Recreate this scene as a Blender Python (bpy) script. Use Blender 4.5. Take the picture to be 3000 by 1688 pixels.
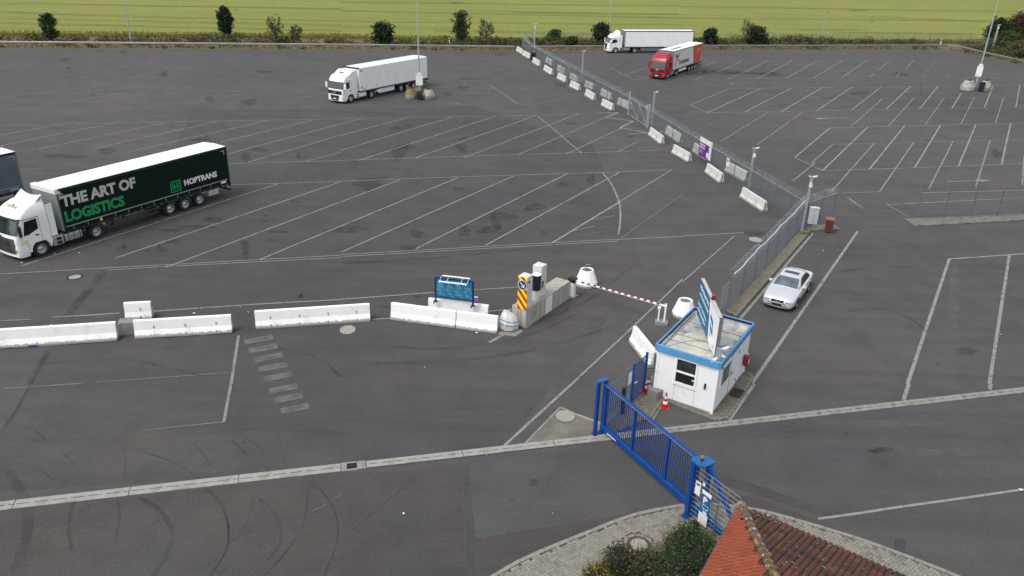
import bpy, math, random
from mathutils import Vector, Matrix
for _o in list(bpy.data.objects): bpy.data.objects.remove(_o)
SC = bpy.context.scene
COL = SC.collection
R = math.radians
RND = random.Random(7)

# ------------------------------------------------------------------ camera
CAM_H = 19.19; PITCH = R(24.3535); ROLL = R(1.6549); FPX = 2277.98; PW, PH = 3000, 1688
_x = Vector((1, 0, 0)); _d = Vector((0, math.cos(PITCH), -math.sin(PITCH))); _u = Vector((0, math.sin(PITCH), math.cos(PITCH)))
CX = _x*math.cos(ROLL) + _u*math.sin(ROLL); CU = _u*math.cos(ROLL) - _x*math.sin(ROLL); CD = _d
cam = bpy.data.cameras.new('camera'); camo = bpy.data.objects.new('camera', cam); COL.objects.link(camo)
camo.matrix_world = Matrix(((CX.x, CU.x, -CD.x, 0), (CX.y, CU.y, -CD.y, 0), (CX.z, CU.z, -CD.z, CAM_H), (0, 0, 0, 1)))
cam.sensor_width = 36; cam.lens = FPX/PW*36; cam.clip_start = 0.5; cam.clip_end = 9000
SC.camera = camo

# ------------------------------------------------------------------ light
SUN_EL, SUN_AZ = 58, 228        # azimuth the light comes from, degrees clockwise from +Y
w = bpy.data.worlds.new('World'); SC.world = w; w.use_nodes = True
nt = w.node_tree; nt.nodes.clear()
sky = nt.nodes.new('ShaderNodeTexSky'); sky.sky_type = 'NISHITA'; sky.sun_disc = False
sky.sun_elevation = R(SUN_EL); sky.sun_rotation = R(SUN_AZ); sky.air_density = 1.0; sky.dust_density = 3.0
hs = nt.nodes.new('ShaderNodeHueSaturation'); hs.inputs['Saturation'].default_value = 0.34
bg = nt.nodes.new('ShaderNodeBackground'); bg.inputs['Strength'].default_value = 0.13
wo = nt.nodes.new('ShaderNodeOutputWorld')
nt.links.new(sky.outputs[0], hs.inputs['Color']); nt.links.new(hs.outputs[0], bg.inputs[0]); nt.links.new(bg.outputs[0], wo.inputs[0])
sl = bpy.data.lights.new('sun', 'SUN'); sl.energy = 0.62; sl.angle = R(25); sl.color = (1, 0.97, 0.93)
so = bpy.data.objects.new('sun', sl); COL.objects.link(so)
_sd = Vector((math.sin(R(SUN_AZ))*math.cos(R(SUN_EL)), math.cos(R(SUN_AZ))*math.cos(R(SUN_EL)), math.sin(R(SUN_EL))))
so.rotation_euler = _sd.to_track_quat('Z', 'Y').to_euler()
SC.view_settings.view_transform = 'Standard'; SC.view_settings.look = 'None'
SC.view_settings.exposure = 0.90; SC.view_settings.gamma = 1.0; SC.view_settings.use_curve_mapping = False
SC.render.engine = 'CYCLES'; SC.cycles.transparent_max_bounces = 24

# ------------------------------------------------------------------ survey helpers (a mark in the photograph -> where it stands on the ground)
def G(px, py, z=0.0):
    d = CD + CX*((px-PW/2)/FPX) + CU*((PH/2-py)/FPX)
    t = (z-CAM_H)/d.z
    return Vector((d.x*t, d.y*t, z))
def crop(x0, y0, s): return lambda x, y: (x0+x/s, y0+y/s)
c11 = crop(0,0,2.574); c12 = crop(1000,0,2.574); c13 = crop(2000,0,2.574)
c21 = crop(0,563,2.574); c22 = crop(1000,563,2.574); c23 = crop(2000,563,2.574)
c31 = crop(0,1126,2.576); c32 = crop(1000,1126,2.576); c33 = crop(2000,1126,2.576)
cA = crop(1500,90,5.795); cB = crop(1850,280,6.037); cC = crop(2100,400,4.528); cE = crop(1480,750,6.3)
g5 = crop(1700,800,2.898); g6 = crop(1700,1080,2.786); cT = crop(1740,60,7.156); cD = crop(2720,60,5.571); cV = crop(1700,1500,6.779)
def GP(f, pts, z=0.0): return [G(*f(*p), z) for p in pts]

# ------------------------------------------------------------------ materials
def _n(nt, t, **kw):
    n = nt.nodes.new(t)
    for k, v in kw.items(): setattr(n, k, v)
    return n
def ramp(nt, src, stops):
    r = _n(nt, 'ShaderNodeValToRGB'); e = r.color_ramp.elements
    while len(e) < len(stops): e.new(0.5)
    for i, (p, c) in enumerate(stops):
        e[i].position = p; e[i].color = (c, c, c, 1) if isinstance(c, (int, float)) else (*c, 1)
    nt.links.new(src, r.inputs[0]); return r
def noise(nt, scale, detail=4, rough=.55, dist=0, vec=None, coord='Object'):
    n = _n(nt, 'ShaderNodeTexNoise'); n.inputs['Scale'].default_value = scale; n.inputs['Detail'].default_value = detail
    n.inputs['Roughness'].default_value = rough; n.inputs['Distortion'].default_value = dist
    if vec is None:
        tc = _n(nt, 'ShaderNodeTexCoord'); vec = tc.outputs[coord]
    nt.links.new(vec, n.inputs['Vector']); return n
def mixc(nt, fac, a, b, mode='MIX'):
    m = _n(nt, 'ShaderNodeMix', data_type='RGBA', blend_type=mode)
    for i, s in ((0, fac), (6, a), (7, b)):
        if hasattr(s, 'links'): nt.links.new(s, m.inputs[i])
        else: m.inputs[i].default_value = s if i == 0 else (*s, 1)
    return m.outputs[2]
def base_mat(name):
    m = bpy.data.materials.new(name); m.use_nodes = True
    nt = m.node_tree; b = nt.nodes['Principled BSDF']; return m, nt, b
MC = {}
DIM = .66     # measured reflectances of everything but the whites, matched to the exposure
KEEP = {'white_paint', 'white_matt', 'barrier_white', 'barrier_raw', 'cabin_white', 'white_board', 'silver_paint', 'lilac_pale', 'curtain_white', 'cap_cream', 'concrete_pale', 'pale_print', 'white_print', 'green_print', 'tank_aluminium', 'rim_alloy', 'cable_white', 'galvanised_light', 'yellow_print', 'notice_grey', 'fascia_blue', 'old_white_concrete'}
def dim(c, name=''): return tuple(c) if name in KEEP else tuple(x*DIM for x in c)
def mat(name, col, rough=.55, metal=0., var=.12, scale=3., dirt=None, dirt_amt=.35, dirt_scale=1.5, bump=0., bscale=40., spec=.5, coat=0., emit=None, foot=None):
    """plain paint / plastic / concrete with tonal variation, optional dirt colour and bump"""
    if name in MC: return MC[name]
    col = dim(col, name); dirt = dim(dirt, name) if dirt else None
    m, nt, b = base_mat(name)
    n1 = noise(nt, scale, 5, .6)
    lo = tuple(c*(1-var) for c in col); hi = tuple(min(1, c*(1+var)) for c in col)
    r1 = ramp(nt, n1.outputs[0], [(.3, lo), (.7, hi)]); out = r1.outputs[0]
    if dirt:
        n2 = noise(nt, dirt_scale, 7, .7, .4); r2 = ramp(nt, n2.outputs[0], [(.62-dirt_amt*.45, 0.), (.80-dirt_amt*.25, 1.)])
        out = mixc(nt, r2.outputs[0], out, dirt)
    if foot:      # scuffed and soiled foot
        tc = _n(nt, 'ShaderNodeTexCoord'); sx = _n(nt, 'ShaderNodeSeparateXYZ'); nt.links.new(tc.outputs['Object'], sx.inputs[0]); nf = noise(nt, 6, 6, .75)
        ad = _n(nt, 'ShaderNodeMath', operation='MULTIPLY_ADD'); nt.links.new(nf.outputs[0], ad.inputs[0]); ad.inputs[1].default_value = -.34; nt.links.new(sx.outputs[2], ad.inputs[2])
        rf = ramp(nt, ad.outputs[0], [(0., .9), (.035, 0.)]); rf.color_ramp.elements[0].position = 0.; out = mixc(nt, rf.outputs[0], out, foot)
    nt.links.new(out, b.inputs['Base Color'])
    b.inputs['Roughness'].default_value = rough; b.inputs['Metallic'].default_value = metal
    b.inputs['Specular IOR Level'].default_value = spec; b.inputs['Coat Weight'].default_value = coat
    if bump:
        n3 = noise(nt, bscale, 4, .6); bp = _n(nt, 'ShaderNodeBump'); bp.inputs['Strength'].default_value = bump; bp.inputs['Distance'].default_value = .02
        nt.links.new(n3.outputs[0], bp.inputs['Height']); nt.links.new(bp.outputs[0], b.inputs['Normal'])
    if emit: b.inputs['Emission Color'].default_value = (*emit, 1); b.inputs['Emission Strength'].default_value = 1.
    MC[name] = m; return m
def asphalt_mat(name, base, tint=(0, 0, 0), streak=.5, seed=0., edge=None):
    base = dim(base); m, nt, b = base_mat(name)
    tc = _n(nt, 'ShaderNodeTexCoord'); mp = _n(nt, 'ShaderNodeMapping'); nt.links.new(tc.outputs['Object'], mp.inputs[0]); mp.inputs['Location'].default_value = (seed, seed*1.7, 0)
    v = mp.outputs[0]
    big = noise(nt, .035, 5, .6, .6, v); mid = noise(nt, .45, 6, .65, .3, v); fine = noise(nt, 55, 3, .8, 0, v); grain = noise(nt, 14, 3, .75, 0, v)
    mp2 = _n(nt, 'ShaderNodeMapping'); nt.links.new(v, mp2.inputs[0]); mp2.inputs['Rotation'].default_value = (0, 0, R(-14)); mp2.inputs['Scale'].default_value = (.045, .8, 1)
    st = noise(nt, 1.0, 6, .6, .5, mp2.outputs[0])
    c1 = tuple(x*.86 for x in base); c2 = tuple(x*1.16 for x in base)
    o = ramp(nt, big.outputs[0], [(.3, (base[0]*.87, base[1]*.88, base[2]*.92)), (.5, base), (.72, (base[0]*1.17, base[1]*1.15, base[2]*1.10))]).outputs[0]
    o = mixc(nt, .8, o, ramp(nt, mid.outputs[0], [(.28, .80), (.5, 1.), (.75, 1.16)]).outputs[0], 'MULTIPLY')
    o = mixc(nt, streak, o, ramp(nt, st.outputs[0], [(.3, .76), (.5, 1.), (.7, 1.12)]).outputs[0], 'MULTIPLY')
    o = mixc(nt, .8, o, ramp(nt, grain.outputs[0], [(.25, .68), (.5, 1.), (.78, 1.38)]).outputs[0], 'MULTIPLY')
    o = mixc(nt, .9, o, ramp(nt, fine.outputs[0], [(.25, .50), (.5, 1.), (.8, 1.65)]).outputs[0], 'MULTIPLY')
    hue = noise(nt, .22, 4, .6, 0, v)
    o = mixc(nt, .75, o, ramp(nt, hue.outputs[0], [(.3, (.93, .98, 1.04)), (.5, (1, 1, 1)), (.7, (1.09, 1.0, .94))]).outputs[0], 'MULTIPLY')
    nt.links.new(o, b.inputs['Base Color']); b.inputs['Roughness'].default_value = .88; b.inputs['Specular IOR Level'].default_value = .18
    bp = _n(nt, 'ShaderNodeBump'); bp.inputs['Strength'].default_value = .35; bp.inputs['Distance'].default_value = .01
    nt.links.new(fine.outputs[0], bp.inputs['Height']); nt.links.new(bp.outputs[0], b.inputs['Normal'])
    return m
def decal_mat(name, col, alpha, lo=.35, hi=.6, scale=3., fine=25., rough=.85):
    """worn thin layer (paint, rubber, oil) whose cover is broken up by noise"""
    if name in MC: return MC[name]
    m, nt, b = base_mat(name)
    col = dim(col); b.inputs['Base Color'].default_value = (*col, 1); b.inputs['Roughness'].default_value = rough; b.inputs['Specular IOR Level'].default_value = .25
    n1 = noise(nt, scale, 6, .7, .5); n2 = noise(nt, fine, 4, .75)
    r1 = ramp(nt, n1.outputs[0], [(lo, 0.), (hi, 1.)]); r2 = ramp(nt, n2.outputs[0], [(.3, .35), (.6, 1.)])
    mu = _n(nt, 'ShaderNodeMath', operation='MULTIPLY'); nt.links.new(r1.outputs[0], mu.inputs[0]); nt.links.new(r2.outputs[0], mu.inputs[1])
    m2 = _n(nt, 'ShaderNodeMath', operation='MULTIPLY'); nt.links.new(mu.outputs[0], m2.inputs[0]); m2.inputs[1].default_value = alpha
    nt.links.new(m2.outputs[0], b.inputs['Alpha']); MC[name] = m; return m
def leaf_mat(name, c1, c2, c3=None):
    c1, c2 = dim(c1), dim(c2); c3 = dim(c3) if c3 else None; m, nt, b = base_mat(name)
    gi = _n(nt, 'ShaderNodeNewGeometry'); st = [(0., c1), (.55, c2), (1., c3 or c2)]
    r = ramp(nt, gi.outputs['Random Per Island'], st); n1 = noise(nt, .8, 3)
    o = mixc(nt, .6, r.outputs[0], ramp(nt, n1.outputs[0], [(.3, .65), (.7, 1.35)]).outputs[0], 'MULTIPLY')
    nt.links.new(o, b.inputs['Base Color']); b.inputs['Roughness'].default_value = .6; b.inputs['Specular IOR Level'].default_value = .3
    return m
def glass_mat(name, col, rough=.06):
    m, nt, b = base_mat(name)
    n1 = noise(nt, 1.3, 3); o = ramp(nt, n1.outputs[0], [(.35, tuple(c*.6 for c in col)), (.65, tuple(c*1.5 for c in col))])
    nt.links.new(o.outputs[0], b.inputs['Base Color']); b.inputs['Roughness'].default_value = rough; b.inputs['Specular IOR Level'].default_value = .8
    MC[name] = m; return m

M_ASPH = asphalt_mat('asphalt', (.116, .111, .107))
M_ASPH2 = asphalt_mat('asphalt_newer', (.101, .0975, .0955), seed=31)
M_ASPH3 = asphalt_mat('asphalt_grey', (.110, .109, .105), streak=.6, seed=77)
M_ASPH4 = asphalt_mat('asphalt_patch', (.085, .083, .085), streak=.3, seed=9)
M_ASPH5 = asphalt_mat('asphalt_purple', (.099, .090, .0875), streak=.35, seed=55)
WHT = (.74, .73, .70)
M_LINE = decal_mat('line_paint', (.52, .51, .49), .84, .18, .50, 1.2, 30)
M_LINEW = decal_mat('line_paint_worn', (.50, .49, .47), .74, .14, .48, .9, 30)
M_LINEG = decal_mat('line_paint_ghost', (.44, .43, .41), .44, .28, .60, 1.4, 26)
M_RUB = decal_mat('tyre_rubber', (.022, .021, .022), .52, .30, .70, .6, 18)
M_RUBF = decal_mat('tyre_rubber_faint', (.03, .029, .03), .34, .34, .70, .5, 18)
M_OIL = decal_mat('oil_stain', (.036, .031, .027), .60, .34, .74, 1.6, 9)
M_CRACK = decal_mat('crack_seal', (.05, .048, .047), .42, .32, .68, .8, 12)
M_DUST = decal_mat('pale_dust', (.30, .29, .27), .35, .38, .65, 1.1, 9)
M_CONC = mat('concrete', (.36, .345, .315), .85, var=.14, scale=2.2, dirt=(.17, .16, .135), dirt_amt=.35, dirt_scale=2., bump=.25)
M_CONCP = mat('concrete_pale', (.62, .605, .565), .8, var=.07, scale=3, dirt=(.42, .40, .35), dirt_amt=.3, dirt_scale=1.6, bump=.15)
M_CONCD = mat('concrete_dirty', (.28, .265, .23), .9, var=.2, scale=3, dirt=(.10, .095, .075), dirt_amt=.5, dirt_scale=2.6, bump=.35)
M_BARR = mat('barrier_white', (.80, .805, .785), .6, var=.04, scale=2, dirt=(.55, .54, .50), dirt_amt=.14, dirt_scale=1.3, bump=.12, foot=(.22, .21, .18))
M_SLAB = mat('drain_concrete', (.43, .415, .375), .8, var=.07, scale=3, dirt=(.28, .265, .225), dirt_amt=.3, dirt_scale=1.6, bump=.15)
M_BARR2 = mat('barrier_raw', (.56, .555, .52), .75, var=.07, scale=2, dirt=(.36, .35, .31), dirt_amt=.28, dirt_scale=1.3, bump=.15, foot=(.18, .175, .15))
M_GALV = mat('galvanised_steel', (.24, .30, .325), .5, .45, var=.12, scale=6)
M_GALVL = mat('galvanised_light', (.42, .46, .48), .45, .5, var=.1, scale=8)
M_WIRE = mat('fence_wire', (.27, .32, .34), .5, .35, var=.08, scale=4)
M_BLK = mat('black_plastic', (.018, .018, .02), .5, var=.2)
M_RUBBER = mat('tyre_black', (.022, .022, .023), .85, var=.25, scale=6)
M_WHITE = mat('white_paint', (.82, .83, .82), .35, var=.03, scale=2, dirt=(.55, .55, .52), dirt_amt=.06, coat=.3)
M_WHITEM = mat('white_matt', (.81, .82, .81), .6, var=.05, scale=1.2, dirt=(.66, .655, .63), dirt_amt=.05)
M_BLUE = mat('gate_blue', (.004, .078, .36), .45, var=.14, scale=5, spec=.3, dirt=(.02, .08, .25), dirt_amt=.2, dirt_scale=4)
M_BLUED = mat('gate_blue_dark', (.006, .05, .26), .4, var=.1, scale=4)
M_TBLUE = mat('sign_blue', (.012, .20, .40), .45, var=.06, scale=4)
M_FASC = mat('fascia_blue', (.085, .27, .50), .45, var=.08, scale=3)
M_NAVY = mat('navy_paint', (.008, .022, .14), .4, var=.1)
M_CHROME = mat('rim_alloy', (.50, .51, .52), .35, .7, var=.12, scale=9)
M_STEEL = mat('tank_aluminium', (.52, .53, .53), .35, .75, var=.12, scale=5)
M_GLASS = glass_mat('dark_glass', (.018, .026, .026))
M_GLASSB = glass_mat('blue_glass', (.07, .10, .12), .1)
M_RED = mat('red_paint', (.42, .008, .018), .35, var=.06, coat=.3)
M_REDL = mat('signal_red', (.62, .03, .015), .4, var=.06)
M_LAMP = mat('lamp_lens', (.55, .57, .58), .15, .3, var=.25, scale=20)
M_ORANGE = mat('orange_print', (.78, .13, .015), .5, var=.04)
M_YEL = mat('yellow_print', (.80, .62, .01), .5, var=.04)
M_GREEN = mat('green_print', (.01, .25, .085), .55, var=.05)
M_CURT = mat('curtain_dark_green', (.006, .023, .017), .6, var=.2, scale=1.2, bump=.3, bscale=1.1, spec=.12)
M_PALE = mat('pale_print', (.50, .48, .44), .55, var=.04)
M_PURP = mat('purple_print', (.16, .03, .30), .5, var=.08)
M_PAPER = mat('white_board', (.74, .75, .74), .5, var=.04)

# ------------------------------------------------------------------ mesh builder
class MB:
    def __init__(s): s.v = []; s.f = []; s.m = []; s.T = Matrix.Identity(4)
    def at(s, loc=(0, 0, 0), rz=0, rx=0, ry=0):
        s.T = Matrix.Translation(loc) @ Matrix.Rotation(rz, 4, 'Z') @ Matrix.Rotation(ry, 4, 'Y') @ Matrix.Rotation(rx, 4, 'X'); return s
    def add(s, vs, fs, m=0):
        n = len(s.v); s.v += [s.T @ Vector(v) for v in vs]
        for f in fs: s.f.append([n+i for i in f]); s.m.append(m)
        return s
    def box(s, x0, x1, y0, y1, z0, z1, m=0, tx=0, ty=0):
        v = [(x0,y0,z0),(x1,y0,z0),(x1,y1,z0),(x0,y1,z0),(x0+tx,y0+ty,z1),(x1-tx,y0+ty,z1),(x1-tx,y1-ty,z1),(x0+tx,y1-ty,z1)]
        return s.add(v, [(3,2,1,0),(4,5,6,7),(0,1,5,4),(1,2,6,5),(2,3,7,6),(3,0,4,7)], m)
    def prism(s, poly, a0, a1, axis='z', m=0):
        """polygon extruded along an axis; poly points are the two other coordinates in x,y,z order"""
        def P(p, a): return (p[0], p[1], a) if axis == 'z' else ((p[0], a, p[1]) if axis == 'y' else (a, p[0], p[1]))
        n = len(poly); v = [P(p, a0) for p in poly] + [P(p, a1) for p in poly]
        f = [tuple(range(n-1, -1, -1)), tuple(range(n, 2*n))] + [(i, (i+1) % n, n+(i+1) % n, n+i) for i in range(n)]
        if axis == 'y': f = [tuple(reversed(q)) for q in f]
        return s.add(v, f, m)
    def cyl(s, p0, p1, r0, r1=None, n=12, m=0, caps=True):
        r1 = r0 if r1 is None else r1
        p0 = Vector(p0); p1 = Vector(p1); d = (p1-p0).normalized()
        a = d.orthogonal().normalized(); b = d.cross(a)
        v = [p0+(a*math.cos(2*math.pi*i/n)+b*math.sin(2*math.pi*i/n))*r0 for i in range(n)] + [p1+(a*math.cos(2*math.pi*i/n)+b*math.sin(2*math.pi*i/n))*r1 for i in range(n)]
        f = [(i, (i+1) % n, n+(i+1) % n, n+i) for i in range(n)]
        if caps: f += [tuple(range(n-1, -1, -1)), tuple(range(n, 2*n))]
        return s.add(v, f, m)
    def tube(s, pts, r, n=6, m=0):
        pts = [Vector(p) for p in pts]; k = len(pts); v = []
        up = None
        for i, p in enumerate(pts):
            d = (pts[min(i+1, k-1)]-pts[max(i-1, 0)]).normalized()
            a = d.orthogonal().normalized() if up is None else (up - d*up.dot(d)).normalized()
            up = a; b = d.cross(a)
            v += [p+(a*math.cos(2*math.pi*j/n)+b*math.sin(2*math.pi*j/n))*r for j in range(n)]
        f = [(i*n+j, i*n+(j+1) % n, (i+1)*n+(j+1) % n, (i+1)*n+j) for i in range(k-1) for j in range(n)]
        f += [tuple(range(n-1, -1, -1)), tuple(range((k-1)*n, k*n))]
        return s.add(v, f, m)
    def lathe(s, prof, n=20, m=0, axis='z', ms=None, caps=True):
        v = []; f = []
        for r, z in prof:
            for i in range(n):
                a = 2*math.pi*i/n; x, y = r*math.cos(a), r*math.sin(a)
                v.append((x, y, z) if axis == 'z' else (x, z, y))
        k = len(prof); fl = axis != 'z'
        for i in range(k-1):
            for j in range(n):
                q = (i*n+j, i*n+(j+1) % n, (i+1)*n+(j+1) % n, (i+1)*n+j)
                s_m = ms[i] if ms else m
                f.append((tuple(reversed(q)) if fl else q, s_m))
        o = len(s.v); s.v += [s.T @ Vector(p) for p in v]
        for q, mm in f: s.f.append([o+i for i in q]); s.m.append(mm)
        if not caps: return s
        for idx, mm in ((0, ms[0] if ms else m), (k-1, ms[-1] if ms else m)):
            if prof[idx][0] > 1e-4: s.f.append([o+idx*n+j for j in (range(n) if (idx == k-1) != fl else range(n-1, -1, -1))]); s.m.append(mm)
        return s
    def build(s, name, mats, parent=None, smooth=None, bevel=0, seg=2):
        me = bpy.data.meshes.new(name); me.from_pydata([tuple(v) for v in s.v], [], s.f)
        mats = mats if isinstance(mats, (list, tuple)) else [mats]
        for mt in mats: me.materials.append(mt)
        if len(mats) > 1: me.polygons.foreach_set('material_index', s.m)
        if smooth:
            me.polygons.foreach_set('use_smooth', [True]*len(me.polygons)); me.set_sharp_from_angle(angle=R(smooth))
        me.update()
        o = bpy.data.objects.new(name, me); COL.objects.link(o)
        if parent: o.parent = parent
        if bevel:
            bv = o.modifiers.new('bevel', 'BEVEL'); bv.width = bevel; bv.segments = seg; bv.limit_method = 'ANGLE'; bv.angle_limit = R(35)
        return o
def tag(o, label=None, cat=None, group=None, kind=None):
    for k, v in (('label', label), ('category', cat), ('group', group), ('kind', kind)):
        if v: o[k] = v
    return o
def thing(name, label, cat, loc=(0, 0, 0), rz=0, group=None):
    o = bpy.data.objects.new(name, None); COL.objects.link(o); o.location = loc; o.rotation_euler = (0, 0, rz); o.empty_display_size = .3
    return tag(o, label, cat, group)
KIDS = {}
def dup(root, loc, rz, label=None, group=None):
    def cp(o, par):
        c = o.copy(); COL.objects.link(c)
        if par: c.parent = par
        for ch in [k for k in KIDS[root.name] if k.parent == o]: cp(ch, c)
        return c
    if root.name not in KIDS:
        l = []; st = [root]
        while st:
            q = st.pop(); ch = [x for x in bpy.data.objects if x.parent == q]; l += ch; st += ch
        KIDS[root.name] = l
    r = cp(root, None); r.location = loc; r.rotation_euler = (0, 0, rz)
    if label: r['label'] = label
    if group: r['group'] = group
    return r
def sheet(name, polys, m, z=0.004, kind='structure', parent=None):
    b = MB()
    for p in polys: b.add([(q[0], q[1], z) for q in p], [tuple(range(len(p)))])
    o = b.build(name, m, parent)
    me = o.data
    for pl in me.polygons:
        if pl.normal.z < 0: pl.flip()
    if kind and not parent: o['kind'] = kind
    return o
def strip(pts, w0, w1=None):
    """quads for a painted line of width w along ground points"""
    w1 = w0 if w1 is None else w1; out = []; pts = [Vector((p[0], p[1])) for p in pts]; n = len(pts); L = []
    for i, p in enumerate(pts):
        d = (pts[min(i+1, n-1)]-pts[max(i-1, 0)]).normalized(); nn = Vector((-d.y, d.x)); ww = w0+(w1-w0)*i/max(1, n-1)
        L.append((p+nn*ww/2, p-nn*ww/2))
    for i in range(n-1): out.append([L[i][0], L[i][1], L[i+1][1], L[i+1][0]])
    return out
def smooth_pts(pts, k=5):
    """Catmull-Rom through ground points"""
    P = [Vector((p[0], p[1])) for p in pts]; P = [2*P[0]-P[1]]+P+[2*P[-1]-P[-2]]; out = []
    for i in range(1, len(P)-2):
        a, b, c, d = P[i-1:i+3]
        for j in range(k):
            t = j/k; out.append(.5*((2*b)+(c-a)*t+(2*a-5*b+4*c-d)*t*t+(3*b-a-3*c+d)*t**3))
    out.append(P[-2]); return out
def blob(cx, cy, rx, ry, rot=0, n=18, j=.3, seed=0):
    r = random.Random(seed); ph = [r.random()*6.28 for _ in range(4)]; out = []
    for i in range(n):
        a = 2*math.pi*i/n; k = 1+j*(.5*math.sin(2*a+ph[0])+.35*math.sin(3*a+ph[1])+.3*math.sin(5*a+ph[2]))
        x, y = rx*k*math.cos(a), ry*k*math.sin(a); out.append((cx+x*math.cos(rot)-y*math.sin(rot), cy+x*math.sin(rot)+y*math.cos(rot)))
    return out
def text(s, size, parent, name, mt, loc, rot, align='LEFT', ext=.004, bold=.0, shear=0., sx=1., space=1.):
    """lettering mesh; rot is the euler of the text plane"""
    cu = bpy.data.curves.new(name, 'FONT'); cu.body = s; cu.size = size; cu.align_x = align; cu.extrude = ext; cu.offset = bold; cu.shear = shear; cu.space_character = space
    cu.resolution_u = 3
    t = bpy.data.objects.new('tmp', cu); COL.objects.link(t)
    me = bpy.data.meshes.new_from_object(t.evaluated_get(bpy.context.evaluated_depsgraph_get())); bpy.data.objects.remove(t); bpy.data.curves.remove(cu)
    me.materials.clear(); me.materials.append(mt); me.name = name
    me.transform(Matrix.Diagonal((sx, 1, 1, 1)))
    o = bpy.data.objects.new(name, me); COL.objects.link(o); o.parent = parent; o.location = loc; o.rotation_euler = rot
    return o
def bars(b, x0, x1, z0, z1, rows, f, m=0, seed=1, h=.45):
    """lines of small print too small to read: word-length bars; f(x, z) -> 3D point"""
    r = random.Random(seed); dz = (z1-z0)/rows
    for i in range(rows):
        zc = z0+dz*(i+.5); x = x0; end = x0+(x1-x0)*r.uniform(.55, 1.)
        while x < end:
            wd = min(r.uniform(.04, .13)*(x1-x0)/.5, end-x)
            b.add([f(x, zc-dz*h/2), f(x+wd, zc-dz*h/2), f(x+wd, zc+dz*h/2), f(x, zc+dz*h/2)], [(0, 1, 2, 3)], m)
            x += wd+.012*(x1-x0)/.5
# ================================================================== SETTING
# terrain
tb = MB(); tb.add([(-1500, -120, -.06), (1500, -120, -.06), (1500, 4000, -.06), (-1500, 4000, -.06)], [(0, 1, 2, 3)])
M_DIRT, nt, b = base_mat('verge_soil')
n1 = noise(nt, .6, 6, .7); o = ramp(nt, n1.outputs[0], [(.3, (.075, .058, .028)), (.5, (.115, .085, .040)), (.7, (.085, .080, .032))]).outputs[0]
nt.links.new(o, b.inputs['Base Color']); b.inputs['Roughness'].default_value = .95
tag(tb.build('ground', M_DIRT), kind='structure')
# asphalt yard outline (surveyed edge against the verge, carried on beyond the frame)
E1 = GP(c11, [(0, 362), (2574, 375)]) + GP(c12, [(1310, 385)]) + GP(c13, [(170, 378), (1400, 374)]) + GP(cD, [(0, 478), (300, 480), (560, 500), (900, 592), (1250, 680), (1560, 742)])
d0 = (E1[0]-E1[1]).normalized(); d1 = (E1[-1]-E1[-3]).normalized()
yard = [E1[0]+d0*160] + E1 + [E1[-1]+d1*70, Vector((150, -60, 0)), Vector((-200, -60, 0))]
sheet('asphalt_yard', [yard], M_ASPH, 0.0)
# newer, darker re-surfaced field with its seam
seam = GP(c11, [(1480, 828), (1330, 1090)]) + GP(c21, [(780, 600), (510, 930), (370, 1190), (220, 1449)]) + GP(c31, [(0, 380)])
far = GP(c11, [(2574, 820)]) + GP(c12, [(1000, 800)])
lowr = GP(c12, [(2200, 1440)]) + GP(c22, [(2500, 300), (2300, 760)]) + GP(c22, [(1740, 1449)]) + GP(c32, [(1230, 467)])
sheet('newer_asphalt', [seam + [G(0, 1440)] + GP(c31, [(1800, 700)]) + GP(c32, [(300, 560)]) + lowr[::-1][0:1] + GP(c22, [(2300, 600)]) + GP(c12, [(1900, 1100)]) + far[::-1]], M_ASPH2, 0.004)
# apron between drain and the kerbs
sheet('grey_asphalt', [GP(c32, [(955, 600), (1950, 425)]) + GP(c33, [(0, 362), (2574, 66), (2574, 1440), (1750, 1360), (1190, 975), (700, 810), (210, 645)]) + GP(c32, [(2400, 930), (2100, 990), (1015, 1160)])], M_ASPH3, 0.004)
sheet('purple_asphalt', [GP(c31, [(0, 960), (2574, 670)]) + GP(c32, [(905, 640), (945, 1448)]) + [G(1366, 1800), G(-100, 1800)],
                         GP(c32, [(1012, 1164), (2098, 994), (2360, 938), (2340, 958), (1900, 1106), (1500, 1270), (1160, 1448), (1000, 1448)])], M_ASPH5, 0.005)
sheet('trench_patch', [GP(c32, [(915, 640), (962, 632), (1010, 1162), (992, 1448), (948, 1448)]), GP(c33, [(1600, 1160), (1688, 1180), (1670, 1308), (1588, 1290)])], M_ASPH4, 0.009)
sheet('purple_strip', [GP(c33, [(330, 860), (520, 838), (1190, 1100), (1400, 1190), (1250, 1160), (600, 960), (330, 915)]), GP(c33, [(230, 650), (700, 812), (1190, 978), (1060, 990), (560, 840), (240, 735)])], M_ASPH5, 0.0085)

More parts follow.
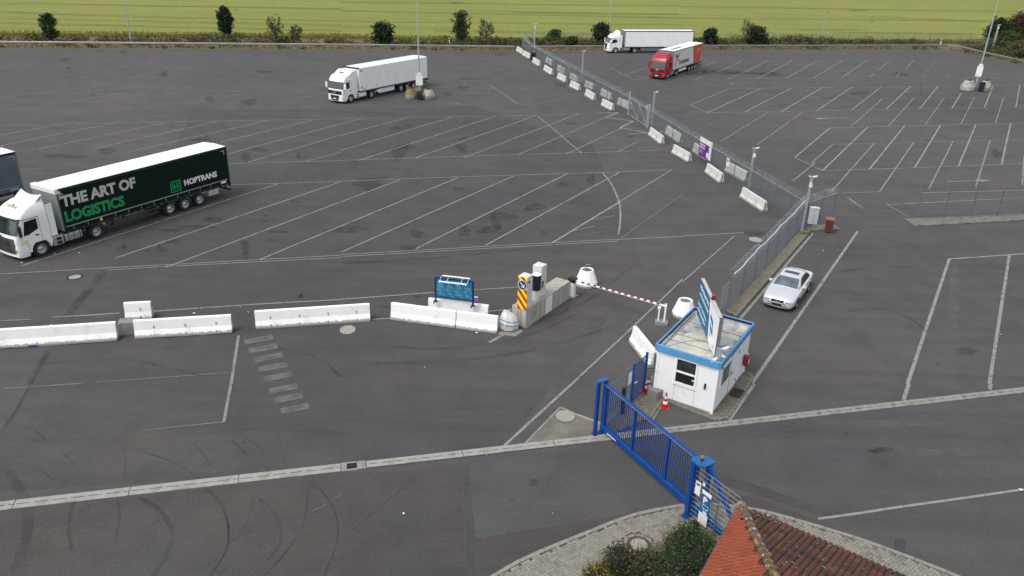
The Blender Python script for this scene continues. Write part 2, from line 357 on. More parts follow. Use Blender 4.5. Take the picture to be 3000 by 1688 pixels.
# ---- stains and tyre marks
ST = [(c11,1235,558,30,15),(c11,925,395,22,9),(c11,520,515,16,7),(c11,500,450,30,10),(c11,2000,545,40,9),(c11,1580,750,30,14),(c11,1880,770,60,16),(c11,1290,962,12,4),(c11,810,1140,45,22),(c11,480,1180,120,12),(c11,700,720,26,7),
      (c11,1950,1130,55,12),(c11,1860,1190,30,34),(c11,2250,1170,12,25),(c11,1520,1050,60,14),(c12,440,1145,48,46),(c12,510,1105,30,16),(c12,910,1115,34,30),(c12,925,1050,25,8),(c12,200,1385,95,34),(c12,310,1350,25,12),(c12,1885,1350,22,40),(c12,1680,1385,45,12),(c12,890,1425,40,10),(c12,410,975,45,14),(c12,510,952,24,8),
      (c12,1210,410,48,8),(c12,800,710,34,11),(c12,920,660,38,9),(c12,980,597,110,4),(c12,1730,932,40,5),(c12,2190,1027,20,7),(c12,1650,645,30,12),(c12,2070,50,4,3),(c21,1620,210,70,16),(c21,1500,262,110,10),(c21,1290,290,60,10),(c21,935,415,18,12),(c21,1215,430,38,18),(c21,2235,75,32,12),(c21,1995,215,18,10),(c21,2000,180,20,7),(c21,1850,430,26,52),(c21,1300,375,40,12),(c21,2040,362,32,8),(c21,2100,300,50,10),(c21,1130,440,40,8),
      (c22,1210,180,75,26),(c22,1165,245,30,40),(c22,1460,115,62,24),(c22,575,318,52,24),(c22,930,300,32,34),(c22,510,420,62,18),(c22,1520,310,18,13),(c22,570,790,30,8),(c22,60,285,100,22),(c22,1080,290,50,20),(c13,165,542,60,12),(c13,330,545,110,14),(c13,520,553,130,10),(c13,660,560,60,10),(c13,1640,560,50,12),(c13,1100,740,60,5),(c13,2370,1160,32,26),(c13,1850,1060,26,8),(c13,90,560,60,10),
      (c13,760,792,40,4),(c13,1330,705,50,12),(c23,1920,1301,13,7),(c23,2130,1200,80,20),(c32,1450,745,34,22),(c32,1700,740,10,7),(c32,1290,875,26,7),(c32,925,755,9,9),(c32,375,1147,7,4),(c33,800,628,9,5),(c33,1240,375,14,6),(c33,285,492,12,6),(c21,580,1412,30,9),(c22,800,600,9,4),(c22,1345,1310,9,5),(c21,1215,1287,8,4),(c33,1510,500,70,22),(c31,1845,440,8,5),(cT,2330,1080,80,30),(cT,1100,1140,300,7),(c23,560,310,90,14)]
pol = []
for i, (f, x, y, rx, ry) in enumerate(ST):
    c = G(*f(x, y)); a = G(*f(x+rx, y)); b_ = G(*f(x, y-ry)); n_ = 20; r_ = random.Random(i); ph = [r_.random()*6.28 for _ in range(4)]; q = []
    for k in range(n_):
        t = 2*math.pi*k/n_; kk = 1.25*(1+.34*(.5*math.sin(2*t+ph[0])+.4*math.sin(3*t+ph[1])+.35*math.sin(5*t+ph[2])))
        q.append(c+(a-c)*math.cos(t)*kk+(b_-c)*math.sin(t)*kk)
    pol.append(q)
def layers(name, polys, m, z, dz=.0003):
    b = MB()
    for i, p in enumerate(polys):
        if isinstance(p[0], list):
            for q in p: b.add([(v[0], v[1], z+dz*i) for v in q], [tuple(range(len(q)))])
        else: b.add([(v[0], v[1], z+dz*i) for v in p], [tuple(range(len(p)))])
    o = b.build(name, m)
    for pl in o.data.polygons:
        if pl.normal.z < 0: pl.flip()
    o['kind'] = 'structure'; return o
layers('oil_stains', pol, M_OIL, .012, .00006)
RB = [(c31,[(880,850),(900,1000),(870,1180)],.12,0),(c31,[(560,880),(520,1060),(540,1250)],.16,0),(c31,[(930,480),(950,600),(930,690)],.08,0),(c31,[(1830,380),(1990,520),(2020,700)],.08,0),(c31,[(250,420),(420,470),(560,620)],.1,0),(c31,[(1120,1080),(1240,1010)],.07,0),(c31,[(2100,380),(2150,560)],.07,0),(c31,[(1660,1440),(1800,1290),(1900,1100)],.09,0),(c31,[(1990,960),(1900,1100),(1760,1190)],.08,0),(c21,[(300,1300),(900,1260),(1500,1380)],.2,0),(c21,[(2100,1180),(2400,1250),(2574,1400)],.2,0),
      (c22,[(150,1150),(800,1180),(1400,1080),(1760,930)],.25,0),(c11,[(2000,580),(2300,640),(2574,700)],.3,0),(c12,[(1000,480),(1500,560),(1750,700)],.3,0),(c31,[(60,660),(150,790),(210,950),(200,1150),(120,1400)],.42,0),(c31,[(1050,860),(1180,930),(1280,1060),(1300,1170),(1240,1330),(1150,1448)],.2,0),(c31,[(1560,790),(1650,880),(1710,1010),(1725,1150),(1700,1270),(1590,1448)],.11,1),
      (c31,[(1910,880),(1890,990),(1820,1120),(1730,1200)],.12,0),(c31,[(1960,870),(2060,960),(2120,1080),(2110,1210),(2020,1330)],.13,0),(c31,[(2320,790),(2310,950),(2260,1120),(2140,1290),(2000,1440)],.07,1),(c31,[(2350,740),(2470,860),(2545,1030),(2540,1200),(2450,1440)],.07,1),
      (c31,[(1010,490),(1200,550),(1380,630),(1500,715)],.09,0),(c31,[(1400,410),(1520,510),(1600,640)],.09,0),(c31,[(140,310),(260,350),(350,430)],.1,0),(c31,[(150,600),(300,650),(420,740)],.1,0),(c31,[(490,530),(560,600),(610,670)],.15,0),(c31,[(680,910),(600,970)],.07,0),(c31,[(1750,430),(1900,560),(2030,640)],.1,0),
      (c31,[(520,700),(400,830)],.12,0),(c32,[(90,1100),(250,960),(400,840),(560,700)],.06,1),(c32,[(0,1170),(100,1090)],.07,0),(c22,[(0,540),(700,500),(1500,420)],.35,0),
      (cT,[(160,830),(600,770),(1100,900)],.25,0),(cT,[(180,960),(520,850),(1050,800)],.25,0),(cT,[(400,1150),(520,980),(800,860),(1120,830)],.3,0),(cT,[(900,1350),(1600,1260),(2200,1200)],.3,0),
      (c13,[(1700,460),(1850,560),(2200,640),(2570,690)],.35,0),(c13,[(1650,420),(2000,500),(2400,560),(2574,590)],.35,0),(c13,[(1800,640),(1790,700),(1850,760)],.3,0),(c13,[(2100,800),(2180,760),(2330,740)],.3,0),(c13,[(140,760),(260,790),(480,800)],.3,0),(c13,[(700,390),(1200,420),(1700,440)],.35,0),
      (c23,[(1250,900),(1480,880),(1700,950),(1850,1060)],.25,0),(c23,[(1100,620),(1500,560),(1900,600)],.3,0),(c22,[(1650,930),(1740,850),(1830,760),(2050,650)],.1,0),(c11,[(1850,390),(2200,420),(2574,470)],.4,0),(c11,[(300,600),(900,560),(1500,590)],.4,0),(c12,[(700,1100),(1000,1020),(1350,900)],.3,0),(c22,[(200,1300),(900,1270),(1500,1180),(2100,1000)],.35,0),(c22,[(300,860),(900,1000),(1700,900),(2200,560)],.3,0)]
layers('tyre_marks', [strip(smooth_pts(GP(f, p)), w*.8) for f, p, w, k in RB if k], M_RUB, .015)
layers('faint_tyre_marks', [strip(smooth_pts(GP(f, p)), w*.8) for f, p, w, k in RB if not k], M_RUBF, .017)
def jit(pts, a, seed, k=6):
    r = random.Random(seed); out = []
    for i in range(len(pts)-1):
        for j in range(k): out.append(pts[i].lerp(pts[i+1], j/k)+Vector((r.uniform(-a, a), r.uniform(-a, a), 0)))
    return out+[pts[-1]]
CR = [(c31,[(1060,415),(1500,375),(2576,280)],.05),(c32,[(0,275),(700,215),(1200,150)],.035),(c22,[(105,1045),(400,1020)],.04),(c22,[(1760,800),(1700,880),(1640,940)],.05),(c22,[(1800,820),(1960,850),(2080,860),(2010,890)],.04),(c22,[(1900,870),(2240,980)],.035),(c12,[(0,1,),(1,1)],0.0001),
      (c23,[(230,570),(380,790)],.001),(c33,[(560,400),(1300,280),(2574,130)],.03),(c11,[(1480,828),(1330,1090)],.12),(c21,[(780,600),(510,930)],.5),(c21,[(370,1190),(220,1449)],.3),(c31,[(210,40),(100,240),(0,380)],.14),(c22,[(1740,798),(1900,760)],.03),(c21,[(0,1010),(300,990),(540,965)],.05),(c33,[(300,870),(520,838)],.03)]
layers('asphalt_cracks', [strip(jit(GP(f, p), .03, i), w) for i, (f, p, w) in enumerate(CR) if w > .01], M_CRACK, .019)
layers('pale_dust_patches', [[G(*f(x+rx*math.cos(k*.42), y+ry*math.sin(k*.42))) for k in range(15)] for f, x, y, rx, ry in ((c21,800,935,120,20),(c21,620,905,60,12),(c32,110,665,45,12),(c32,470,975,22,9),(c23,1310,90,60,26),(c23,330,270,140,14),(c22,2450,230,30,14),(c11,250,560,30,10),(c33,1900,520,420,30),(c33,1500,300,500,26),(c23,2050,800,40,260))], M_DUST, .0205)

# ---- painted markings  (weight, crop, points)
LN = []; LW = []; LG = []
def L_(f, pts, w=.12): LN.append(strip(GP(f, pts), w))
def W_(f, pts, w=.12): LW.append(strip(GP(f, pts), w))
def Q_(f, pts, w=.12): LG.append(strip(GP(f, pts), w))
def px(*p): return p
def cid(x, y): return (x, y)
# far left rows, very worn
for p in ([(0,505),(160,490)],[(190,480),(380,457)],[(50,540),(690,450)],[(0,588),(300,548)],[(610,588),(1130,470),(1450,425)],[(295,424),(870,426)],[(980,580),(1300,520)],[(780,520),(1060,478)],[(1560,530),(1660,512)],[(2220,500),(2480,535)],[(1740,578),(2120,580)],[(2370,577),(2574,580)],
          [(0,705),(430,650)],[(230,750),(1090,645)],[(20,840),(480,775),(960,705)],[(410,835),(1010,745),(1380,690)],[(980,800),(1260,760)],[(1960,740),(2480,660)],[(1000,700),(1340,650)],[(1500,770),(1980,640)],[(50,652),(500,650)],[(1840,820),(2574,805)],[(2050,790),(2400,750)],[(160,1280),(720,1265)],[(200,1237),(330,1200)],[(150,1150),(480,1090)]): Q_(c11, p)
for p in ([(0,745),(770,645)],[(1660,738),(1810,712)],[(2220,750),(2480,702)],[(1270,703),(1330,708)],[(480,775),(940,707)],[(610,588),(900,545)],[(190,480),(300,466)]): W_(c11, p)
W_(c11, [(0,955),(400,940),(1200,925),(1640,915),(2574,900)]); W_(c12, [(0,897),(1470,872),(2080,850)], .1)
for p in ([(0,1022),(470,940)],[(20,1097),(470,1007)],[(290,1127),(1260,925)],[(720,1120),(1640,917)],[(960,1150),(2020,910)],[(1660,1075),(2370,905)],[(1730,1160),(2574,935)],[(1870,1225),(2574,1020)]): L_(c11, p)
for p in ([(500,1000),(860,935)],[(0,1150),(20,1097)],[(2300,1222),(2574,1150)]): W_(c11, p)
for p in ([(0,932),(155,897)],[(0,1022),(495,890)],[(0,1135),(840,883)],[(130,1213),(1155,880)],[(560,1193),(1470,872)]): L_(c12, p)
for p in ([(930,1190),(1780,862)],[(1475,875),(1600,975),(1815,1160)]): L_(c12, p, .11)
for p in ([(1335,1168),(1990,890)],[(1700,1163),(2110,970)],[(2080,1150),(2235,1070)],[(0,1213),(550,1195),(1335,1168),(2400,1137)],[(1115,640),(1335,787)],[(690,765),(920,790)]): W_(c12, p)
for p in ([(1230,708),(1580,620)],[(1320,755),(1640,670)],[(1780,780),(1725,715)],[(0,802),(500,797),(870,795),(1600,790)],[(1500,790),(1725,715)],[(800,745),(1060,685)],[(1050,750),(1230,708)]): Q_(c12, p)
W_(c11, [(1730,1237),(2574,1215)])
# fourth row
W_(c11, [(1740,1397),(2574,1373)]); W_(c12, [(0,1370),(880,1337),(1970,1305),(2490,1283)])
def PX(f, x, y): return G(*f(x, y))
for a, b_ in (((c21,160,560),(c11,2100,1387)),((c21,870,500),(c11,2574,1372)),((c21,1250,570),(c12,445,1357)),((c21,1960,510),(c12,880,1342)),((c22,0,455),(c12,1300,1330)),((c22,560,430),(c12,1705,1312)),((c22,1085,405),(c12,2100,1300))):
    LN.append(strip([PX(*a), PX(*b_)], .12))
LN.append(strip([PX(c22,1590,385), PX(c22,2100,75)], .16)); LW.append(strip([PX(c22,2100,75), PX(c12,2490,1285)], .12)); LG.append(strip([PX(c22,2080,373), PX(c22,2574,20)], .12))
W_(c21, [(0,622),(820,575),(2574,480)], .1); W_(c21, [(820,592),(1280,563),(2574,498)], .1); W_(c22, [(0,475),(1600,385),(2080,360)], .1); W_(c22, [(0,490),(2080,373)], .1); L_(c22, [(2080,360),(2574,337)], .1); L_(c23, [(0,333),(290,318),(460,308)], .1)
LN.append(strip(smooth_pts([PX(c12,1970,1305), PX(c12,2030,1380), PX(c22,2065,0), PX(c22,2095,80), PX(c22,2105,160), PX(c22,2100,260), PX(c22,2088,320)]), .13))
for p in ([(2000,135),(2090,120)],[(1870,215),(2060,180)],[(1740,298),(1915,258)]): W_(c22, p, .08)
Q_(c22, [(1790,335),(2040,290)], .08)
ZZ = [(1940,855),(2088,852),(1992,887),(2202,915),(2103,965),(2310,1005),(2165,1015)]
for i in range(6): L_(c12, ZZ[i:i+2], .24)
Z2 = [(0,318),(410,368),(185,457),(710,548),(480,665),(860,652)]
for i in range(5): L_(cB, Z2[i:i+2], .22)
L_(cB, [(0,300),(270,295)], .12)
# line behind the white barriers
W_(c21, [(0,975),(230,965)], .08); W_(c21, [(400,948),(560,938)], .1); L_(c21, [(560,938),(905,915)], .12); L_(c21, [(1110,905),(1900,850),(2574,813)], .12); L_(c22, [(0,810),(160,800),(700,760)], .12); W_(c22, [(160,800),(700,760)], .08); W_(c22, [(1000,742),(1330,720)], .1); L_(c22, [(1740,698),(1830,692)], .1)
W_(c22, [(230,963),(370,957)], .12); W_(c22, [(1095,905),(1280,888)], .12); L_(c22, [(1115,1137),(1240,1070)], .16); W_(c22, [(1180,960),(1280,890)], .2)
W_(c22, [(1740,1449),(2200,1020),(2574,660)], .12); W_(c23, [(0,680),(390,335)], .1); L_(c32, [(1740,0),(1230,467)], .13)
W_(c21, [(1800,1085),(1745,1449)], .14); W_(c31, [(1745,0),(1690,290)], .13)
Q_(c21, [(730,1440),(1750,1365)], .1); Q_(c31, [(1080,355),(1690,290)], .1); Q_(c31, [(30,40),(620,0)], .1); Q_(c31, [(2350,970),(2460,915)], .04); Q_(c31, [(2520,875),(2574,845)], .04)
zx = [PX(c21, 1950, 1120), PX(c31, 2140, 40)]
zc = []
for i, (f, x, y) in enumerate(((c21,1950,1119),(c21,1986,1186),(c21,2022,1255),(c21,2060,1327),(c21,2097,1400),(c31,2140,40),(c31,2176,112),(c31,2225,190))):
    a = G(*f(x-105, y+20)); b_ = G(*f(x+108, y-22)); LG.append(strip([a, b_], .56-.012*i))
# right hand bays
L_(c23, [(520,1449),(1320,297)], .17); L_(c33, [(350,272),(540,0)], .17)
L_(c23, [(2010,507),(1695,1449)], .17); L_(c33, [(1705,0),(1665,122)], .17); L_(c23, [(2010,507),(2460,476),(2574,466)], .15); L_(c23, [(2462,480),(2312,1449)], .17); W_(c33, [(2325,0),(2315,45)], .17)
L_(c23, [(1540,97),(2574,45)], .12); W_(c23, [(1540,97),(1705,190)], .08); W_(c23, [(1200,10),(1480,0)], .1)
W_(c13, [(90,465),(1570,455)]); W_(c13, [(180,602),(1200,588)], .1); Q_(c13, [(0,602),(180,602)]); Q_(c13, [(1200,588),(2000,578)]); W_(c13, [(2003,578),(2015,568)])
for a, b_ in (((245,467),(40,550)),((443,464),(270,542)),((637,462),(470,545)),((828,461),(555,597)),((1018,460),(775,594)),((1203,459),(985,591)),((1388,458),(1197,588))): L_(c13, [a, b_], .13)
for a, b_ in (((470,545),(335,600)),((150,578),(100,602)),((1562,459),(1480,530)),((1447,558),(1405,585)),((1738,462),(1675,525)),((1640,553),(1610,582))): W_(c13, [a, b_])
Q_(c13, [(1905,470),(1805,582)]); Q_(c13, [(170,398),(1600,398)], .2)
for p in ([(345,1000),(850,1260)],[(850,1260),(1130,1180)],[(670,1140),(1110,985)]): L_(cT, p, .13)
L_(cT, [(1510,1255),(2545,870)], .13); W_(cT, [(970,1250),(2150,1245)], .1); W_(cT, [(1900,868),(2480,870)], .1)
L_(c13, [(350,671),(1050,662),(1925,652),(2574,643)], .11); L_(c13, [(187,851),(850,843),(1790,822),(2574,810)], .11)
L_(c13, [(350,671),(57,795)], .12); L_(c13, [(57,795),(187,851)], .12)
for a, b_ in (((587,669),(187,851)),((820,666),(468,847)),((1053,662),(745,843)),((1277,660),(1012,836)),((1497,657),(1275,830)),((1717,655),(1533,826)),((1927,652),(1787,822)),((2100,705),(2030,817)),((2342,645),(2275,813)),((2542,643),(2512,810))): L_(c13, [a, b_], .15)
Q_(c13, [(700,750),(1060,750),(1190,670)]); W_(c13, [(1510,745),(2440,733)], .08)
for a, b_ in (((1510,745),(1270,957)),((1742,743),(1552,952)),((1972,740),(1828,943)),((2197,737),(2098,937)),((2420,735),(2358,932))): W_(c13, [a, b_], .11)
W_(c13, [(280,1075),(660,840)], .1); W_(c13, [(560,1095),(910,845)], .1); Q_(c13, [(0,893),(110,848)]); Q_(c13, [(20,1035),(240,930)]); Q_(c13, [(430,700),(620,620)]); Q_(c13, [(850,740),(1010,640)]); Q_(c13, [(1190,670),(1230,640)])
L_(c13, [(1110,967),(1670,953),(2574,932)], .13); L_(c13, [(1110,967),(845,1190)], .15); L_(c13, [(845,1190),(1055,1290)], .12); L_(c13, [(1055,1290),(1750,1268),(2574,1236)], .12)
for a, b_ in (((1393,962),(1055,1290)),((1670,955),(1408,1278)),((1943,948),(1750,1266)),((2210,942),(2082,1250)),((2472,935),(2405,1240))): L_(c13, [a, b_], .16)
Q_(c13, [(370,1122),(1130,1108)], .1); W_(c13, [(1130,1093),(2574,1055)], .1)
for a, b_ in (((1130,1093),(970,1235)),((1440,1088),(1120,1449)),((1740,1078),(1485,1449)),((2038,1070),(1855,1430)),((2317,1062),(2210,1410)),((2574,1180),(2560,1400)),((1000,1230),(830,1370))): W_(c13, [a, b_], .13)
# direction arrows
for f, a, b_ in ((c13,(500,632),(325,636)),(c13,(1245,890),(990,899)),(c13,(1990,1374),(2330,1362))):
    A = G(*f(*a)); B_ = G(*f(*b_)); d = (B_-A).normalized(); n_ = Vector((-d.y, d.x, 0)); L = (B_-A).length
    t = W_ if a[0] > 1500 else L_
    T = A+d*L*.70
    (LW if a[0] > 1500 or a[0] < 600 else LN).append([[T+n_*.45, T-n_*.45, B_], [A+n_*.09, A-n_*.09, T-n_*.09, T+n_*.09]])
W_(c23, [(1250,50),(1310,90)], .2); Q_(c23, [(1290,85),(1372,132)], .5)
for name, l, m_, z in (('parking_lines', LN, M_LINE, .022), ('worn_parking_lines', LW, M_LINEW, .034), ('ghost_parking_lines', LG, M_LINEG, .046)):
    layers(name, l, m_, z, .0001)

# ---- drainage channel: concrete slot drain slabs
def slot_slab(L, wd, dash, gap):
    b = MB(); z0, z1 = -.02, .028
    b.box(.012, L-.012, -wd/2, -.021, z0, z1); b.box(.012, L-.012, .021, wd/2, z0, z1)
    x = gap/2+.012
    b.box(.012, x, -.021, .021, z0, z1-.002)
    while x < L-.02:
        e = min(x+dash, L-.012); x = e+gap
        if e < L-.012: b.box(e, min(x, L-.012), -.021, .021, z0, z1-.002)
    b.box(.012, L-.012, -.0205, .0205, -.019, .004, 1); return b
d_a = G(*c31(0, 921)); d_b = G(*c33(2574, 44)); dax = (d_b-d_a).normalized(); dang = math.atan2(dax.y, dax.x)
def dpos(f, x, y): return (G(*f(x, y))-d_a).dot(dax)
J = [dpos(c31,103,912), dpos(c31,975,817), dpos(c31,1800,724), dpos(c31,2574,640), dpos(c32,190,610), dpos(c32,918,530), dpos(c32,1608,450)]
e = dpos(c33,312,303); J += [(J[-1]+e)/2, e, dpos(c33,905,234), dpos(c33,1472,169), dpos(c33,2012,107)]
J = [J[0]-11.55, J[0]-7.7, J[0]-3.85] + J + [J[-1]+3.84, J[-1]+7.68, J[-1]+11.5]
ch = MB(); ch.at(d_a, dang); ch.box(J[0], J[-1], -.26, .26, -.03, .003)
DR = ch.build('drainage_channel', mat('joint_dark', (.05, .046, .04), .9)); DR['kind'] = 'structure'
for i in range(len(J)-1):
    p = d_a+dax*J[i]; L = J[i+1]-J[i]
    if i == 6:
        g = MB(); g.at(p, dang); g.box(.01, .22, -.27, .27, 0, .03); g.box(.22, .62, .18, .27, 0, .03); g.box(.22, .62, -.27, -.18, 0, .03); g.box(.62, L-.01, -.25, .25, 0, .029)
        g.build('drain_frame', M_CONC, DR)
        g = MB(); g.at(p, dang)
        g.box(.225, .615, -.178, -.15, 0, .028); g.box(.225, .615, .15, .178, 0, .028); g.box(.225, .615, -.012, .012, 0, .027)
        for k in range(11): g.box(.232+k*.036, .244+k*.036, -.15, .15, 0, .026)
        g.build('drain_grate', mat('cast_iron', (.06, .052, .055), .6, .5, var=.2), DR); continue
    o = slot_slab(L, .49 if i < 6 else .42, *((.46, .14) if i < 7 else (.30, .22))).build('drain_slab', [M_SLAB if i < 10 else M_CONC, M_BLK], DR, bevel=.006)
    o.location = p; o.rotation_euler = (0, 0, dang)

# ---- paving
def lattice_block(cells, W, amp, gap):
    """outline of a paver made of lattice cells, all unit edges bent by the same S so that blocks interlock"""
    xs = [c[0] for c in cells]; ys = [c[1] for c in cells]; x0, x1, y0, y1 = min(xs), max(xs)+1, min(ys), max(ys)+1; P = []
    S = ((0, 0), (.3, amp), (.7, -amp))
    for i in range(x0, x1):
        for t, a in S: P.append((i+t, y0+a))
    for j in range(y0, y1):
        for t, a in S: P.append((x1-a, j+t))
    for i in range(x1, x0, -1):
        for t, a in S: P.append((i-t, y1-a))
    for j in range(y1, y0, -1):
        for t, a in S: P.append((x0+a, j-t))
    if amp == 0: P = [(x0, y0), (x1, y0), (x1, y1), (x0, y1)]
    cx, cy = (x0+x1)/2, (y0+y1)/2; hx, hy = (x1-x0)/2, (y1-y0)/2
    return (cx*W, cy*W), [((p[0]-cx)*W*(1-gap/hx), (p[1]-cy)*W*(1-gap/hy)) for p in P]
def inside(p, poly):
    c = False; n = len(poly)
    for i in range(n):
        a, b_ = poly[i], poly[i-1]
        if (a[1] > p[1]) != (b_[1] > p[1]) and p[0] < (b_[0]-a[0])*(p[1]-a[1])/(b_[1]-a[1])+a[0]: c = not c
    return c
def pave(root, poly, W, amp, gap, rot, z, th, mats, name='paver', limit=300, holes=(), focus=(8, 20), bond='herring'):
    """lay herringbone pavers inside a ground polygon; nearest ones single, the rest joined"""
    xs = [p[0] for p in poly]; ys = [p[1] for p in poly]; cx, cy = sum(xs)/len(xs), sum(ys)/len(ys)
    Rr = max(math.hypot(p[0]-cx, p[1]-cy) for p in poly); n = int(Rr/W)+4; ca, sa = math.cos(rot), math.sin(rot); L = []; shp = {}
    for i in range(-n, n):
        for j in range(-n, n):
            if bond == 'herring':
                d = (i-j) % 4; cells = [(i, j), (i+1, j)] if d == 0 else ([(i, j), (i, j+1)] if d == 3 else None)
            else: cells = [(i, j), (i+1, j)] if (i+j) % 2 == 0 else None
            if not cells: continue
            (bx, by), P = lattice_block(cells, W, amp, gap); kind = 0 if cells[1][0] != cells[0][0] else 1; shp[kind] = P
            x, y = cx+bx*ca-by*sa, cy+bx*sa+by*ca
            if not inside((x, y), poly) or any(math.hypot(x-h[0], y-h[1]) < h[2] for h in holes): continue
            L.append((math.hypot(x-focus[0], y-focus[1]), x, y, kind))
    L.sort(); meshes = {}
    for k in shp:
        for mi, mt in enumerate(mats):
            b = MB(); b.prism(shp[k], 0, th); o = b.build('paver_mesh', mt); me = o.data; me.name = name; bpy.data.objects.remove(o); meshes[k, mi] = me
    r = random.Random(5); rest = MB()
    for q, (d, x, y, k) in enumerate(L):
        mi = r.choices(range(len(mats)), [6]+[2]*(len(mats)-1))[0]; dz = r.uniform(-.002, .003)
        if q < limit:
            o = bpy.data.objects.new(name, meshes[k, mi]); COL.objects.link(o); o.parent = root
            o.matrix_parent_inverse = Matrix.Identity(4); o.location = (x, y, z+dz); o.rotation_euler = (r.uniform(-.006, .006), r.uniform(-.006, .006), rot)
        else:
            rest.at((x, y, z+dz), rot); rest.prism(shp[k], 0, th, m=mi)
    if rest.v:
        o = rest.build('paver_field', list(mats), root); o['kind'] = 'stuff'
M_PV = [mat('paver_grey', (.335, .315, .265), .9, var=.1, scale=5, dirt=(.19, .18, .14), dirt_amt=.3, dirt_scale=2, bump=.2), mat('paver_grey_b', (.295, .275, .23), .9, var=.12, scale=5, dirt=(.16, .15, .12), dirt_amt=.4, dirt_scale=2, bump=.2), mat('paver_grey_c', (.37, .345, .29), .9, var=.08, scale=5)]
M_PVD = [mat('paver_brown', (.20, .18, .145), .9, var=.12, scale=5, dirt=(.10, .09, .065), dirt_amt=.4, dirt_scale=2), mat('paver_brown_b', (.165, .148, .118), .9, var=.15, scale=5), mat('paver_brown_c', (.24, .215, .165), .9, var=.1, scale=5)]
M_JOINT = mat('paver_joint', (.13, .12, .095), .95, var=.3, scale=8)
kerb_pts = smooth_pts(GP(c32, [(1000,1560), (1160,1448),(1350,1340),(1600,1230),(1900,1110),(2150,1010),(2350,960),(2576,920)]) + GP(c33, [(110,912),(240,915),(410,930),(600,962),(900,1045),(1300,1165),(1700,1310),(2050,1448),(2500,1640)]), 3)
def kerb_run(root, pts, wd, hgt, seg=.98, m=M_CONC, name='kerb_stone', z=0.):
    """kerb stones laid end to end along a line"""
    pts = [Vector((p[0], p[1])) for p in pts]; cum = [0]
    for i in range(len(pts)-1): cum.append(cum[-1]+(pts[i+1]-pts[i]).length)
    def P(s):
        for i in range(len(pts)-1):
            if s <= cum[i+1] or i == len(pts)-2: return pts[i]+(pts[i+1]-pts[i])*((s-cum[i])/max(1e-6, cum[i+1]-cum[i]))
    n = max(1, round(cum[-1]/seg)); st = cum[-1]/n
    for i in range(n):
        a, c = P(i*st), P((i+1)*st); d = (c-a); L = d.length-.012
        b = MB(); b.box(-L/2, L/2, -wd/2, wd/2, -.05, hgt); o = b.build(name, m, root, bevel=.012, seg=2)
        o.location = ((a.x+c.x)/2, (a.y+c.y)/2, z); o.rotation_euler = (0, 0, math.atan2(d.y, d.x))
PAVE1 = [(p.x, p.y) for p in kerb_pts] + [(20, 2), (-6, 2)]
bed = sheet('pavement', [PAVE1], M_JOINT, .02)
kerb_run(bed, kerb_pts, .15, .075)
def offset(pts, d):
    out = []
    for i, p in enumerate(pts):
        t = (Vector(pts[min(i+1, len(pts)-1)][:2])-Vector(pts[max(i-1, 0)][:2])).normalized(); out.append((p[0]+t.y*d, p[1]-t.x*d))
    return out
inner = offset([(p.x, p.y) for p in kerb_pts], .13); mh = G(*c32(2245, 1220))
P1 = [p for p in inner] + [(16, 12), (9, 14.5), (6.9, 17.9), (4.6, 14), (-4, 12)]
pave(bed, P1, .112, .11, .055, R(38), .022, .045, M_PV, holes=[(mh.x, mh.y, .585)], focus=(3.5, 20.5), limit=300)
def disc(root, c, r, z0, z1, m, name, n=40, r0=0):
    b = MB(); b.at(c); prof = [(r0, z0), (r0, z1), (r, z1), (r, z0)] if r0 else [(r, z0), (r, z1), (0.0001, z1)]
    b.lathe(prof, n); return b.build(name, m, root)
# manhole in the paving
mt_ = thing('manhole_cover', 'round concrete manhole cover with brown iron rim set in the pavement beside the bushes', 'manhole cover', (mh.x, mh.y, 0))
disc(mt_, (0, 0, 0), .30, .02, .066, M_SLAB, 'cover_plate'); disc(mt_, (0, 0, 0), .40, .02, .070, mat('rust_brown', (.13, .075, .04), .8, var=.2), 'rim', r0=.305)
for k in range(26):
    a = 2*math.pi*k/26; b = MB(); b.at((.475*math.cos(a), .475*math.sin(a), 0), a); b.box(-.055, .055, -.05, .05, .02, .066, 0); b.build('setting_stone', M_PV[k % 3], mt_)
for sx in (-1, 1): disc(mt_, (sx*.13, .19*-sx, 0), .022, .066, .0675, M_BLK, 'lifting_hole', 10)
mh2 = G(*c21(565, 642))
mt_ = thing('manhole_cover', 'round manhole cover in the open asphalt in front of the green truck cab', 'manhole cover', (mh2.x, mh2.y, 0))
disc(mt_, (0, 0, 0), .33, 0, .02, M_SLAB, 'cover_plate'); disc(mt_, (0, 0, 0), .47, 0, .024, mat('dark_iron', (.045, .038, .035), .8, var=.2), 'rim', r0=.335)
def plate(f, x, y, rx, ry, label, n=8, rot=22.5, th=.028):
    c = G(*f(x, y)); a = (G(*f(x+rx, y))-c).length; e = (G(*f(x, y-ry))-c).length
    t = thing('cover_slab', label, 'cover slab', (c.x, c.y, 0), R(8))
    b = MB(); b.prism([(a*1.06*math.cos(R(rot)+2*math.pi*k/n), e*1.06*math.sin(R(rot)+2*math.pi*k/n)) for k in range(n)], 0, th); b.build('slab', mat('pale_slab', (.42, .395, .33), .85, var=.08, scale=3), t)
    b = MB(); b.prism([(a*1.13*math.cos(R(rot)+2*math.pi*k/n), e*1.13*math.sin(R(rot)+2*math.pi*k/n)) for k in range(n)], -.02, th-.012); b.build('joint_frame', M_JOINT, t)
plate(c22, 48, 1040, 58, 32, 'pale eight-sided cover slab in the asphalt in front of the longest white barrier')
plate(c23, 550, 360, 45, 17, 'pale oval cover slab in the asphalt behind the razor wire fence', 14)
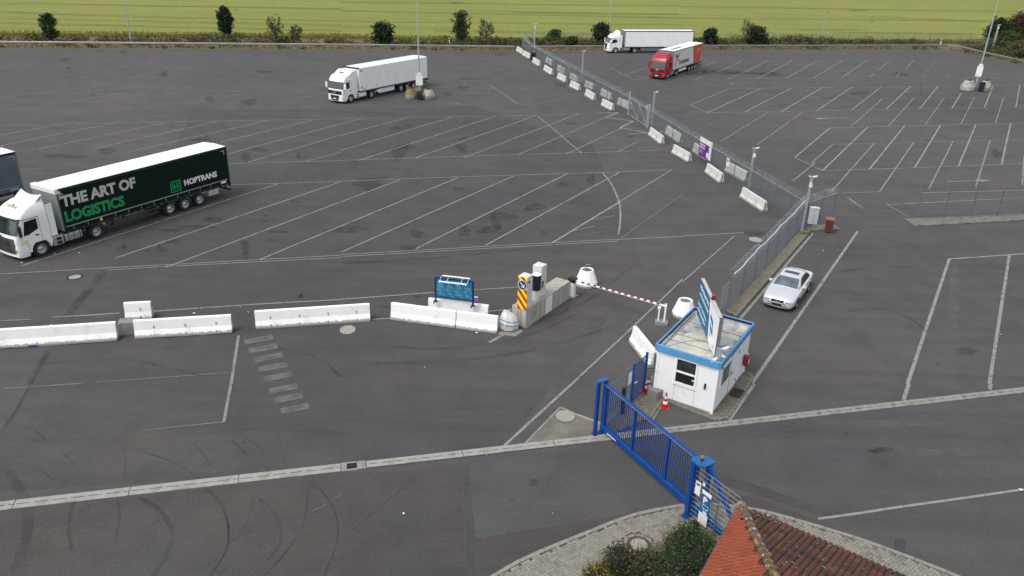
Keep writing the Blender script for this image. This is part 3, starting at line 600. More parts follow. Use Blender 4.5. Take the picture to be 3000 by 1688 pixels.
# triangular concrete apron left of the sliding gate
tri = GP(c32, [(1655,175),(1390,448),(2010,388),(2040,330)])
ap = sheet('concrete_apron', [tri], mat('apron_concrete', (.245, .225, .18), .9, var=.15, scale=1.5, dirt=(.14, .13, .10), dirt_amt=.45, dirt_scale=1, bump=.2), .024)
kerb_run(ap, [tri[0], tri[1]], .09, .04, 1.); kerb_run(ap, [tri[0], G(*c32(1780,235))], .09, .04, 1.)
kerb_run(ap, GP(c32, [(1780,235),(2000,315)]), .10, .06, .9, M_BARR)
plate(c32, 1690, 246, 72, 42, 'pale cut-corner cover slab set in the concrete triangle left of the blue gate', 8, 22.5, .05)
# island of the pedestrian gate
isl = GP(g5, [(490,1040),(700,1078),(640,1160),(590,1235)]) + GP(g6, [(250,545),(190,500),(180,420)])
IS2 = sheet('gate_island', [isl], M_JOINT, .03)
pave(IS2, [(p.x, p.y) for p in isl], .1, 0, .02, R(20), .03, .05, M_PVD, limit=260, focus=(6, 28))
kerb_run(IS2, [isl[1], isl[3]], .12, .09, .8, M_CONCD)
kerb_run(IS2, GP(g5, [(715,1085),(610,1250)]), .14, .03, .8, M_CONCD)
# island under the guard cabin
isr = smooth_pts(GP(g5, [(690,1075),(900,1160),(1115,1245),(1200,1258),(1262,1225),(1350,1080),(1450,920),(1462,885),(1435,855),(1385,842)]), 3)
IS1 = sheet('cabin_island', [isr + [G(*g5(960, 780))]], M_JOINT, .03)
pave(IS1, [(p.x, p.y) for p in isr] + [tuple(G(*g5(1300, 800)).xy)], .1, 0, .02, R(57), .03, .05, M_PVD, limit=280, focus=(10, 30))
kerb_run(IS1, isr, .12, .10, .7, M_CONCD)
# paved strip and kerb below the near fence
f2a = G(*c23(330, 900)); f2b = G(*c23(915, 255)); fo_a = G(*c23(400, 945)); fo_b = G(*c23(955, 305))
FS = sheet('fence_strip', [[f2a, f2b, fo_b, fo_a]], M_JOINT, .03)
fdir = (f2b-f2a); fang = math.atan2(fdir.y, fdir.x)
pave(FS, [tuple(p.xy) for p in (f2a, f2b, fo_b, fo_a)], .1, 0, .03, fang, .03, .05, [mat('paver_moss', (.27, .245, .16), .9, var=.15, scale=5, dirt=(.15, .14, .06), dirt_amt=.4, dirt_scale=2), M_PVD[2], M_PV[1]], limit=0, bond='run')
kerb_run(FS, [fo_a, fo_b], .1, .1, 1., M_CONCD); kerb_run(FS, [fo_a+Vector((.22, -.13, 0)), fo_b+Vector((.22, -.13, 0))], .16, .012, 1., M_CONC)
# kerbed plinths by the fence corner and right-hand fence
pl1 = GP(cC, [(1150,1235),(1300,1165),(1560,1185),(1640,1245),(1210,1262)])
b = MB(); b.prism([(p.x, p.y) for p in pl1], 0, .1); q = b.build('concrete_plinth', M_CONCD, bevel=.01); q['kind'] = 'structure'
pl2 = GP(c23, [(1668,210),(1750,262),(2574,218),(2900,198),(2900,150),(2574,168),(1760,204)])
b = MB(); b.prism([(p.x, p.y) for p in pl2], 0, .1); q = b.build('concrete_plinth', M_CONCD, bevel=.01); q['kind'] = 'structure'
# flush stone row at lower right
row = MB(); RS = sheet('stone_row', strip(GP(c33, [(1020,1018),(1270,985),(1590,935),(2200,850),(2574,795),(3000,735)]), .16), M_JOINT, .012)
kerb_run(RS, GP(c33, [(1020,1018),(1270,985),(1590,935),(2200,850),(2574,795),(3000,735)]), .12, .03, .9, M_CONC)
# ================================================================== VEHICLES
def wheel(root, x, y, r=.5, w=.30, style='truck', rim=M_CHROME, part='wheel'):
    """tyre lathe with its axis along y; outer face at y (sign of y tells the side)"""
    s = 1 if y > 0 else -1; h = r*.62
    b = MB(); b.lathe([(h, -w/2), (r*.94, -w/2), (r, -w*.32), (r, w*.32), (r*.94, w/2), (h, w/2)], 28, axis='y', caps=False)
    t = b.build(part, M_RUBBER, root, smooth=40); t.location = (x, y-s*w/2, r)
    d = MB(); S = s*w/2
    if style == 'truck':
        prof = [(h, S*.96), (h*.93, S*.98), (h*.88, S*.45), (h*.62, S*.30), (h*.40, S*.72), (h*.34, S*.80), (.0001, S*.80)]
    else: prof = [(h*1.02, S*.96), (h*.95, S*1.0), (h*.9, S*.75), (h*.3, S*.86), (.0001, S*.88)]
    d.lathe(prof, 28, axis='y', caps=False)
    if s < 0: d.f = [list(reversed(f)) for f in d.f]
    for k in range(10 if style == 'truck' else 7):
        a = 2*math.pi*k/(10 if style == 'truck' else 7)
        if style == 'truck': d.cyl((h*.74*math.cos(a), S*.34, h*.74*math.sin(a)), (h*.74*math.cos(a), S*.44, h*.74*math.sin(a)), h*.10, n=8, m=1)
        else:
            d.cyl((h*.62*math.cos(a), S*.80, h*.62*math.sin(a)), (h*.62*math.cos(a), S*.88, h*.62*math.sin(a)), h*.17, n=8, m=1)
    d.build('rim', [rim, M_BLK], t, smooth=40)
    return t
def loft(secs, closed=True):
    """secs: list of equal-length point rings -> verts, faces"""
    n = len(secs[0]); v = [p for s in secs for p in s]; f = []
    for i in range(len(secs)-1):
        for j in range(n if closed else n-1): f.append((i*n+j, i*n+(j+1) % n, (i+1)*n+(j+1) % n, (i+1)*n+j))
    return v, f
def rrect(xf, xb, hw, z, rf, rb=.08, k=5, bow=.0):
    """plan-view rounded rectangle of the cab at height z (front at xf, bowed)"""
    P = []
    for a in range(k+1):
        t = math.pi/2*a/k; P.append((xf-rf*.75+rf*.75*math.sin(t), hw-rf*.6+rf*.6*math.cos(t), z))
    m = [(xf+bow*(1-(q/3.)**2), y) for q, y in ((-3, 0), (-2, 0), (0, 0), (2, 0), (3, 0))]
    left = P; right = [(p[0], -p[1], z) for p in reversed(P)]
    yy = hw-rf*.6
    mid = [(xf+bow*(1-(c)**2), yy*(-c), z) for c in (-.6, -.2, .2, .6)]
    mid = [(p[0], p[1], z) for p in mid]
    ring = left + mid + right + [(xb+rb, -hw, z), (xb, -hw+rb, z), (xb, hw-rb, z), (xb+rb, hw, z)]
    return ring
def cab(root, style, paint, open_left=False):
    """tractor cab; front axle at x=15.15, nose at 16.6, back wall at 14.3"""
    if style == 'rounded':   # green / sloping roof
        Z = [(1.02,16.58,1.24,.34),(1.35,16.60,1.25,.36),(1.62,16.56,1.25,.38),(1.95,16.45,1.24,.38),(2.55,16.22,1.23,.38),(2.72,16.16,1.23,.38),(2.95,15.98,1.20,.40),(3.18,15.70,1.14,.42),(3.36,15.30,1.07,.42),(3.46,14.95,1.0,.40)]
    elif style == 'boxy':    # upright with tall roof
        Z = [(1.02,16.58,1.24,.26),(1.35,16.60,1.25,.28),(1.70,16.56,1.25,.30),(2.0,16.50,1.25,.30),(2.55,16.34,1.24,.30),(2.75,16.28,1.24,.32),(3.0,16.12,1.22,.34),(3.2,15.92,1.18,.36),(3.32,15.68,1.12,.36),(3.38,15.45,1.06,.36)]
    else:                    # aerodynamic
        Z = [(1.02,16.55,1.24,.40),(1.35,16.58,1.25,.42),(1.70,16.52,1.25,.44),(2.0,16.38,1.24,.44),(2.55,16.10,1.23,.44),(2.75,16.02,1.22,.44),(3.0,15.86,1.19,.44),(3.25,15.60,1.12,.44),(3.45,15.2,1.03,.44),(3.56,14.9,.95,.42)]
    secs = [rrect(xf, 14.32, hw, z, rf, bow=.07) for z, xf, hw, rf in Z]
    v, f = loft(secs); n = len(secs[0]); f.append(tuple(range(n-1, -1, -1))); f.append(tuple(range((len(secs)-1)*n, len(secs)*n)))
    if open_left:
        kill = [i*n+n-1 for i in (1, 2, 3)]; f = [q for i, q in enumerate(f) if i not in kill]
    b = MB(); b.add(v, f)
    if open_left:
        O = {'a': (14.40,1.35), 'b': (15.75,1.35), 'c': (16.33,1.35), 'c2': (16.275,1.62), 'd': (16.165,1.95), 'e': (15.935,2.55), 'f': (14.40,2.55)}
        Wd = [(15.10,1.86),(15.75,1.62),(16.05,1.62),(15.96,2.02),(15.86,2.48),(15.10,2.52)]
        Y = lambda p: (p[0], 1.25-.02*(p[1]-1.35)/1.2, p[1])
        for q in ([O['a'],O['b'],Wd[1],Wd[0]],[O['b'],O['c'],Wd[2],Wd[1]],[O['c'],O['c2'],O['d'],Wd[3],Wd[2]],[O['d'],O['e'],Wd[4],Wd[3]],[O['e'],O['f'],Wd[5],Wd[4]],[O['f'],O['a'],Wd[0],Wd[5]]):
            b.add([Y(p) for p in reversed(q)], [tuple(range(len(q)))])
    b.build('cab', paint, root, smooth=38)
    if open_left:
        bb = MB(); bb.box(14.5, 16.0, -1.15, 1.17, 1.25, 2.6); bb.f = [q for i, q in enumerate(bb.f) if i != 4]; bb.build('interior', M_BLK, root)
        bb = MB(); bb.box(14.62, 15.1, .25, .85, 1.3, 1.6); bb.box(14.60, 14.75, .28, .82, 1.6, 2.3); bb.build('driver_seat', mat('seat_grey', (.06,.06,.065), .9), root, bevel=.04)
    def ring(z):
        if z < Z[0][0]: return rrect(Z[0][1]+.03, 14.32, Z[0][2], z, Z[0][3], bow=.07)
        for i in range(len(Z)-1):
            if Z[i][0] <= z <= Z[i+1][0]:
                t = (z-Z[i][0])/(Z[i+1][0]-Z[i][0]); q = [Z[i][k]+(Z[i+1][k]-Z[i][k])*t for k in range(4)]
                return rrect(q[1], 14.32, q[2], z, q[3], bow=.07)
    def front_patch(name, z0, z1, i0, i1, m, off=.012, parent=root, rows=5, shrink=0.):
        s = []
        for r_ in range(rows+1):
            z = z0+(z1-z0)*r_/rows; rg = ring(z)[i0:i1]; c = (15.2, 0)
            s.append([(p[0]+off*(1 if abs(p[1]) < 1.1 else .4), p[1]*(1+off*.8), p[2]) for p in rg])
        # close behind
        back = [[(p[0]-.03, p[1]*.985, p[2]) for p in q] for q in s]
        bb = MB(); v, f = loft(s, False); bb.add(v, f)
        nn = len(s[0]); k = len(s); off_ = len(v); v2, f2 = loft(back, False); 
        edge = [j for j in range(nn)]+[i*nn+nn-1 for i in range(1, k)]+[(k-1)*nn+j for j in range(nn-2, -1, -1)]+[i*nn for i in range(k-2, 0, -1)]
        allv = v+v2; fe = [(edge[i], edge[i-1], off_+edge[i-1], off_+edge[i]) for i in range(len(edge))]
        bb2 = MB(); bb2.add(allv, f+fe); return bb2.build(name, m, parent, smooth=50)
    ws0, ws1 = {'rounded': (1.72, 2.60), 'boxy': (1.74, 2.58), 'aero': (1.78, 2.62)}[style]
    front_patch('windscreen', ws0, ws1, 2, 14, M_GLASS)
    # sun visor
    if style == 'rounded': front_patch('sun_visor', 2.60, 2.70, 2, 14, M_BLK, .05)
    # side windows, doors, handles
    for s in (1, -1):
        y = 1.236*s
        sw = {'rounded': [(15.10,1.86),(15.75,1.62),(16.05,1.62),(15.96,2.02),(15.86,2.48),(15.10,2.52)], 'boxy': [(15.32,1.78),(15.92,1.72),(16.12,1.72),(16.10,2.0),(15.98,2.48),(15.32,2.50)], 'aero': [(14.95,1.95),(15.25,1.78),(16.0,1.72),(15.95,2.05),(15.80,2.42),(15.2,2.44),(14.98,2.25)]}[style]
        bb = MB(); bb.prism(sw, y-.01, y+.022*s, 'y'); bb.build('side_window', M_CLEAR if (open_left and s > 0) else M_GLASS, root)
        bb = MB(); x0 = 14.98 if style != 'aero' else 14.82
        for (xa, za), (xb, zb) in (((x0,1.05),(x0,2.62)),((x0,2.62),(16.0,2.60)),((16.22,1.05),(16.22,1.62))):
            bb.box(min(xa,xb)-.007, max(xa,xb)+.007, y-.01, y+.019*s, min(za,zb), max(za,zb)+.012)
        bb.build('door_seam', mat('seam_grey', (.16,.16,.16) if paint is not M_REDL else (.1,0,0), .7), root)
        bb = MB(); bb.prism([(15.12,1.42),(15.34,1.46),(15.36,1.56),(15.14,1.50)], y, y+.03*s, 'y'); bb.build('door_handle', M_BLK, root)
        # mirror on arm
        mm = paint
        bb = MB(); bb.box(16.30, 16.46, s*1.42 if s > 0 else s*1.66, s*1.66 if s > 0 else s*1.42, 1.72, 2.42); o = bb.build('mirror', mm if style != 'rounded' else M_BLK, root, bevel=.05)
        bb = MB(); bb.tube([(16.2, s*1.2, 2.50), (16.38, s*1.42, 2.50), (16.38, s*1.5, 2.42)], .025); bb.build('mirror_arm', M_BLK, o); bb = MB(); bb.tube([(16.3, s*1.2, 1.62), (16.38, s*1.42, 1.66), (16.38, s*1.5, 1.74)], .025); bb.build('mirror_arm', M_BLK, o)
        # headlight
        hl = [(16.28, .70), (16.50, .70), (16.56, .92), (16.30, .96)]
        bb = MB(); bb.at((0, 0, 0)); y0, y1 = sorted((s*.80, s*1.16)); bb.box(16.40, 16.615, y0, y1, .66, .86); bb.build('headlight', M_LAMP, root, bevel=.03)
    # bumper and lower front
    sec = [rrect(16.52, 15.85, 1.22, .28, .3, bow=.06), rrect(16.60, 15.85, 1.25, .36, .32, bow=.07), rrect(16.62, 15.85, 1.25, .80, .34, bow=.07), rrect(16.60, 15.85, 1.245, 1.03, .34, bow=.07)]
    v, f = loft(sec); n = len(sec[0]); f += [tuple(range(n-1, -1, -1)), tuple(range(3*n, 4*n))]
    bb = MB(); bb.add(v, f); bb.build('bumper', paint, root, smooth=38)
    # wheel-arch panels
    for s in (1, -1):
        arc = [(15.15+.60*math.cos(t), .50+.60*math.sin(t)) for t in [math.pi*k/10 for k in range(11)]]
        P = [(15.86, .40), (15.86, 1.16), (14.36, 1.16), (14.42, .95), (14.53, .5)] + list(reversed(arc))
        bb = MB(); P2 = [(15.86,.40),(15.86,1.18),(14.34,1.18),(14.40,.92),(14.50,.50)]
        ring_ = arc  # from right (15.75) to left (14.55)
        top = [(15.86,.50),(15.86,.80),(15.80,1.18),(15.60,1.18),(15.35,1.18),(15.15,1.18),(14.95,1.18),(14.70,1.18),(14.42,1.12),(14.38,.85),(14.50,.50)]
        y0, y1 = (1.0, 1.255) if s > 0 else (-1.255, -1.0)
        vs = [(p[0], y0, p[1]) for p in arc]+[(p[0], y0, p[1]) for p in top]+[(p[0], y1, p[1]) for p in arc]+[(p[0], y1, p[1]) for p in top]
        k = 11; fs = []
        for i in range(10):
            fs += [(i, i+1, k+i+1, k+i), (2*k+i+1, 2*k+i, 3*k+i, 3*k+i+1), (i+1, i, 2*k+i, 2*k+i+1), (k+i, k+i+1, 3*k+i+1, 3*k+i)]
        bb = MB(); bb.add(vs, fs); bb.build('wheel_arch', paint, root)
    bb = MB(); bb.box(14.40, 15.9, -.98, .98, .55, 1.04); bb.build('engine_tunnel', M_BLK, root)
    # grille
    if style == 'rounded':
        front_patch('grille', .55, 1.52, 5, 12, mat('grille_chrome', (.22, .23, .24), .35, .6), .02)
        g = MB()
        for k in range(6):
            rg = ring(1.06+.0) if False else None
            z = .60+.145*k; xf = 16.68 if z < 1.4 else 16.66
            g.box(xf-.01, xf+.028, -.74+.02*k, .74-.02*k, z, z+.062)
        g.build('grille_slats', M_BLK, root)
        text('DAF', .17, root, 'badge_lettering', M_BLK, (16.735, -.25, 1.56), (R(90), 0, R(90)), bold=.01)
    elif style == 'boxy':
        front_patch('grille', 1.12, 1.55, 5, 12, M_BLK, .02)
        g = MB(); g.prism([(-.72, 1.0), (.72, 1.0), (.52, .42), (-.52, .42)], 16.60, 16.72, 'x'); g.build('lower_grille', M_BLK, root)
        g = MB(); g.box(16.70, 16.73, -.55, .55, .86, .89); g.box(16.70, 16.73, -.5, .5, .74, .77); g.build('grille_bar', mat('grille_chrome', (.22, .23, .24), .35, .6), root)
        text('MAN', .20, root, 'badge_lettering', M_CHROME, (16.705, -.28, 1.24), (R(90), 0, R(90)), bold=.006, space=1.15)
        g = MB(); g.box(16.66, 16.70, -.75 if paint is M_REDL else -.12, .75 if paint is M_REDL else .12, 1.54 if paint is M_REDL else 1.47, 1.60 if paint is M_REDL else 1.53); g.build('grille_trim', M_CHROME if paint is M_WHITE else M_WHITE, root)
        g = MB(); g.box(16.72, 16.735, -.26, .26, .55, .66); g.build('number_plate', M_PAPER, root)
    else:
        g = MB(); g.prism([(-.62, 1.66), (.62, 1.66), (.42, .95), (.5, .55), (-.5, .55), (-.42, .95)], 16.50, 16.69, 'x'); g.build('grille', M_BLK, root, bevel=.03)
        g = MB(); g.box(16.68, 16.71, -.25, .25, 1.42, 1.50); g.build('badge', M_CHROME, root)
    # roof fairing / spoiler
    if style == 'rounded':
        pts = []
        s0 = []; s1 = []
        K_ = 9
        for i in range(K_):
            y = -1.05+2.1*i/(K_-1); bow = (1-(y/1.05)**2)
            s0.append((14.95+.28*bow, y, 3.30+.06*bow)); s1.append((14.36+.10*bow, y*1.02, 3.82-.22*bow*.6))
        v, f = loft([s0, [(p[0]*.6+q[0]*.4, p[1], p[2]*.52+q[2]*.48) for p, q in zip(s0, s1)], s1, [(p[0]-.05, p[1], p[2]-.03) for p in s1], [(p[0]-.28, p[1], p[2]-.12) for p in s0]], False)
        bb = MB(); bb.add(v, f); bb.build('roof_spoiler', paint, root, smooth=50)
        bb = MB(); bb.box(15.35, 15.8, -.5, .5, 3.16, 3.20, tx=.02); o = bb.build('roof_hatch', mat('hatch_cream', (.62,.60,.50), .5), root); o.rotation_euler = (0, R(0), 0)
        o.location = (0, 0, .06); b_ = MB(); b_.cyl((15.55, 0, 3.24), (15.55, 0, 3.30), .12, .08, 12); b_.build('roof_vent', M_BLK, root)
    elif style == 'boxy':
        s0 = [(15.60, y, 3.30) for y in (-.95, -.5, 0, .5, .95)]; s1 = [(14.75, y, 3.78) for y in (-1.02, -.5, 0, .5, 1.02)]; s2 = [(14.40, y, 3.80) for y in (-1.05, -.5, 0, .5, 1.05)]; s3 = [(14.38, y, 3.2) for y in (-1.05, -.5, 0, .5, 1.05)]
        v, f = loft([s0, s1, s2, s3], False); n = 5
        f += [(0, 5, 10, 15), (19, 14, 9, 4)]
        bb = MB(); bb.add(v, f); bb.build('roof_spoiler', paint, root, smooth=30)
        bb = MB(); bb.at((15.25, 0, 3.51), ry=R(29.5)); bb.box(-.12, .12, -.32, .32, .0, .03); bb.build('roof_hatch', mat('hatch_grey', (.20,.21,.22), .5), root)
        bb = MB()
        for k in range(4): bb.box(15.72, 15.80, -.62+.4*k, -.54+.4*k, 3.24, 3.36)
        bb.build('roof_lamps', M_LAMP, root)
        for s in (1, -1):
            bb = MB(); y0, y1 = sorted((s*1.02, s*1.22)); bb.prism([(14.36, 3.74), (14.75, 3.66), (15.4, 3.25), (15.6, 2.9), (14.36, 2.9)], y0, y1, 'y'); bb.build('side_fairing', paint, root, bevel=.04)
    else:
        s0 = [(15.05, y, 3.44) for y in (-.8, -.4, 0, .4, .8)]; s1 = [(14.55, y, 3.84) for y in (-.95, -.5, 0, .5, .95)]; s2 = [(14.34, y, 3.84) for y in (-1., -.5, 0, .5, 1.)]; s3 = [(14.33, y, 3.2) for y in (-1.05, -.5, 0, .5, 1.05)]
        v, f = loft([s0, s1, s2, s3], False); f += [(0, 5, 10, 15), (19, 14, 9, 4)]
        bb = MB(); bb.add(v, f); bb.build('roof_spoiler', paint, root, smooth=30)
        bb = MB(); bb.box(15.3, 15.7, -.3, .3, 3.46, 3.50); bb.build('roof_hatch', M_BLK, root)
    # rear side fairing
    for s in (1, -1):
        bb = MB(); y0, y1 = sorted((s*1.20, s*1.25)); bb.box(13.98, 14.34, y0, y1, 1.1 if style != 'aero' else 1.0, 3.2, tx=.0); bb.build('side_deflector', paint if style == 'rounded' else (paint if style == 'boxy' else paint), root, bevel=.01)
M_CLEAR, _nt, _b = base_mat('tinted_clear_glass'); _b.inputs['Base Color'].default_value = (.02, .025, .025, 1); _b.inputs['Roughness'].default_value = .05; _b.inputs['Alpha'].default_value = .35
def tractor(root, style, paint, tank=M_STEEL, open_left=False):
    cab(root, style, paint, open_left)
    b = MB(); b.box(10.6, 16.2, -.45, -.30, .72, .98); b.box(10.6, 16.2, .30, .45, .72, .98); b.box(11.0, 12.6, -.6, .6, .98, 1.08); b.box(10.7, 14.3, -.3, .3, .6, .85); b.build('chassis', M_BLK, root)
    for y in (1.22, -1.22): wheel(root, 15.15, y, .5, .30); wheel(root, 11.4, y, .5, .42)
    b = MB()
    for s in (1, -1):
        arc0 = [(11.4+.60*math.cos(t), .55+.58*math.sin(t)) for t in [math.pi*k/8 for k in range(1, 8)]]
        P = arc0+[(11.4+.57*math.cos(t), .55+.55*math.sin(t)) for t in [math.pi*k/8 for k in range(7, 0, -1)]]
        b.prism(P, min(.72*s, 1.22*s), max(.72*s, 1.22*s), 'y')
    b.build('mudguard', M_BLK, root)
    for s in (1, -1):
        tk = MB(); y = s*.92
        tk.box(12.35, 13.55, y-.30, y+.30, .42, 1.0); o = tk.build('fuel_tank', tank, root, bevel=.12, seg=4)
        st = MB()
        for x in (12.55, 12.95, 13.35): st.box(x-.03, x+.03, y-.315, y+.315, .405, 1.015)
        st.build('tank_strap', M_BLK, o, bevel=.1, seg=3)
        sp = MB(); sp.box(13.65, 14.38, y-.30, y+.30, .40, 1.0); o = sp.build('step_box', tank, root, bevel=.05)
        sp = MB(); sp.box(13.82, 14.12, y+.29*s-.02, y+.29*s+.03, .48, .66); sp.box(13.82, 14.12, y+.29*s-.02, y+.29*s+.03, .74, .92); sp.build('step', M_BLK, o)
def trailer(root, kind, side_m, roof_m, skirt=None):
    B = 1.275; z0 = 1.13 if kind != 'reefer' else 1.18
    # front and rear walls, roof
    b = MB(); b.box(.0, .07, -B+.01, B-.01, 1.05, 3.93); b.build('rear_doors', mat('door_grey', (.45, .46, .46), .5, var=.08) if kind != 'reefer' else M_WHITEM, root)
    b = MB(); b.box(13.52, 13.6, -B+.01, B-.01, 1.2, 3.80); fw = b.build('front_wall', mat('front_wall_grey', (.33, .345, .34), .6, .2, var=.12, scale=2) if kind != 'reefer' else M_WHITEM, root)
    b = MB()
    n = 24
    for i in range(n):
        x0, x1 = 13.6*i/n, 13.6*(i+1)/n; h = .012*(i % 2) if kind != 'reefer' else 0
        b.add([(x0, -B, 3.93), (x1, -B, 3.93), (x1, 0, 4.0+h), (x0, 0, 4.0+h), (x0, B, 3.93), (x1, B, 3.93)], [(0, 1, 2, 3), (3, 2, 5, 4)] if kind != 'reefer' else [(0, 1, 2, 3), (3, 2, 5, 4)])
    b.add([(0, -B, 3.93), (0, B, 3.93), (0, 0, 4.0)], [(0, 2, 1)]); b.add([(13.6, -B, 3.93), (13.6, B, 3.93), (13.6, 0, 4.0)], [(0, 1, 2)])
    b.build('roof', roof_m, root)
    if kind == 'curtain':
        b = MB(); b.box(13.25, 13.66, -B-.01, B+.01, 3.62, 3.985); b.build('front_roof_cap', mat('cap_cream', (.66, .65, .60), .6, var=.06), root, bevel=.06)
    for s in (1, -1):
        if kind == 'reefer':
            b = MB(); y0, y1 = sorted((s*(B-.05), s*B)); b.box(.07, 13.52, y0, y1, z0, 3.93); b.build('side_wall', side_m, root)
            b = MB(); y0, y1 = sorted((s*(B-.02), s*(B+.012))); b.box(.07, 13.55, y0, y1, z0-.06, z0+.03); b.build('side_rail', mat('rail_grey', (.35, .36, .36), .5), root)
        else:
            # slightly wavy curtain
            nx, nz = 60, 6; v = []; r_ = random.Random(3)
            for i in range(nx+1):
                for j in range(nz+1):
                    x = .12+13.28*i/nx; z = z0+(3.80-z0)*j/nz; wv = .006*math.sin(i*1.7+j*.4)+.004*math.sin(i*.9-j)+ (.015*(1-j/nz) if i % 2 else 0)*.4
                    v.append((x, s*(B-.015+wv), z))
            f = [(i*(nz+1)+j, (i+1)*(nz+1)+j, (i+1)*(nz+1)+j+1, i*(nz+1)+j+1) for i in range(nx) for j in range(nz)]
            if s > 0: f = [tuple(reversed(q)) for q in f]
            b = MB(); b.add(v, f); b.build('curtain', side_m, root, smooth=60)
            b = MB(); y0, y1 = sorted((s*(B-.06), s*(B+.012))); b.box(.05, 13.42, y0, y1, 3.80, 3.95); b.build('top_rail', M_NAVY if kind == 'curtain_blue' else (M_BLK if side_m is M_CURT or kind == 'curtain' else mat('rail_grey', (.35, .36, .36), .5)), root)
            b = MB(); y0, y1 = sorted((s*(B-.08), s*(B-.01)))
            for x in (.06, 13.46): b.box(x-.05, x+.06, y0, y1, 1.1, 3.92)
            b.build('corner_post', M_BLK if side_m is M_CURT else mat('rail_grey', (.35, .36, .36), .5), root)
            b = MB()
            for k in range(25):
                x = .4+12.9*k/24; y0, y1 = sorted((s*(B-.02), s*(B+.016))); b.box(x-.018, x+.018, y0, y1, z0-.12, z0+.22 if kind != 'curtain' else z0+.04)
            q_ = b.build('curtain_buckles', mat('buckle_grey', (.30, .32, .32), .5) if side_m is not M_CURT else mat('buckle_dark', (.14, .16, .155), .5), root); q_['kind'] = 'stuff'
    b = MB(); b.box(.05, 13.5, -B+.03, B-.03, 1.0, z0); b.box(.3, 13.2, -.5, -.35, .72, 1.0); b.box(.3, 13.2, .35, .5, .72, 1.0); b.box(-.02, .1, -B, B, .93, 1.1)
    for x in (2.0, 3.0, 4.31, 5.62, 7.4, 9.2, 10.4): b.box(x-.05, x+.05, -1.1, 1.1, .82, 1.0)
    b.build('trailer_chassis', M_BLK, root)
    b = MB(); b.box(-.04, .06, -1.2, 1.2, .45, .60); b.box(0, .1, -.7, -.6, .5, 1.); b.box(0, .1, .6, .7, .5, 1.); bu = b.build('underrun_bar', M_BLK, root)
    for s in (1, -1):
        b = MB(); y0, y1 = sorted((s*.82, s*1.2)); b.box(-.07, -.01, y0, y1, .80, .93); b.build('tail_light', M_REDL, root)
        b = MB(); y0, y1 = sorted((s*.72, s*.88)); b.box(9.85, 10.05, y0, y1, .3, 1.0); b.build('landing_leg', M_BLK, root)
    for x in (3.0, 4.31, 5.62):
        for y in (1.22, -1.22): wheel(root, x, y, .5, .36)
    b = MB()
    for x in (3.0, 4.31, 5.62): b.cyl((x, -1.1, .5), (x, 1.1, .5), .08)
    b.build('axle', M_BLK, root)
# ------------------------------------------------- green curtain truck in front
GR = thing('articulated_truck', 'white cab with dark green curtain trailer lettered THE ART OF LOGISTICS, at the left', 'truck', (-23.278, 59.016, 0), 4.20298)
tractor(GR, 'rounded', M_WHITE, open_left=True); trailer(GR, 'curtain', M_CURT, M_WHITEM)
Ty = 1.275+.024; TR = (R(90), 0, R(180))
text('THE ART OF', .96, GR, 'curtain_lettering', M_PALE, (13.36, Ty, 2.78), TR, bold=.040, sx=1.0, space=.99)
text('LOGISTICS', .94, GR, 'curtain_lettering', M_GREEN, (13.36, Ty, 1.76), TR, bold=.042, sx=.95, space=.99)
text('HOPTRANS', .56, GR, 'curtain_lettering', mat('white_print', (.72, .72, .70), .5), (4.22, Ty, 1.90), TR, bold=.026, sx=1.03, space=1.0)
b = MB()
for x0, x1, za, zb in ((4.50,5.40,1.62,1.70),(4.50,5.40,2.36,2.44),(5.32,5.40,1.62,2.44),(4.50,4.58,1.62,2.44),(5.16,5.24,1.78,2.28),(4.66,4.74,1.78,2.28),(5.10,5.16,1.98,2.08),(5.02,5.1,1.78,2.28),(4.80,4.88,1.78,2.28),(4.80,5.10,1.98,2.08)): b.box(x0, x1, Ty-.01, Ty+.004, za, zb)
b.build('curtain_logo', M_GREEN, GR)
b = MB(); b.box(.28, 13.40, Ty-.01, Ty+.003, 1.42, 1.475)
for x, z, s in ((13.45, 3.62, 1), (.30, 3.72, -1)):
    b.box(min(x, x-.30*s), max(x, x-.30*s), Ty-.02, Ty+.003, z-.07, z); b.box(min(x, x-.06*s), max(x, x-.06*s), Ty-.02, Ty+.003, z-.36, z-.07)
for k in range(13): b.box(.9+k*1.0, .925+k*1.0, Ty-.01, Ty+.002, 1.16, 1.40)
b.build('marker_lines', mat('reflective_tape', (.50, .52, .51), .4), GR)
b = MB(); b.box(.45, .95, Ty-.012, Ty+.001, 1.21, 1.37); b.build('maker_plate', M_PAPER, GR)
b = MB(); b.box(1.2, 2.1, .95, 1.2, .50, .95); b.build('pallet_box', mat('box_cream', (.62, .61, .55), .6), GR, bevel=.02)
b = MB(); b.box(6.6, 10.6, 1.10, 1.16, .45, .60); b.box(6.6, 10.6, 1.10, 1.16, .75, .90); b.build('side_guard', mat('guard_dark', (.05, .055, .055), .5), GR)
b = MB(); b.box(15.92, 16.10, 1.245, 1.27, 1.12, 1.34); b.build('door_sticker', M_YEL, GR)
b = MB(); b.box(10.9, 11.05, Ty-.01, Ty+.01, 1.20, 1.36); b.build('curtain_sticker', M_YEL, GR)
text('HOPTRANS', .16, GR, 'cab_lettering', mat('soft_grey_print', (.25, .25, .25), .5), (16.10, -.45, 2.88), (R(48), 0, R(90)), bold=.003)
# driver seen behind the side window: torso, head and arm
def person_mesh(chains, mats_, parent, name):
    pass
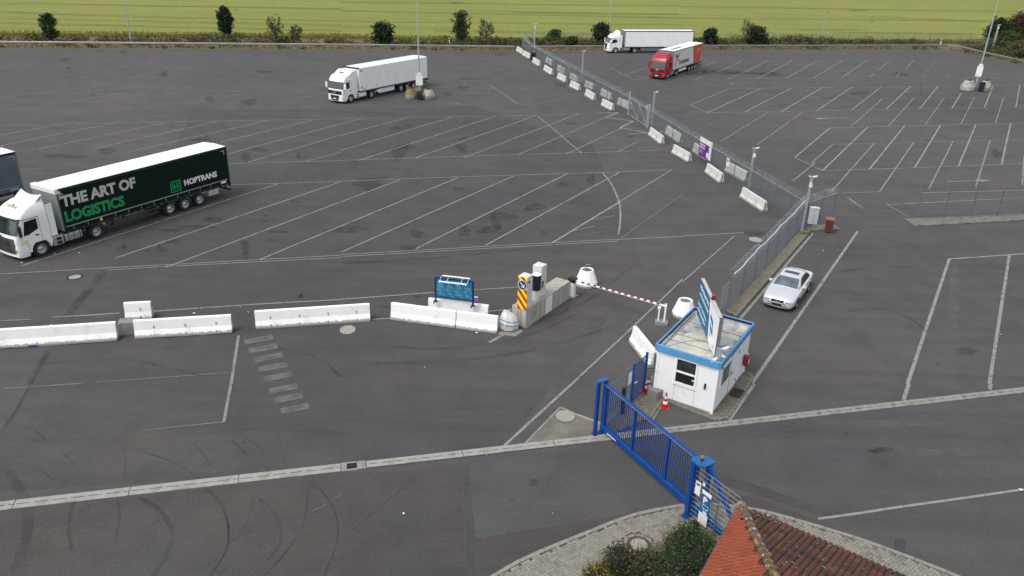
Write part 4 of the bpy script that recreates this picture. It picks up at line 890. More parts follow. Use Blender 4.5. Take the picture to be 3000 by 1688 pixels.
# ------------------------------------------------- grey curtain trailer, cut by the frame at left
GY = thing('articulated_truck', 'truck with grey curtain trailer and white roof, cut off by the left edge', 'truck', (-37.50, 55.80, 0), 4.21)
M_GREYC = mat('curtain_grey', (.17, .20, .225), .45, var=.12, scale=1.0)
tractor(GY, 'rounded', M_WHITE); trailer(GY, 'curtain', M_GREYC, M_WHITEM)
b = MB(); b.box(.3, 13.4, Ty-.01, Ty+.003, 1.42, 1.475); b.box(.22, .60, Ty-.02, Ty+.003, 3.62, 3.69); b.box(.22, .28, Ty-.02, Ty+.003, 3.34, 3.62); b.box(.4, 1.0, Ty-.012, Ty+.004, 1.21, 1.37)
b.build('marker_lines', mat('reflective_tape', (.50, .52, .51), .4), GY)
# ------------------------------------------------- white refrigerated truck
WR = thing('articulated_truck', 'all white truck with box refrigerated trailer, beside the middle lamp mast', 'truck', (-13.47, 109.753, 0), 4.1592)
tractor(WR, 'boxy', M_WHITE, M_WHITEM); trailer(WR, 'reefer', M_WHITEM, M_WHITE)
b = MB(); b.box(13.6, 14.05, -.95, .95, 2.1, 3.75); b.build('cooling_unit', M_WHITEM, WR, bevel=.05)
b = MB(); b.box(13.95, 14.08, -.8, .8, 3.3, 3.6); b.build('cooling_grille', M_BLK, WR)
b = MB(); b.box(13.52, 13.66, -1.27, 1.27, 3.84, 3.99); b.build('front_top_trim', M_BLK, WR)
b = MB(); b.box(6.9, 9.9, 1.02, 1.14, .45, 1.06); b.box(9.9, 10.3, 1.02, 1.14, .6, .9); b.build('pallet_box', M_WHITEM, WR, bevel=.02)
b = MB(); b.box(.0, .1, -1.28, 1.28, 1.1, 3.95); b.build('rear_frame', mat('seam_grey', (.16,.16,.16), .7), WR)
text('KRONE', .18, WR, 'side_lettering', mat('dark_print', (.06, .08, .08), .5), (13.1, 1.279, 1.32), TR)
b = MB(); b.cyl((13.2, 1.275, 1.58), (13.2, 1.282, 1.58), .12, n=16); b.cyl((10.4, 1.275, 1.55), (10.4, 1.284, 1.55), .09, n=14); b.box(13.0, 13.3, 1.27, 1.28, 3.45, 3.70); b.build('side_badge', mat('badge_grey', (.42, .43, .42), .5), WR)
# ------------------------------------------------- far white truck
FW = thing('articulated_truck', 'white truck with navy-striped white curtain trailer parked along the far guardrail', 'truck', (32.268, 153.351, 0), 3.3714)
tractor(FW, 'aero', M_WHITE, M_STEEL); trailer(FW, 'curtain_blue', M_WHITEM, M_WHITE)
b = MB(); b.box(6.3, 10.2, 1.02, 1.14, .42, .95); b.build('pallet_box', mat('box_grey', (.22, .25, .28), .5), FW, bevel=.02)
b = MB(); b.box(14.55, 14.60, 1.24, 1.262, 1.9, 2.4); b.build('air_intake', M_BLK, FW)
# ------------------------------------------------- red truck
RD = thing('articulated_truck', 'red cab truck with white trailer and orange rear panel lettered Trucksters, doors open', 'truck', (29.312, 134.526, 0), 4.1795)
M_REDP = mat('truck_red', (.50, .012, .022), .35, var=.06, coat=.3)
M_WCURT = mat('curtain_white', (.66, .655, .60), .55, var=.05, scale=1.2)
tractor(RD, 'boxy', M_REDP, M_STEEL); trailer(RD, 'curtain_w', M_WCURT, M_WHITEM)
b = MB(); b.prism([(4.85, 3.80), (4.0, 1.18), (.75, 1.18), (.12, 3.80)], Ty-.012, Ty, 'y'); b.build('orange_panel', M_ORANGE, RD)
b = MB(); b.prism([(.50, 1.30), (.15, 3.5), (.22, 3.5), (.62, 1.30)], Ty-.004, Ty+.003, 'y'); b.build('panel_stripe', M_PALE, RD)
text('Trucksters', 1.02, RD, 'curtain_lettering', mat('dark_print', (.06, .08, .08), .5), (11.35, Ty+.002, 1.72), TR, bold=.012, sx=1.12, shear=.25)
b = MB()
b.prism([(12.70,1.50),(12.42,1.50),(12.05,2.70),(12.35,2.78)], Ty-.004, Ty+.003, 'y'); b.prism([(12.75,3.38),(11.9,3.35),(11.75,2.85),(12.6,2.85)], Ty-.004, Ty+.004, 'y'); b.build('logo_stem', mat('red_print', (.62, .04, .02), .5), RD)
b = MB(); b.prism([(11.70,2.85),(12.15,2.2),(11.25,2.9),(10.75,3.5),(11.05,3.5)], Ty-.004, Ty+.005, 'y'); b.build('logo_wing', M_ORANGE, RD)
b = MB(); f_ = lambda x, z: (3.2-x, Ty+.004, z); bars(b, 0, 2.6, 2.75, 3.35, 2, f_, seed=4, h=.3); b.build('panel_print', M_PALE, RD)
b = MB(); f_ = lambda x, y: (12.6-x, y, 4.012-.0*x); bars(b, 0, 5.5, -.2, .7, 1, lambda x, y: (12.3-x, y, 4.005), seed=5, h=.5); b.build('roof_print', mat('dark_print', (.06, .08, .08), .5), RD)
b = MB(); b.box(6.8, 10.2, 1.04, 1.12, .52, .88); b.build('side_guard', M_WHITEM, RD); b = MB(); b.box(10.25, 10.7, 1.0, 1.14, .4, .95); b.build('side_box', M_REDP, RD)
for s in (1, -1):   # both doors stand open
    b = MB(); b.at((16.1, s*1.25, 0), R(152)*s); 
    b.box(-.02, 1.05, -.03, .03, 1.05, 1.72); b.box(-.02, .10, -.03, .03, 1.72, 2.5); b.box(.95, 1.05, -.03, .03, 1.72, 2.5); b.box(-.02, 1.05, -.03, .03, 2.46, 2.56)
    b.box(.1, .95, -.01, .01, 1.72, 2.46, 1); b.build('open_door', [M_REDP, M_GLASS], RD)
# ------------------------------------------------- silver saloon
CARX = thing('parked_car', 'silver four-door saloon with dark sunroof parked beside the fence', 'car', (15.659, 41.123, 0), 4.1545)
def car(root, paint):
    St = [(.98,.42,.60,.62,.28),(.93,.62,.78,.64,.24),(.80,.76,.86,.72,.22),(.45,.86,.92,.80,.20),(0,.90,.935,.85,.20),(-.50,.925,.94,.89,.20),(-.62,.935,.94,.93,.20),(-1.2,.94,.94,.95,.20),(-2.0,.95,.94,.96,.20),(-2.9,.96,.935,.97,.20),(-3.3,.97,.92,.97,.22),(-3.75,.96,.89,.95,.24),(-4.0,.92,.84,.90,.28),(-4.08,.84,.72,.80,.34)]
    secs = []
    for x, zt, hw, zb, zs in St:
        h = [(x, hw*.93, zs), (x, hw*.985, zs+.12), (x, hw, (zs+zb)/2+.05), (x, hw*.985, zb-.10), (x, hw*.93, zb-.02), (x, hw*.80, zt), (x, hw*.42, zt+.022), (x, 0, zt+.03)]
        secs.append(h+[(p[0], -p[1], p[2]) for p in reversed(h[:-1])]+[(x, -hw*.5, zs-.02), (x, hw*.5, zs-.02)])
    v, f = loft(secs); n = len(secs[0]); f.append(tuple(range(n))); f.append(tuple(range(len(v)-1, len(v)-n-1, -1)))
    f = [tuple(reversed(q)) for q in f]
    b = MB(); b.add(v, f); body = b.build('body', paint, root, smooth=45)
    sub = body.modifiers.new('s', 'SUBSURF'); sub.levels = 1; sub.render_levels = 1
    cut = MB()
    G_ = [(-.50,.93,.76,.76),(-.85,1.15,.70,.70),(-1.20,1.34,.64,.62),(-1.50,1.41,.61,.58),(-2.0,1.435,.60,.57),(-2.45,1.41,.60,.57),(-2.80,1.31,.62,.58),(-3.15,1.12,.67,.64),(-3.38,.99,.70,.69)]
    secs = []
    for x, z, hb, ht in G_:
        hb_ = .80 if x < -.6 and x > -3.2 else .76
        h = [(x, hb_, .90), (x, ht+.035, z-.06), (x, ht-.03, z-.012), (x, ht*.5, z+.012), (x, 0, z+.02)]
        secs.append(h+[(p[0], -p[1], p[2]) for p in reversed(h[:-1])])
    v, f = loft(secs, False); f = [tuple(reversed(q)) for q in f]
    b = MB(); b.add(v, f); b.build('cabin_roof', paint, root, smooth=50)
    def gl(name, pts, m=M_GLASS, th=.012, parent=root):
        p = [Vector(q) for q in pts]; nn = (p[1]-p[0]).cross(p[2]-p[0]).normalized()*th
        bb = MB(); k = len(p); bb.add([q+nn for q in p]+[q-nn for q in p], [tuple(range(k)), tuple(range(2*k-1, k-1, -1))]+[((i+1) % k, i, k+i, k+(i+1) % k) for i in range(k)]); return bb.build(name, m, parent)
    # windscreen following the loft
    def patch(name, xs, ff, m):
        s = []
        for x in xs:
            for i in range(len(G_)-1):
                if G_[i+1][0] <= x <= G_[i][0]:
                    t = (x-G_[i][0])/(G_[i+1][0]-G_[i][0]); z = G_[i][1]+(G_[i+1][1]-G_[i][1])*t; ht = G_[i][3]+(G_[i+1][3]-G_[i][3])*t; break
            s.append([(x, ht*ff*k, z+.006+.020*(1-abs(k)*.6)) for k in (-1, -.5, 0, .5, 1)])
        v, f = loft(s, False); v2 = [(p[0], p[1], p[2]-.03) for p in v]; o_ = len(v)
        bb = MB(); bb.add(v, f); bb.build(name, m, root, smooth=60)
    patch('windscreen', [-.56, -.8, -1.0, -1.19], .93, M_GLASSB); patch('rear_window', [-2.78, -3.0, -3.2, -3.32], .90, M_GLASS); patch('sunroof', [-1.58, -1.75, -1.95], .72, mat('sunroof_dark', (.07, .068, .075), .2))
    for s in (1, -1):
        P1_ = [(-.98, .97), (-1.95, .975), (-1.95, 1.35), (-1.55, 1.35), (-1.25, 1.22)]; P2_ = [(-2.02, .975), (-2.95, .98), (-3.12, 1.03), (-2.72, 1.26), (-2.45, 1.34), (-2.02, 1.36)]
        for P_ in (P1_, P2_):
            def yy(z): return .812+( .628-.812)*(z-.90)/(1.37-.90)
            pts = [(x, s*yy(z), z) for x, z in P_]; gl('side_window', pts)
        bb = MB(); bb.at((-1.02, s*.98, .98)); bb.box(-.09, .07, -.10, .10, -.05, .08); bb.build('door_mirror', paint, root, bevel=.03)
        bb = MB(); y0, y1 = sorted((s*.90, s*.947)); 
        for xx in (-1.1, -2.0, -2.92): bb.box(xx-.005, xx+.005, y0, s*.945 if s > 0 else y1, .38, .90)
        bb.build('door_seam', mat('seam_grey', (.16,.16,.16), .7), root)
        bb = MB(); 
        for xx in (-1.85, -2.75): y0, y1 = sorted((s*.93, s*.962)); bb.box(xx-.10, xx+.06, y0, y1, .76, .79)
        bb.build('door_handle', paint, root)
        bb = MB(); y0, y1 = sorted((s*.42, s*.76)); bb.box(.82, .97, y0, y1, .58, .70); bb.build('headlight', M_LAMP, root, bevel=.04, seg=3)
        bb = MB(); y0, y1 = sorted((s*.40, s*.72)); bb.box(-4.10, -4.0, y0, y1, .70, .84); bb.build('tail_light', M_REDL, root, bevel=.02)
        for x in (0, -2.88):
            wheel(root, x, s*.93, .325, .21, 'car')
            bb = MB(); y0, y1 = sorted((s*.90, s*.944)); arc = [(x+.40*math.cos(t), .30+.40*math.sin(t)) for t in [math.pi*k/12 for k in range(13)]]
            bb.prism(arc, y0, s*.9445 if s > 0 else y1, 'y'); bb.build('wheel_well', M_BLK, root)
    bb = MB(); bb.box(.90, .995, -.36, .36, .56, .70); bb.build('grille', M_BLK, root, bevel=.02)
    bb = MB()
    for k in range(4): 
        n_ = 14; c = -.105+.07*k
        for q in range(n_):
            a, e = 2*math.pi*q/n_, 2*math.pi*(q+1)/n_; bb.cyl((1.0, c+.05*math.cos(a), .635+.05*math.sin(a)), (1.0, c+.05*math.cos(e), .635+.05*math.sin(e)), .008, n=4, caps=False)
    bb.build('badge', M_CHROME, root)
    bb = MB(); bb.box(.95, 1.02, -.27, .27, .38, .49); bb.build('number_plate', M_BLK, root)
    bb = MB(); bb.box(.985, .998, -.60, .60, .33, .37); bb.build('bumper_trim', M_BLK, root)
car(CARX, mat('silver_paint', (.62, .63, .645), .26, .35, var=.03, coat=.6))
# driver at the wheel of the green truck
def seated_person(world_loc, rz, label):
    root = thing('person', label, 'person', world_loc, rz)
    me = bpy.data.meshes.new('body'); V = [(0,0,0),(.01,0,.22),(.0,0,.42),(.02,0,.54),(.04,0,.68),(.05,.2,.42),(.12,.28,.20),(.36,.24,.16),(.46,.22,.20),(.05,-.2,.42),(.12,-.27,.20),(.38,-.2,.2),(.22,.11,-.02),(.48,.12,-.04),(.50,.12,-.42),(.22,-.11,-.02),(.48,-.12,-.04),(.50,-.12,-.42)]
    E_ = [(0,1),(1,2),(2,3),(3,4),(2,5),(5,6),(6,7),(7,8),(2,9),(9,10),(10,11),(0,12),(12,13),(13,14),(0,15),(15,16),(16,17)]
    me.from_pydata(V, E_, []); me.materials.append(mat('skin_tone', (.42, .22, .15), .6, var=.05)); o = bpy.data.objects.new('body', me); COL.objects.link(o); o.parent = root
    o.modifiers.new('skin', 'SKIN')
    if not me.skin_vertices:
        bm_ = None
    rad = [.15,.15,.11,.055,.095,.07,.05,.04,.035,.07,.05,.04,.085,.07,.05,.085,.07,.05]
    if me.skin_vertices:
        for i, r in enumerate(rad): me.skin_vertices[0].data[i].radius = (r, r)
        me.skin_vertices[0].data[0].use_root = True
    ss = o.modifiers.new('sub', 'SUBSURF'); ss.levels = 2; ss.render_levels = 2
    b = MB(); b.lathe([(.10,-.05),(.175,.02),(.18,.25),(.20,.38),(.16,.46),(.07,.50)], 16); b.cyl((.04,.19,.42),(.12,.275,.22),.085,.07,10); b.cyl((.04,-.19,.42),(.12,-.265,.22),.085,.07,10)
    b.build('shirt', mat('rust_shirt', (.30, .07, .04), .8), root, smooth=50)
    b = MB(); b.lathe([(.098,.68),(.105,.74),(.09,.79),(.04,.82),(.001,.825)], 14); q = b.build('hair', mat('dark_hair', (.03, .02, .015), .8), root, smooth=60); q.location = (.03, 0, 0)
_m = GR.matrix_basis.copy(); _m = Matrix.Translation(GR.location) @ Matrix.Rotation(4.20298, 4, 'Z')
seated_person(_m @ Vector((14.95, .62, 1.62)), 4.20298, 'driver in a rust coloured shirt seated behind the side window of the green-trailer truck')
# ================================================================== HOUSE ROOF AT LOWER RIGHT
K = Vector((7.318, 19.353, 3.2)); hu = Vector((-1.80, -2.977, 0)).normalized(); hv = Vector((3.773, -2.762, 0)).normalized()
tanL, tanR = math.tan(R(38)), math.tan(R(20.5))
HO = thing('tiled_house', 'low house with red tiled hip roof with lichen, cut off by the lower right corner', 'house', K - Vector((0, 0, 3.2)), 0)
O = Vector((0, 0, 3.2))
# perpendicular directions pointing up-slope in plan
pL = (hv - hu*hv.dot(hu)).normalized(); pR = (hu - hv*hu.dot(hv)).normalized()
def LP(s, t, n=0.): # left face: s along left eave, t horizontal distance up
    nn = Vector((-pL.x*tanL, -pL.y*tanL, 1)).normalized(); return O + hu*s + pL*t + Vector((0, 0, tanL*t)) + nn*n
def RP(s, t, n=0.):
    nn = Vector((-pR.x*tanR, -pR.y*tanR, 1)).normalized(); return O + hv*s + pR*t + Vector((0, 0, tanR*t)) + nn*n
# hip: LP(s,t)==RP(s',t') -> height equal: tanL*t = tanR*t'
#   plan point = a*hu + b*hv ; distance to left eave line = b*sin(ang), to right eave = a*sin(ang)
sa = abs(hu.cross(hv).z); ratio = tanL/tanR      # a/b
hip = (hu*ratio + hv); hl = 5.2; hipd = hip/ratio
def H(d): # point on the hip, a = d
    a, b_ = d, d/ratio; return O + hu*a + hv*b_ + Vector((0, 0, tanR*a*sa))
LL = 7.0; RL = 9.0
b = MB()
b.add([tuple(O), tuple(O+hu*LL), tuple(H(LL))], [(0, 1, 2)]); b.add([tuple(O), tuple(H(LL)), tuple(O+hv*RL+hu*LL+Vector((0, 0, tanR*LL*sa))), tuple(O+hv*RL)], [(0, 1, 2, 3)], 0)
M_UNDER = mat('roof_underlay', (.06, .035, .03), .9)
for q in range(len(b.v)): b.v[q] = b.v[q] - Vector((0, 0, .05))
b.build('roof_deck', M_UNDER, HO)
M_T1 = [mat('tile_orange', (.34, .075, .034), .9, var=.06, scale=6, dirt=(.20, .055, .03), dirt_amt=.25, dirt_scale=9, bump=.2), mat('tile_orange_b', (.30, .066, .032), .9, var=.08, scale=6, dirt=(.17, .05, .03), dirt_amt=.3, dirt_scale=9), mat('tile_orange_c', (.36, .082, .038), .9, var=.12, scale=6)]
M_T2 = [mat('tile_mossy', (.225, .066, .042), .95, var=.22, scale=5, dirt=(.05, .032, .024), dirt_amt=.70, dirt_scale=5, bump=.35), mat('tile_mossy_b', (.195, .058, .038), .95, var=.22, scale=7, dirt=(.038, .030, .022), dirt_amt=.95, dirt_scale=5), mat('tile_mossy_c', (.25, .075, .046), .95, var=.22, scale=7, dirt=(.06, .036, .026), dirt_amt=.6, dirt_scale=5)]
def tile_shape(W, Lc, soft=1.):
    """double-roll pantile: x across, y up the slope, z normal"""
    b = MB(); prof = []; hw = W/2
    for h in (0, 1):
        for ph, z in ((.0, .012), (.10, .040), (.25, .060), (.42, .066), (.58, .060), (.73, .042), (.80, .018), (.84, -.028), (.94, -.028)): prof.append((hw*(h+ph), .012+(z-.012)*soft))
    prof.append((W, .010)); n = len(prof)-1
    lo = [(x, -.035, z+.036) for x, z in prof]; hi = [(x, Lc, z) for x, z in prof]; lob = [(x, -.035, z+.004) for x, z in prof]
    v = lob+lo+hi; k = n+1; f = []
    for i in range(n): f += [(i, i+1, k+i+1, k+i), (k+i, k+i+1, 2*k+i+1, 2*k+i)]
    b.add(v, f); return b
TW, TL = .33, .335
TM = {}
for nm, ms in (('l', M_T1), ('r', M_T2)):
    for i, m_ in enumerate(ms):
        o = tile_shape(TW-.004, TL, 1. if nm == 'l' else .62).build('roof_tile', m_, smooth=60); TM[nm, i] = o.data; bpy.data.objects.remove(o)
def tiles(side, dirE, up, tan, P, n_s, n_t, limit):
    sl = math.atan(tan); r = random.Random(11); upv = (up*math.cos(sl)+Vector((0, 0, math.sin(sl)))).normalized()
    ex = dirE if side == 'r' else -dirE            # right-handed frame x, up, normal
    ex = upv.cross(Vector((0,0,1))).normalized()
    nz = ex.cross(upv).normalized(); L = []
    for i in range(n_s):
        for j in range(n_t):
            s = i*TW; t = (j*TL+.02)*math.cos(sl)
            # clip against the hip
            smid = s+TW/2; tm = t+TL*.5*math.cos(sl)
            b_h = (tm/sa)*( ratio if side == 'l' else 1/ratio)   # eave distance where the hip has this height
            if smid < b_h - (-.02 if side == 'l' else -.13): continue
            base = P(s if ex.dot(dirE) > 0 else s+TW, t)
            L.append((base, ex, upv, nz))
    L.sort(key=lambda q: -q[0].y if True else 0)
    rest = MB(); shp = tile_shape(TW-.004, TL, 1. if side == 'l' else .62)
    for q, (p, x, y, z) in enumerate(L):
        M4 = Matrix(((x.x, y.x, z.x, p.x), (x.y, y.y, z.y, p.y), (x.z, y.z, z.z, p.z), (0, 0, 0, 1))) @ Matrix.Rotation(r.uniform(-.012, .012), 4, 'Z') @ Matrix.Translation((0, 0, r.uniform(0, .006)))
        mi = r.choices((0, 1, 2), (7, 2, 2))[0]
        if q < limit:
            o = bpy.data.objects.new('roof_tile', TM[side, mi]); COL.objects.link(o); o.parent = HO; o.matrix_local = M4
        else:
            rest.T = M4; rest.add(shp.v, shp.f, mi)
    if rest.v: o = rest.build('tile_field', M_T1 if side == 'l' else M_T2, HO, smooth=60); o['kind'] = 'stuff'
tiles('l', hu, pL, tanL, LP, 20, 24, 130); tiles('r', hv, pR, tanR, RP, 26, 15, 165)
# hip tiles with mortar edge and lightning wire
r = random.Random(2); hd = (H(3)-H(0)).normalized()
M_HIP = mat('hip_tile', (.17, .105, .065), .9, var=.3, scale=8, dirt=(.10, .075, .04), dirt_amt=.6, dirt_scale=6, bump=.3); M_LICH = mat('lichen_yellow', (.46, .29, .035), .95, var=.25, scale=20); M_LICW = mat('lichen_white', (.55, .54, .47), .95, var=.15, scale=20)
s_ = .02; i = 0
while s_ < 6.6:
    p = O + hd*s_/1.0 + Vector((0, 0, .0)); q = p + hd*.38; b = MB(); up = Vector((0, 0, 1)); sd = hd.cross(up).normalized(); nu = sd.cross(hd).normalized(); ring = []
    for e, rr, lift in ((p, .122, .045), (q, .100, .03)):
        ring.append([tuple(e + sd*rr*1.05*math.cos(a) + nu*(rr*math.sin(a)*.95+lift)) for a in [math.pi*k/10 for k in range(-1, 12)]])
    v, f = loft(ring, False); b.add(v, f); b.build('hip_tile', M_HIP, HO, smooth=60)
    b = MB(); pp = p+hd*.0; b.tube([tuple(pp + sd*.132*math.cos(a) + nu*(.125*math.sin(a)+.045)) for a in [math.pi*k/8 for k in range(9)]], .012, 5); b.build('mortar_bead', mat('mortar', (.30, .27, .21), .9, var=.2), HO)
    s_ += .335; i += 1
b = MB(); up = Vector((0, 0, 1)); sd = hd.cross(up).normalized(); nu = sd.cross(hd).normalized(); b.tube([tuple(O+hd*x+nu*(.185+.008*math.sin(x*5))) for x in [k*.3 for k in range(22)]], .009, 5, 0); b.build('lightning_wire', mat('brass_wire', (.42, .27, .11), .5, .5), HO)
b = MB(); b.lathe([(.16, -.05), (.17, .05), (.12, .14), (.05, .18), (.001, .185)], 12); o = b.build('hip_end_cap', mat('mortar', (.30, .27, .21), .9, var=.2), HO, smooth=50); o.location = O + hd*.06
# lichen and droppings on the tiles
lb = MB()
def flake(P, s, t, rx, ry, m, n=7):
    a0 = r.random()*6; pts = [P(s+rx*(1+.3*math.sin(3*k))*math.cos(2*math.pi*k/n+a0), t+ry*math.sin(2*math.pi*k/n+a0), .062+.0) for k in range(n)]; lb.add([tuple(p) for p in pts], [tuple(range(n))], m)
for _ in range(150):
    t = r.uniform(.05, 4.2); s = r.uniform(0, 8)
    if s > (t/sa)/ratio+.25:
        flake(RP, s, t, r.uniform(.02, .055), r.uniform(.012, .03), 0 if r.random() < .8 else 1)
for _ in range(26):
    s = r.uniform(.3, 6); t = r.uniform(.05, 2.6)
    if (t/sa)*ratio < s-.2: flake(LP, s, t, .014, .012, 0)
for _ in range(26):
    x = r.uniform(.2, 6); q = O+hd*x+nu*.2; a = r.uniform(.4, 2.7); q = O+hd*x+sd*.13*math.cos(a)+nu*(.125*math.sin(a)+.05); b_ = r.uniform(.04, .09)
    lb.add([tuple(q+hd*b_*math.cos(k*1.05)*1.3+(sd*-math.sin(a)+nu*math.cos(a))*b_*.6*math.sin(k*1.05)) for k in range(6)], [(0, 1, 2, 3, 4, 5)], 1 if r.random() < .6 else 0)
for _ in range(14): flake(RP, r.uniform(.1, 1.2), r.uniform(.02, .3), .05, .03, 1)
o = lb.build('lichen', [M_LICW, M_LICH], HO); o['kind'] = 'stuff'
# gutters and walls
b = MB(); gl_ = hu.cross(Vector((0, 0, 1))).normalized(); gl_ = -pL
b.add([tuple(O+hu*x+gl_*y+Vector((0, 0, z))) for x in (-.08, LL) for y, z in ((.0, .02), (.10, .03), (.12, -.06), (.06, -.11), (0., -.10))], [(0, 1, 6, 5), (1, 2, 7, 6), (2, 3, 8, 7), (3, 4, 9, 8), (0, 5, 9, 4)]); b.build('gutter', mat('gutter_brown', (.11, .095, .075), .6, var=.2), HO)
gl_ = -pR
b = MB(); b.add([tuple(O+hv*x+gl_*y+Vector((0, 0, z))) for x in (-.08, RL) for y, z in ((.0, .0), (.035, .0), (.035, -.14), (0., -.14))], [(0, 1, 5, 4), (1, 2, 6, 5), (2, 3, 7, 6), (0, 4, 7, 3)]); b.build('fascia_board', mat('fascia_dark', (.05, .035, .03), .7), HO)
b = MB(); pin = O + hu*.45 + hv*.45; p0 = (pin.x, pin.y); p1 = (O+hu*LL+hv*.45); p2 = (O+hv*RL+hu*.45)
b.add([(p0[0], p0[1], 0), (p1.x, p1.y, 0), (p1.x, p1.y, 3.2), (p0[0], p0[1], 3.3)], [(0, 1, 2, 3)]); b.add([(p0[0], p0[1], 0), (p2.x, p2.y, 0), (p2.x, p2.y, 3.2), (p0[0], p0[1], 3.3)], [(3, 2, 1, 0)]); b.build('wall', mat('render_cream', (.50, .45, .36), .9, var=.08), HO)

# ================================================================== GUARD CABIN
GA = 1.00879; GN = G(*g5(1115, 1210)); GC = thing('guard_cabin', 'white container guard cabin with blue fascia and a sliding window in front', 'cabin', (GN.x, GN.y, .10), GA)
# local: x back along the door side, y along the front towards the left; front wall is x=0, door wall is y=0
GL, GW = 4.5, 2.82; GH = 2.50
M_CAB = mat('cabin_white', (.79, .80, .79), .5, var=.025, scale=1.2, dirt=(.64, .64, .61), dirt_amt=.05, dirt_scale=1.2)
b = MB(); b.box(0, GL, 0, GW, 0, GH); b.build('wall_body', M_CAB, GC)
for x, y in ((0, 0), (GL, 0), (0, GW), (GL, GW)):
    b = MB(); b.box(x-.03 if x == 0 else x-.10, x+.10 if x == 0 else x+.03, y-.03 if y == 0 else y-.10, y+.10 if y == 0 else y+.03, -.04, GH)
    b.build('corner_post', M_CAB, GC, bevel=.02)
b = MB(); b.box(-.02, GL+.02, -.02, 0, -.06, .05); b.box(-.02, 0, -.02, GW+.02, -.06, .05); b.build('base_rail', mat('base_grey', (.42, .42, .40), .6, dirt=(.2, .2, .17), dirt_amt=.4), GC)
b = MB()
for y in (.92, 1.86): b.box(-.006, 0, y-.006, y+.006, .06, 2.3)
for x in (1.95, 2.95, 3.7): b.box(x-.006, x+.006, -.006, 0, .06, 2.3)
b.build('panel_joint', mat('seam_pale', (.45, .46, .45), .7), GC)
# front window: frame, two sashes
b = MB(); b.box(-.05, .01, .90, .98, .95, 2.28); b.box(-.05, .01, 1.86, 1.94, .95, 2.28); b.box(-.05, .01, .98, 1.86, 2.20, 2.28); b.box(-.05, .01, .98, 1.86, .95, 1.05); b.box(-.06, .01, .98, 1.86, 1.55, 1.63); wf = b.build('window_frame', M_WHITE, GC)
b = MB(); b.box(-.022, .008, .98, 1.86, 1.63, 2.20); b.build('window_pane', M_GLASS, wf); b = MB(); b.box(-.016, .008, .98, 1.86, 1.05, 1.55); b.build('window_pane', mat('open_dark', (.01, .011, .012), .5), wf)
b = MB(); b.box(-.04, -.02, 1.40, 1.44, 1.05, 1.55); b.box(-.03, -.02, 1.0, 1.1, 1.30, 1.36, 1); b.build('sliding_sash', [M_BLK, M_PAPER], wf)
b = MB(); b.box(-.045, 0, .84, 2.0, .88, .92); b.build('window_sill', M_WHITE, GC)
b = MB(); b.box(-.06, 0, .44, .52, 1.16, 1.38); b.box(-.10, -.02, .46, .50, 1.12, 1.2); b.build('intercom', M_BLK, GC)
# side window and door
b = MB(); b.box(.55, .62, -.04, .01, .95, 2.02); b.box(1.75, 1.82, -.04, .01, .95, 2.02); b.box(.62, 1.75, -.04, .01, .95, 1.02); b.box(.62, 1.75, -.04, .01, 1.95, 2.02); wf = b.build('window_frame', M_WHITE, GC)
b = MB(); b.box(.62, 1.75, -.018, .008, 1.02, 1.95); b.build('window_pane', glass_mat('green_glass', (.10, .115, .09), .1), wf)
b = MB(); b.box(1.98, 2.93, -.03, .0, .04, 2.08); dr = b.build('door', M_CAB, GC, bevel=.006)
b = MB(); b.box(1.955, 1.98, -.018, 0, .02, 2.12); b.box(2.93, 2.955, -.018, 0, .02, 2.12); b.box(1.955, 2.955, -.018, 0, 2.08, 2.12); b.build('door_frame', mat('seam_pale', (.45, .46, .45), .7), GC)
b = MB(); b.box(2.04, 2.08, -.045, -.03, .95, 1.20); b.tube([(2.06, -.04, 1.10), (2.06, -.10, 1.10), (2.18, -.10, 1.10)], .014); b.build('door_handle', M_BLK, dr)
b = MB()
for z in (.25, 1.75): b.box(2.9, 2.96, -.05, -.03, z, z+.14)
b.build('hinge', M_BLK, dr)
# fascia, roof tray
b = MB(); z0, z1 = 2.30, 2.66; o_ = .12; t_ = .09
b.box(-o_, GL+o_, -o_, -o_+t_, z0, z1); b.box(-o_, GL+o_, GW+o_-t_, GW+o_, z0, z1); b.box(-o_, -o_+t_, -o_+t_, GW+o_-t_, z0, z1); b.box(GL+o_-t_, GL+o_, -o_+t_, GW+o_-t_, z0, z1)
fa = b.build('fascia', M_FASC, GC, bevel=.035, seg=3)
b = MB(); z1 = 2.665
b.box(-.028, GL+.028, -.028, -.015, 2.50, z1-.03); b.box(-.028, GL+.028, GW+.015, GW+.028, 2.50, z1-.03); b.box(-.028, -.015, -.015, GW+.015, 2.50, z1-.03); b.box(GL+.015, GL+.028, -.015, GW+.015, 2.50, z1-.03); b.build('inner_lip', M_NAVY, fa)
M_RF, nt, bb_ = base_mat('roof_tray')
n1 = noise(nt, .75, 5, .6, .9); n2 = noise(nt, 3, 7, .7, .3)
c = ramp(nt, n1.outputs[0], [(.28, (.10, .09, .065)), (.38, (.25, .27, .275)), (.47, (.40, .40, .37)), (.58, (.56, .52, .40)), (.72, (.38, .28, .16))]).outputs[0]
c = mixc(nt, .7, c, ramp(nt, n2.outputs[0], [(.3, .70), (.6, 1.08)]).outputs[0], 'MULTIPLY'); nt.links.new(c, bb_.inputs['Base Color']); bb_.inputs['Roughness'].default_value = .5
b = MB(); b.box(-.03, GL+.03, -.03, GW+.03, GH, GH+.012); rt = b.build('roof_tray', M_RF, GC)
b = MB()
for x in (.9, 1.6, 3.1): b.box(x-.006, x+.006, .0, GW, GH+.012, GH+.030)
b.build('roof_seam', mat('seam_dark', (.13, .12, .10), .7), rt)
b = MB(); r = random.Random(4)
for q in range(3): b.tube([(.1+.4*k, GW-.10-.05*q+r.uniform(-.02, .02), GH+.04+.02*q) for k in range(11)], .014, 5, q % 2)
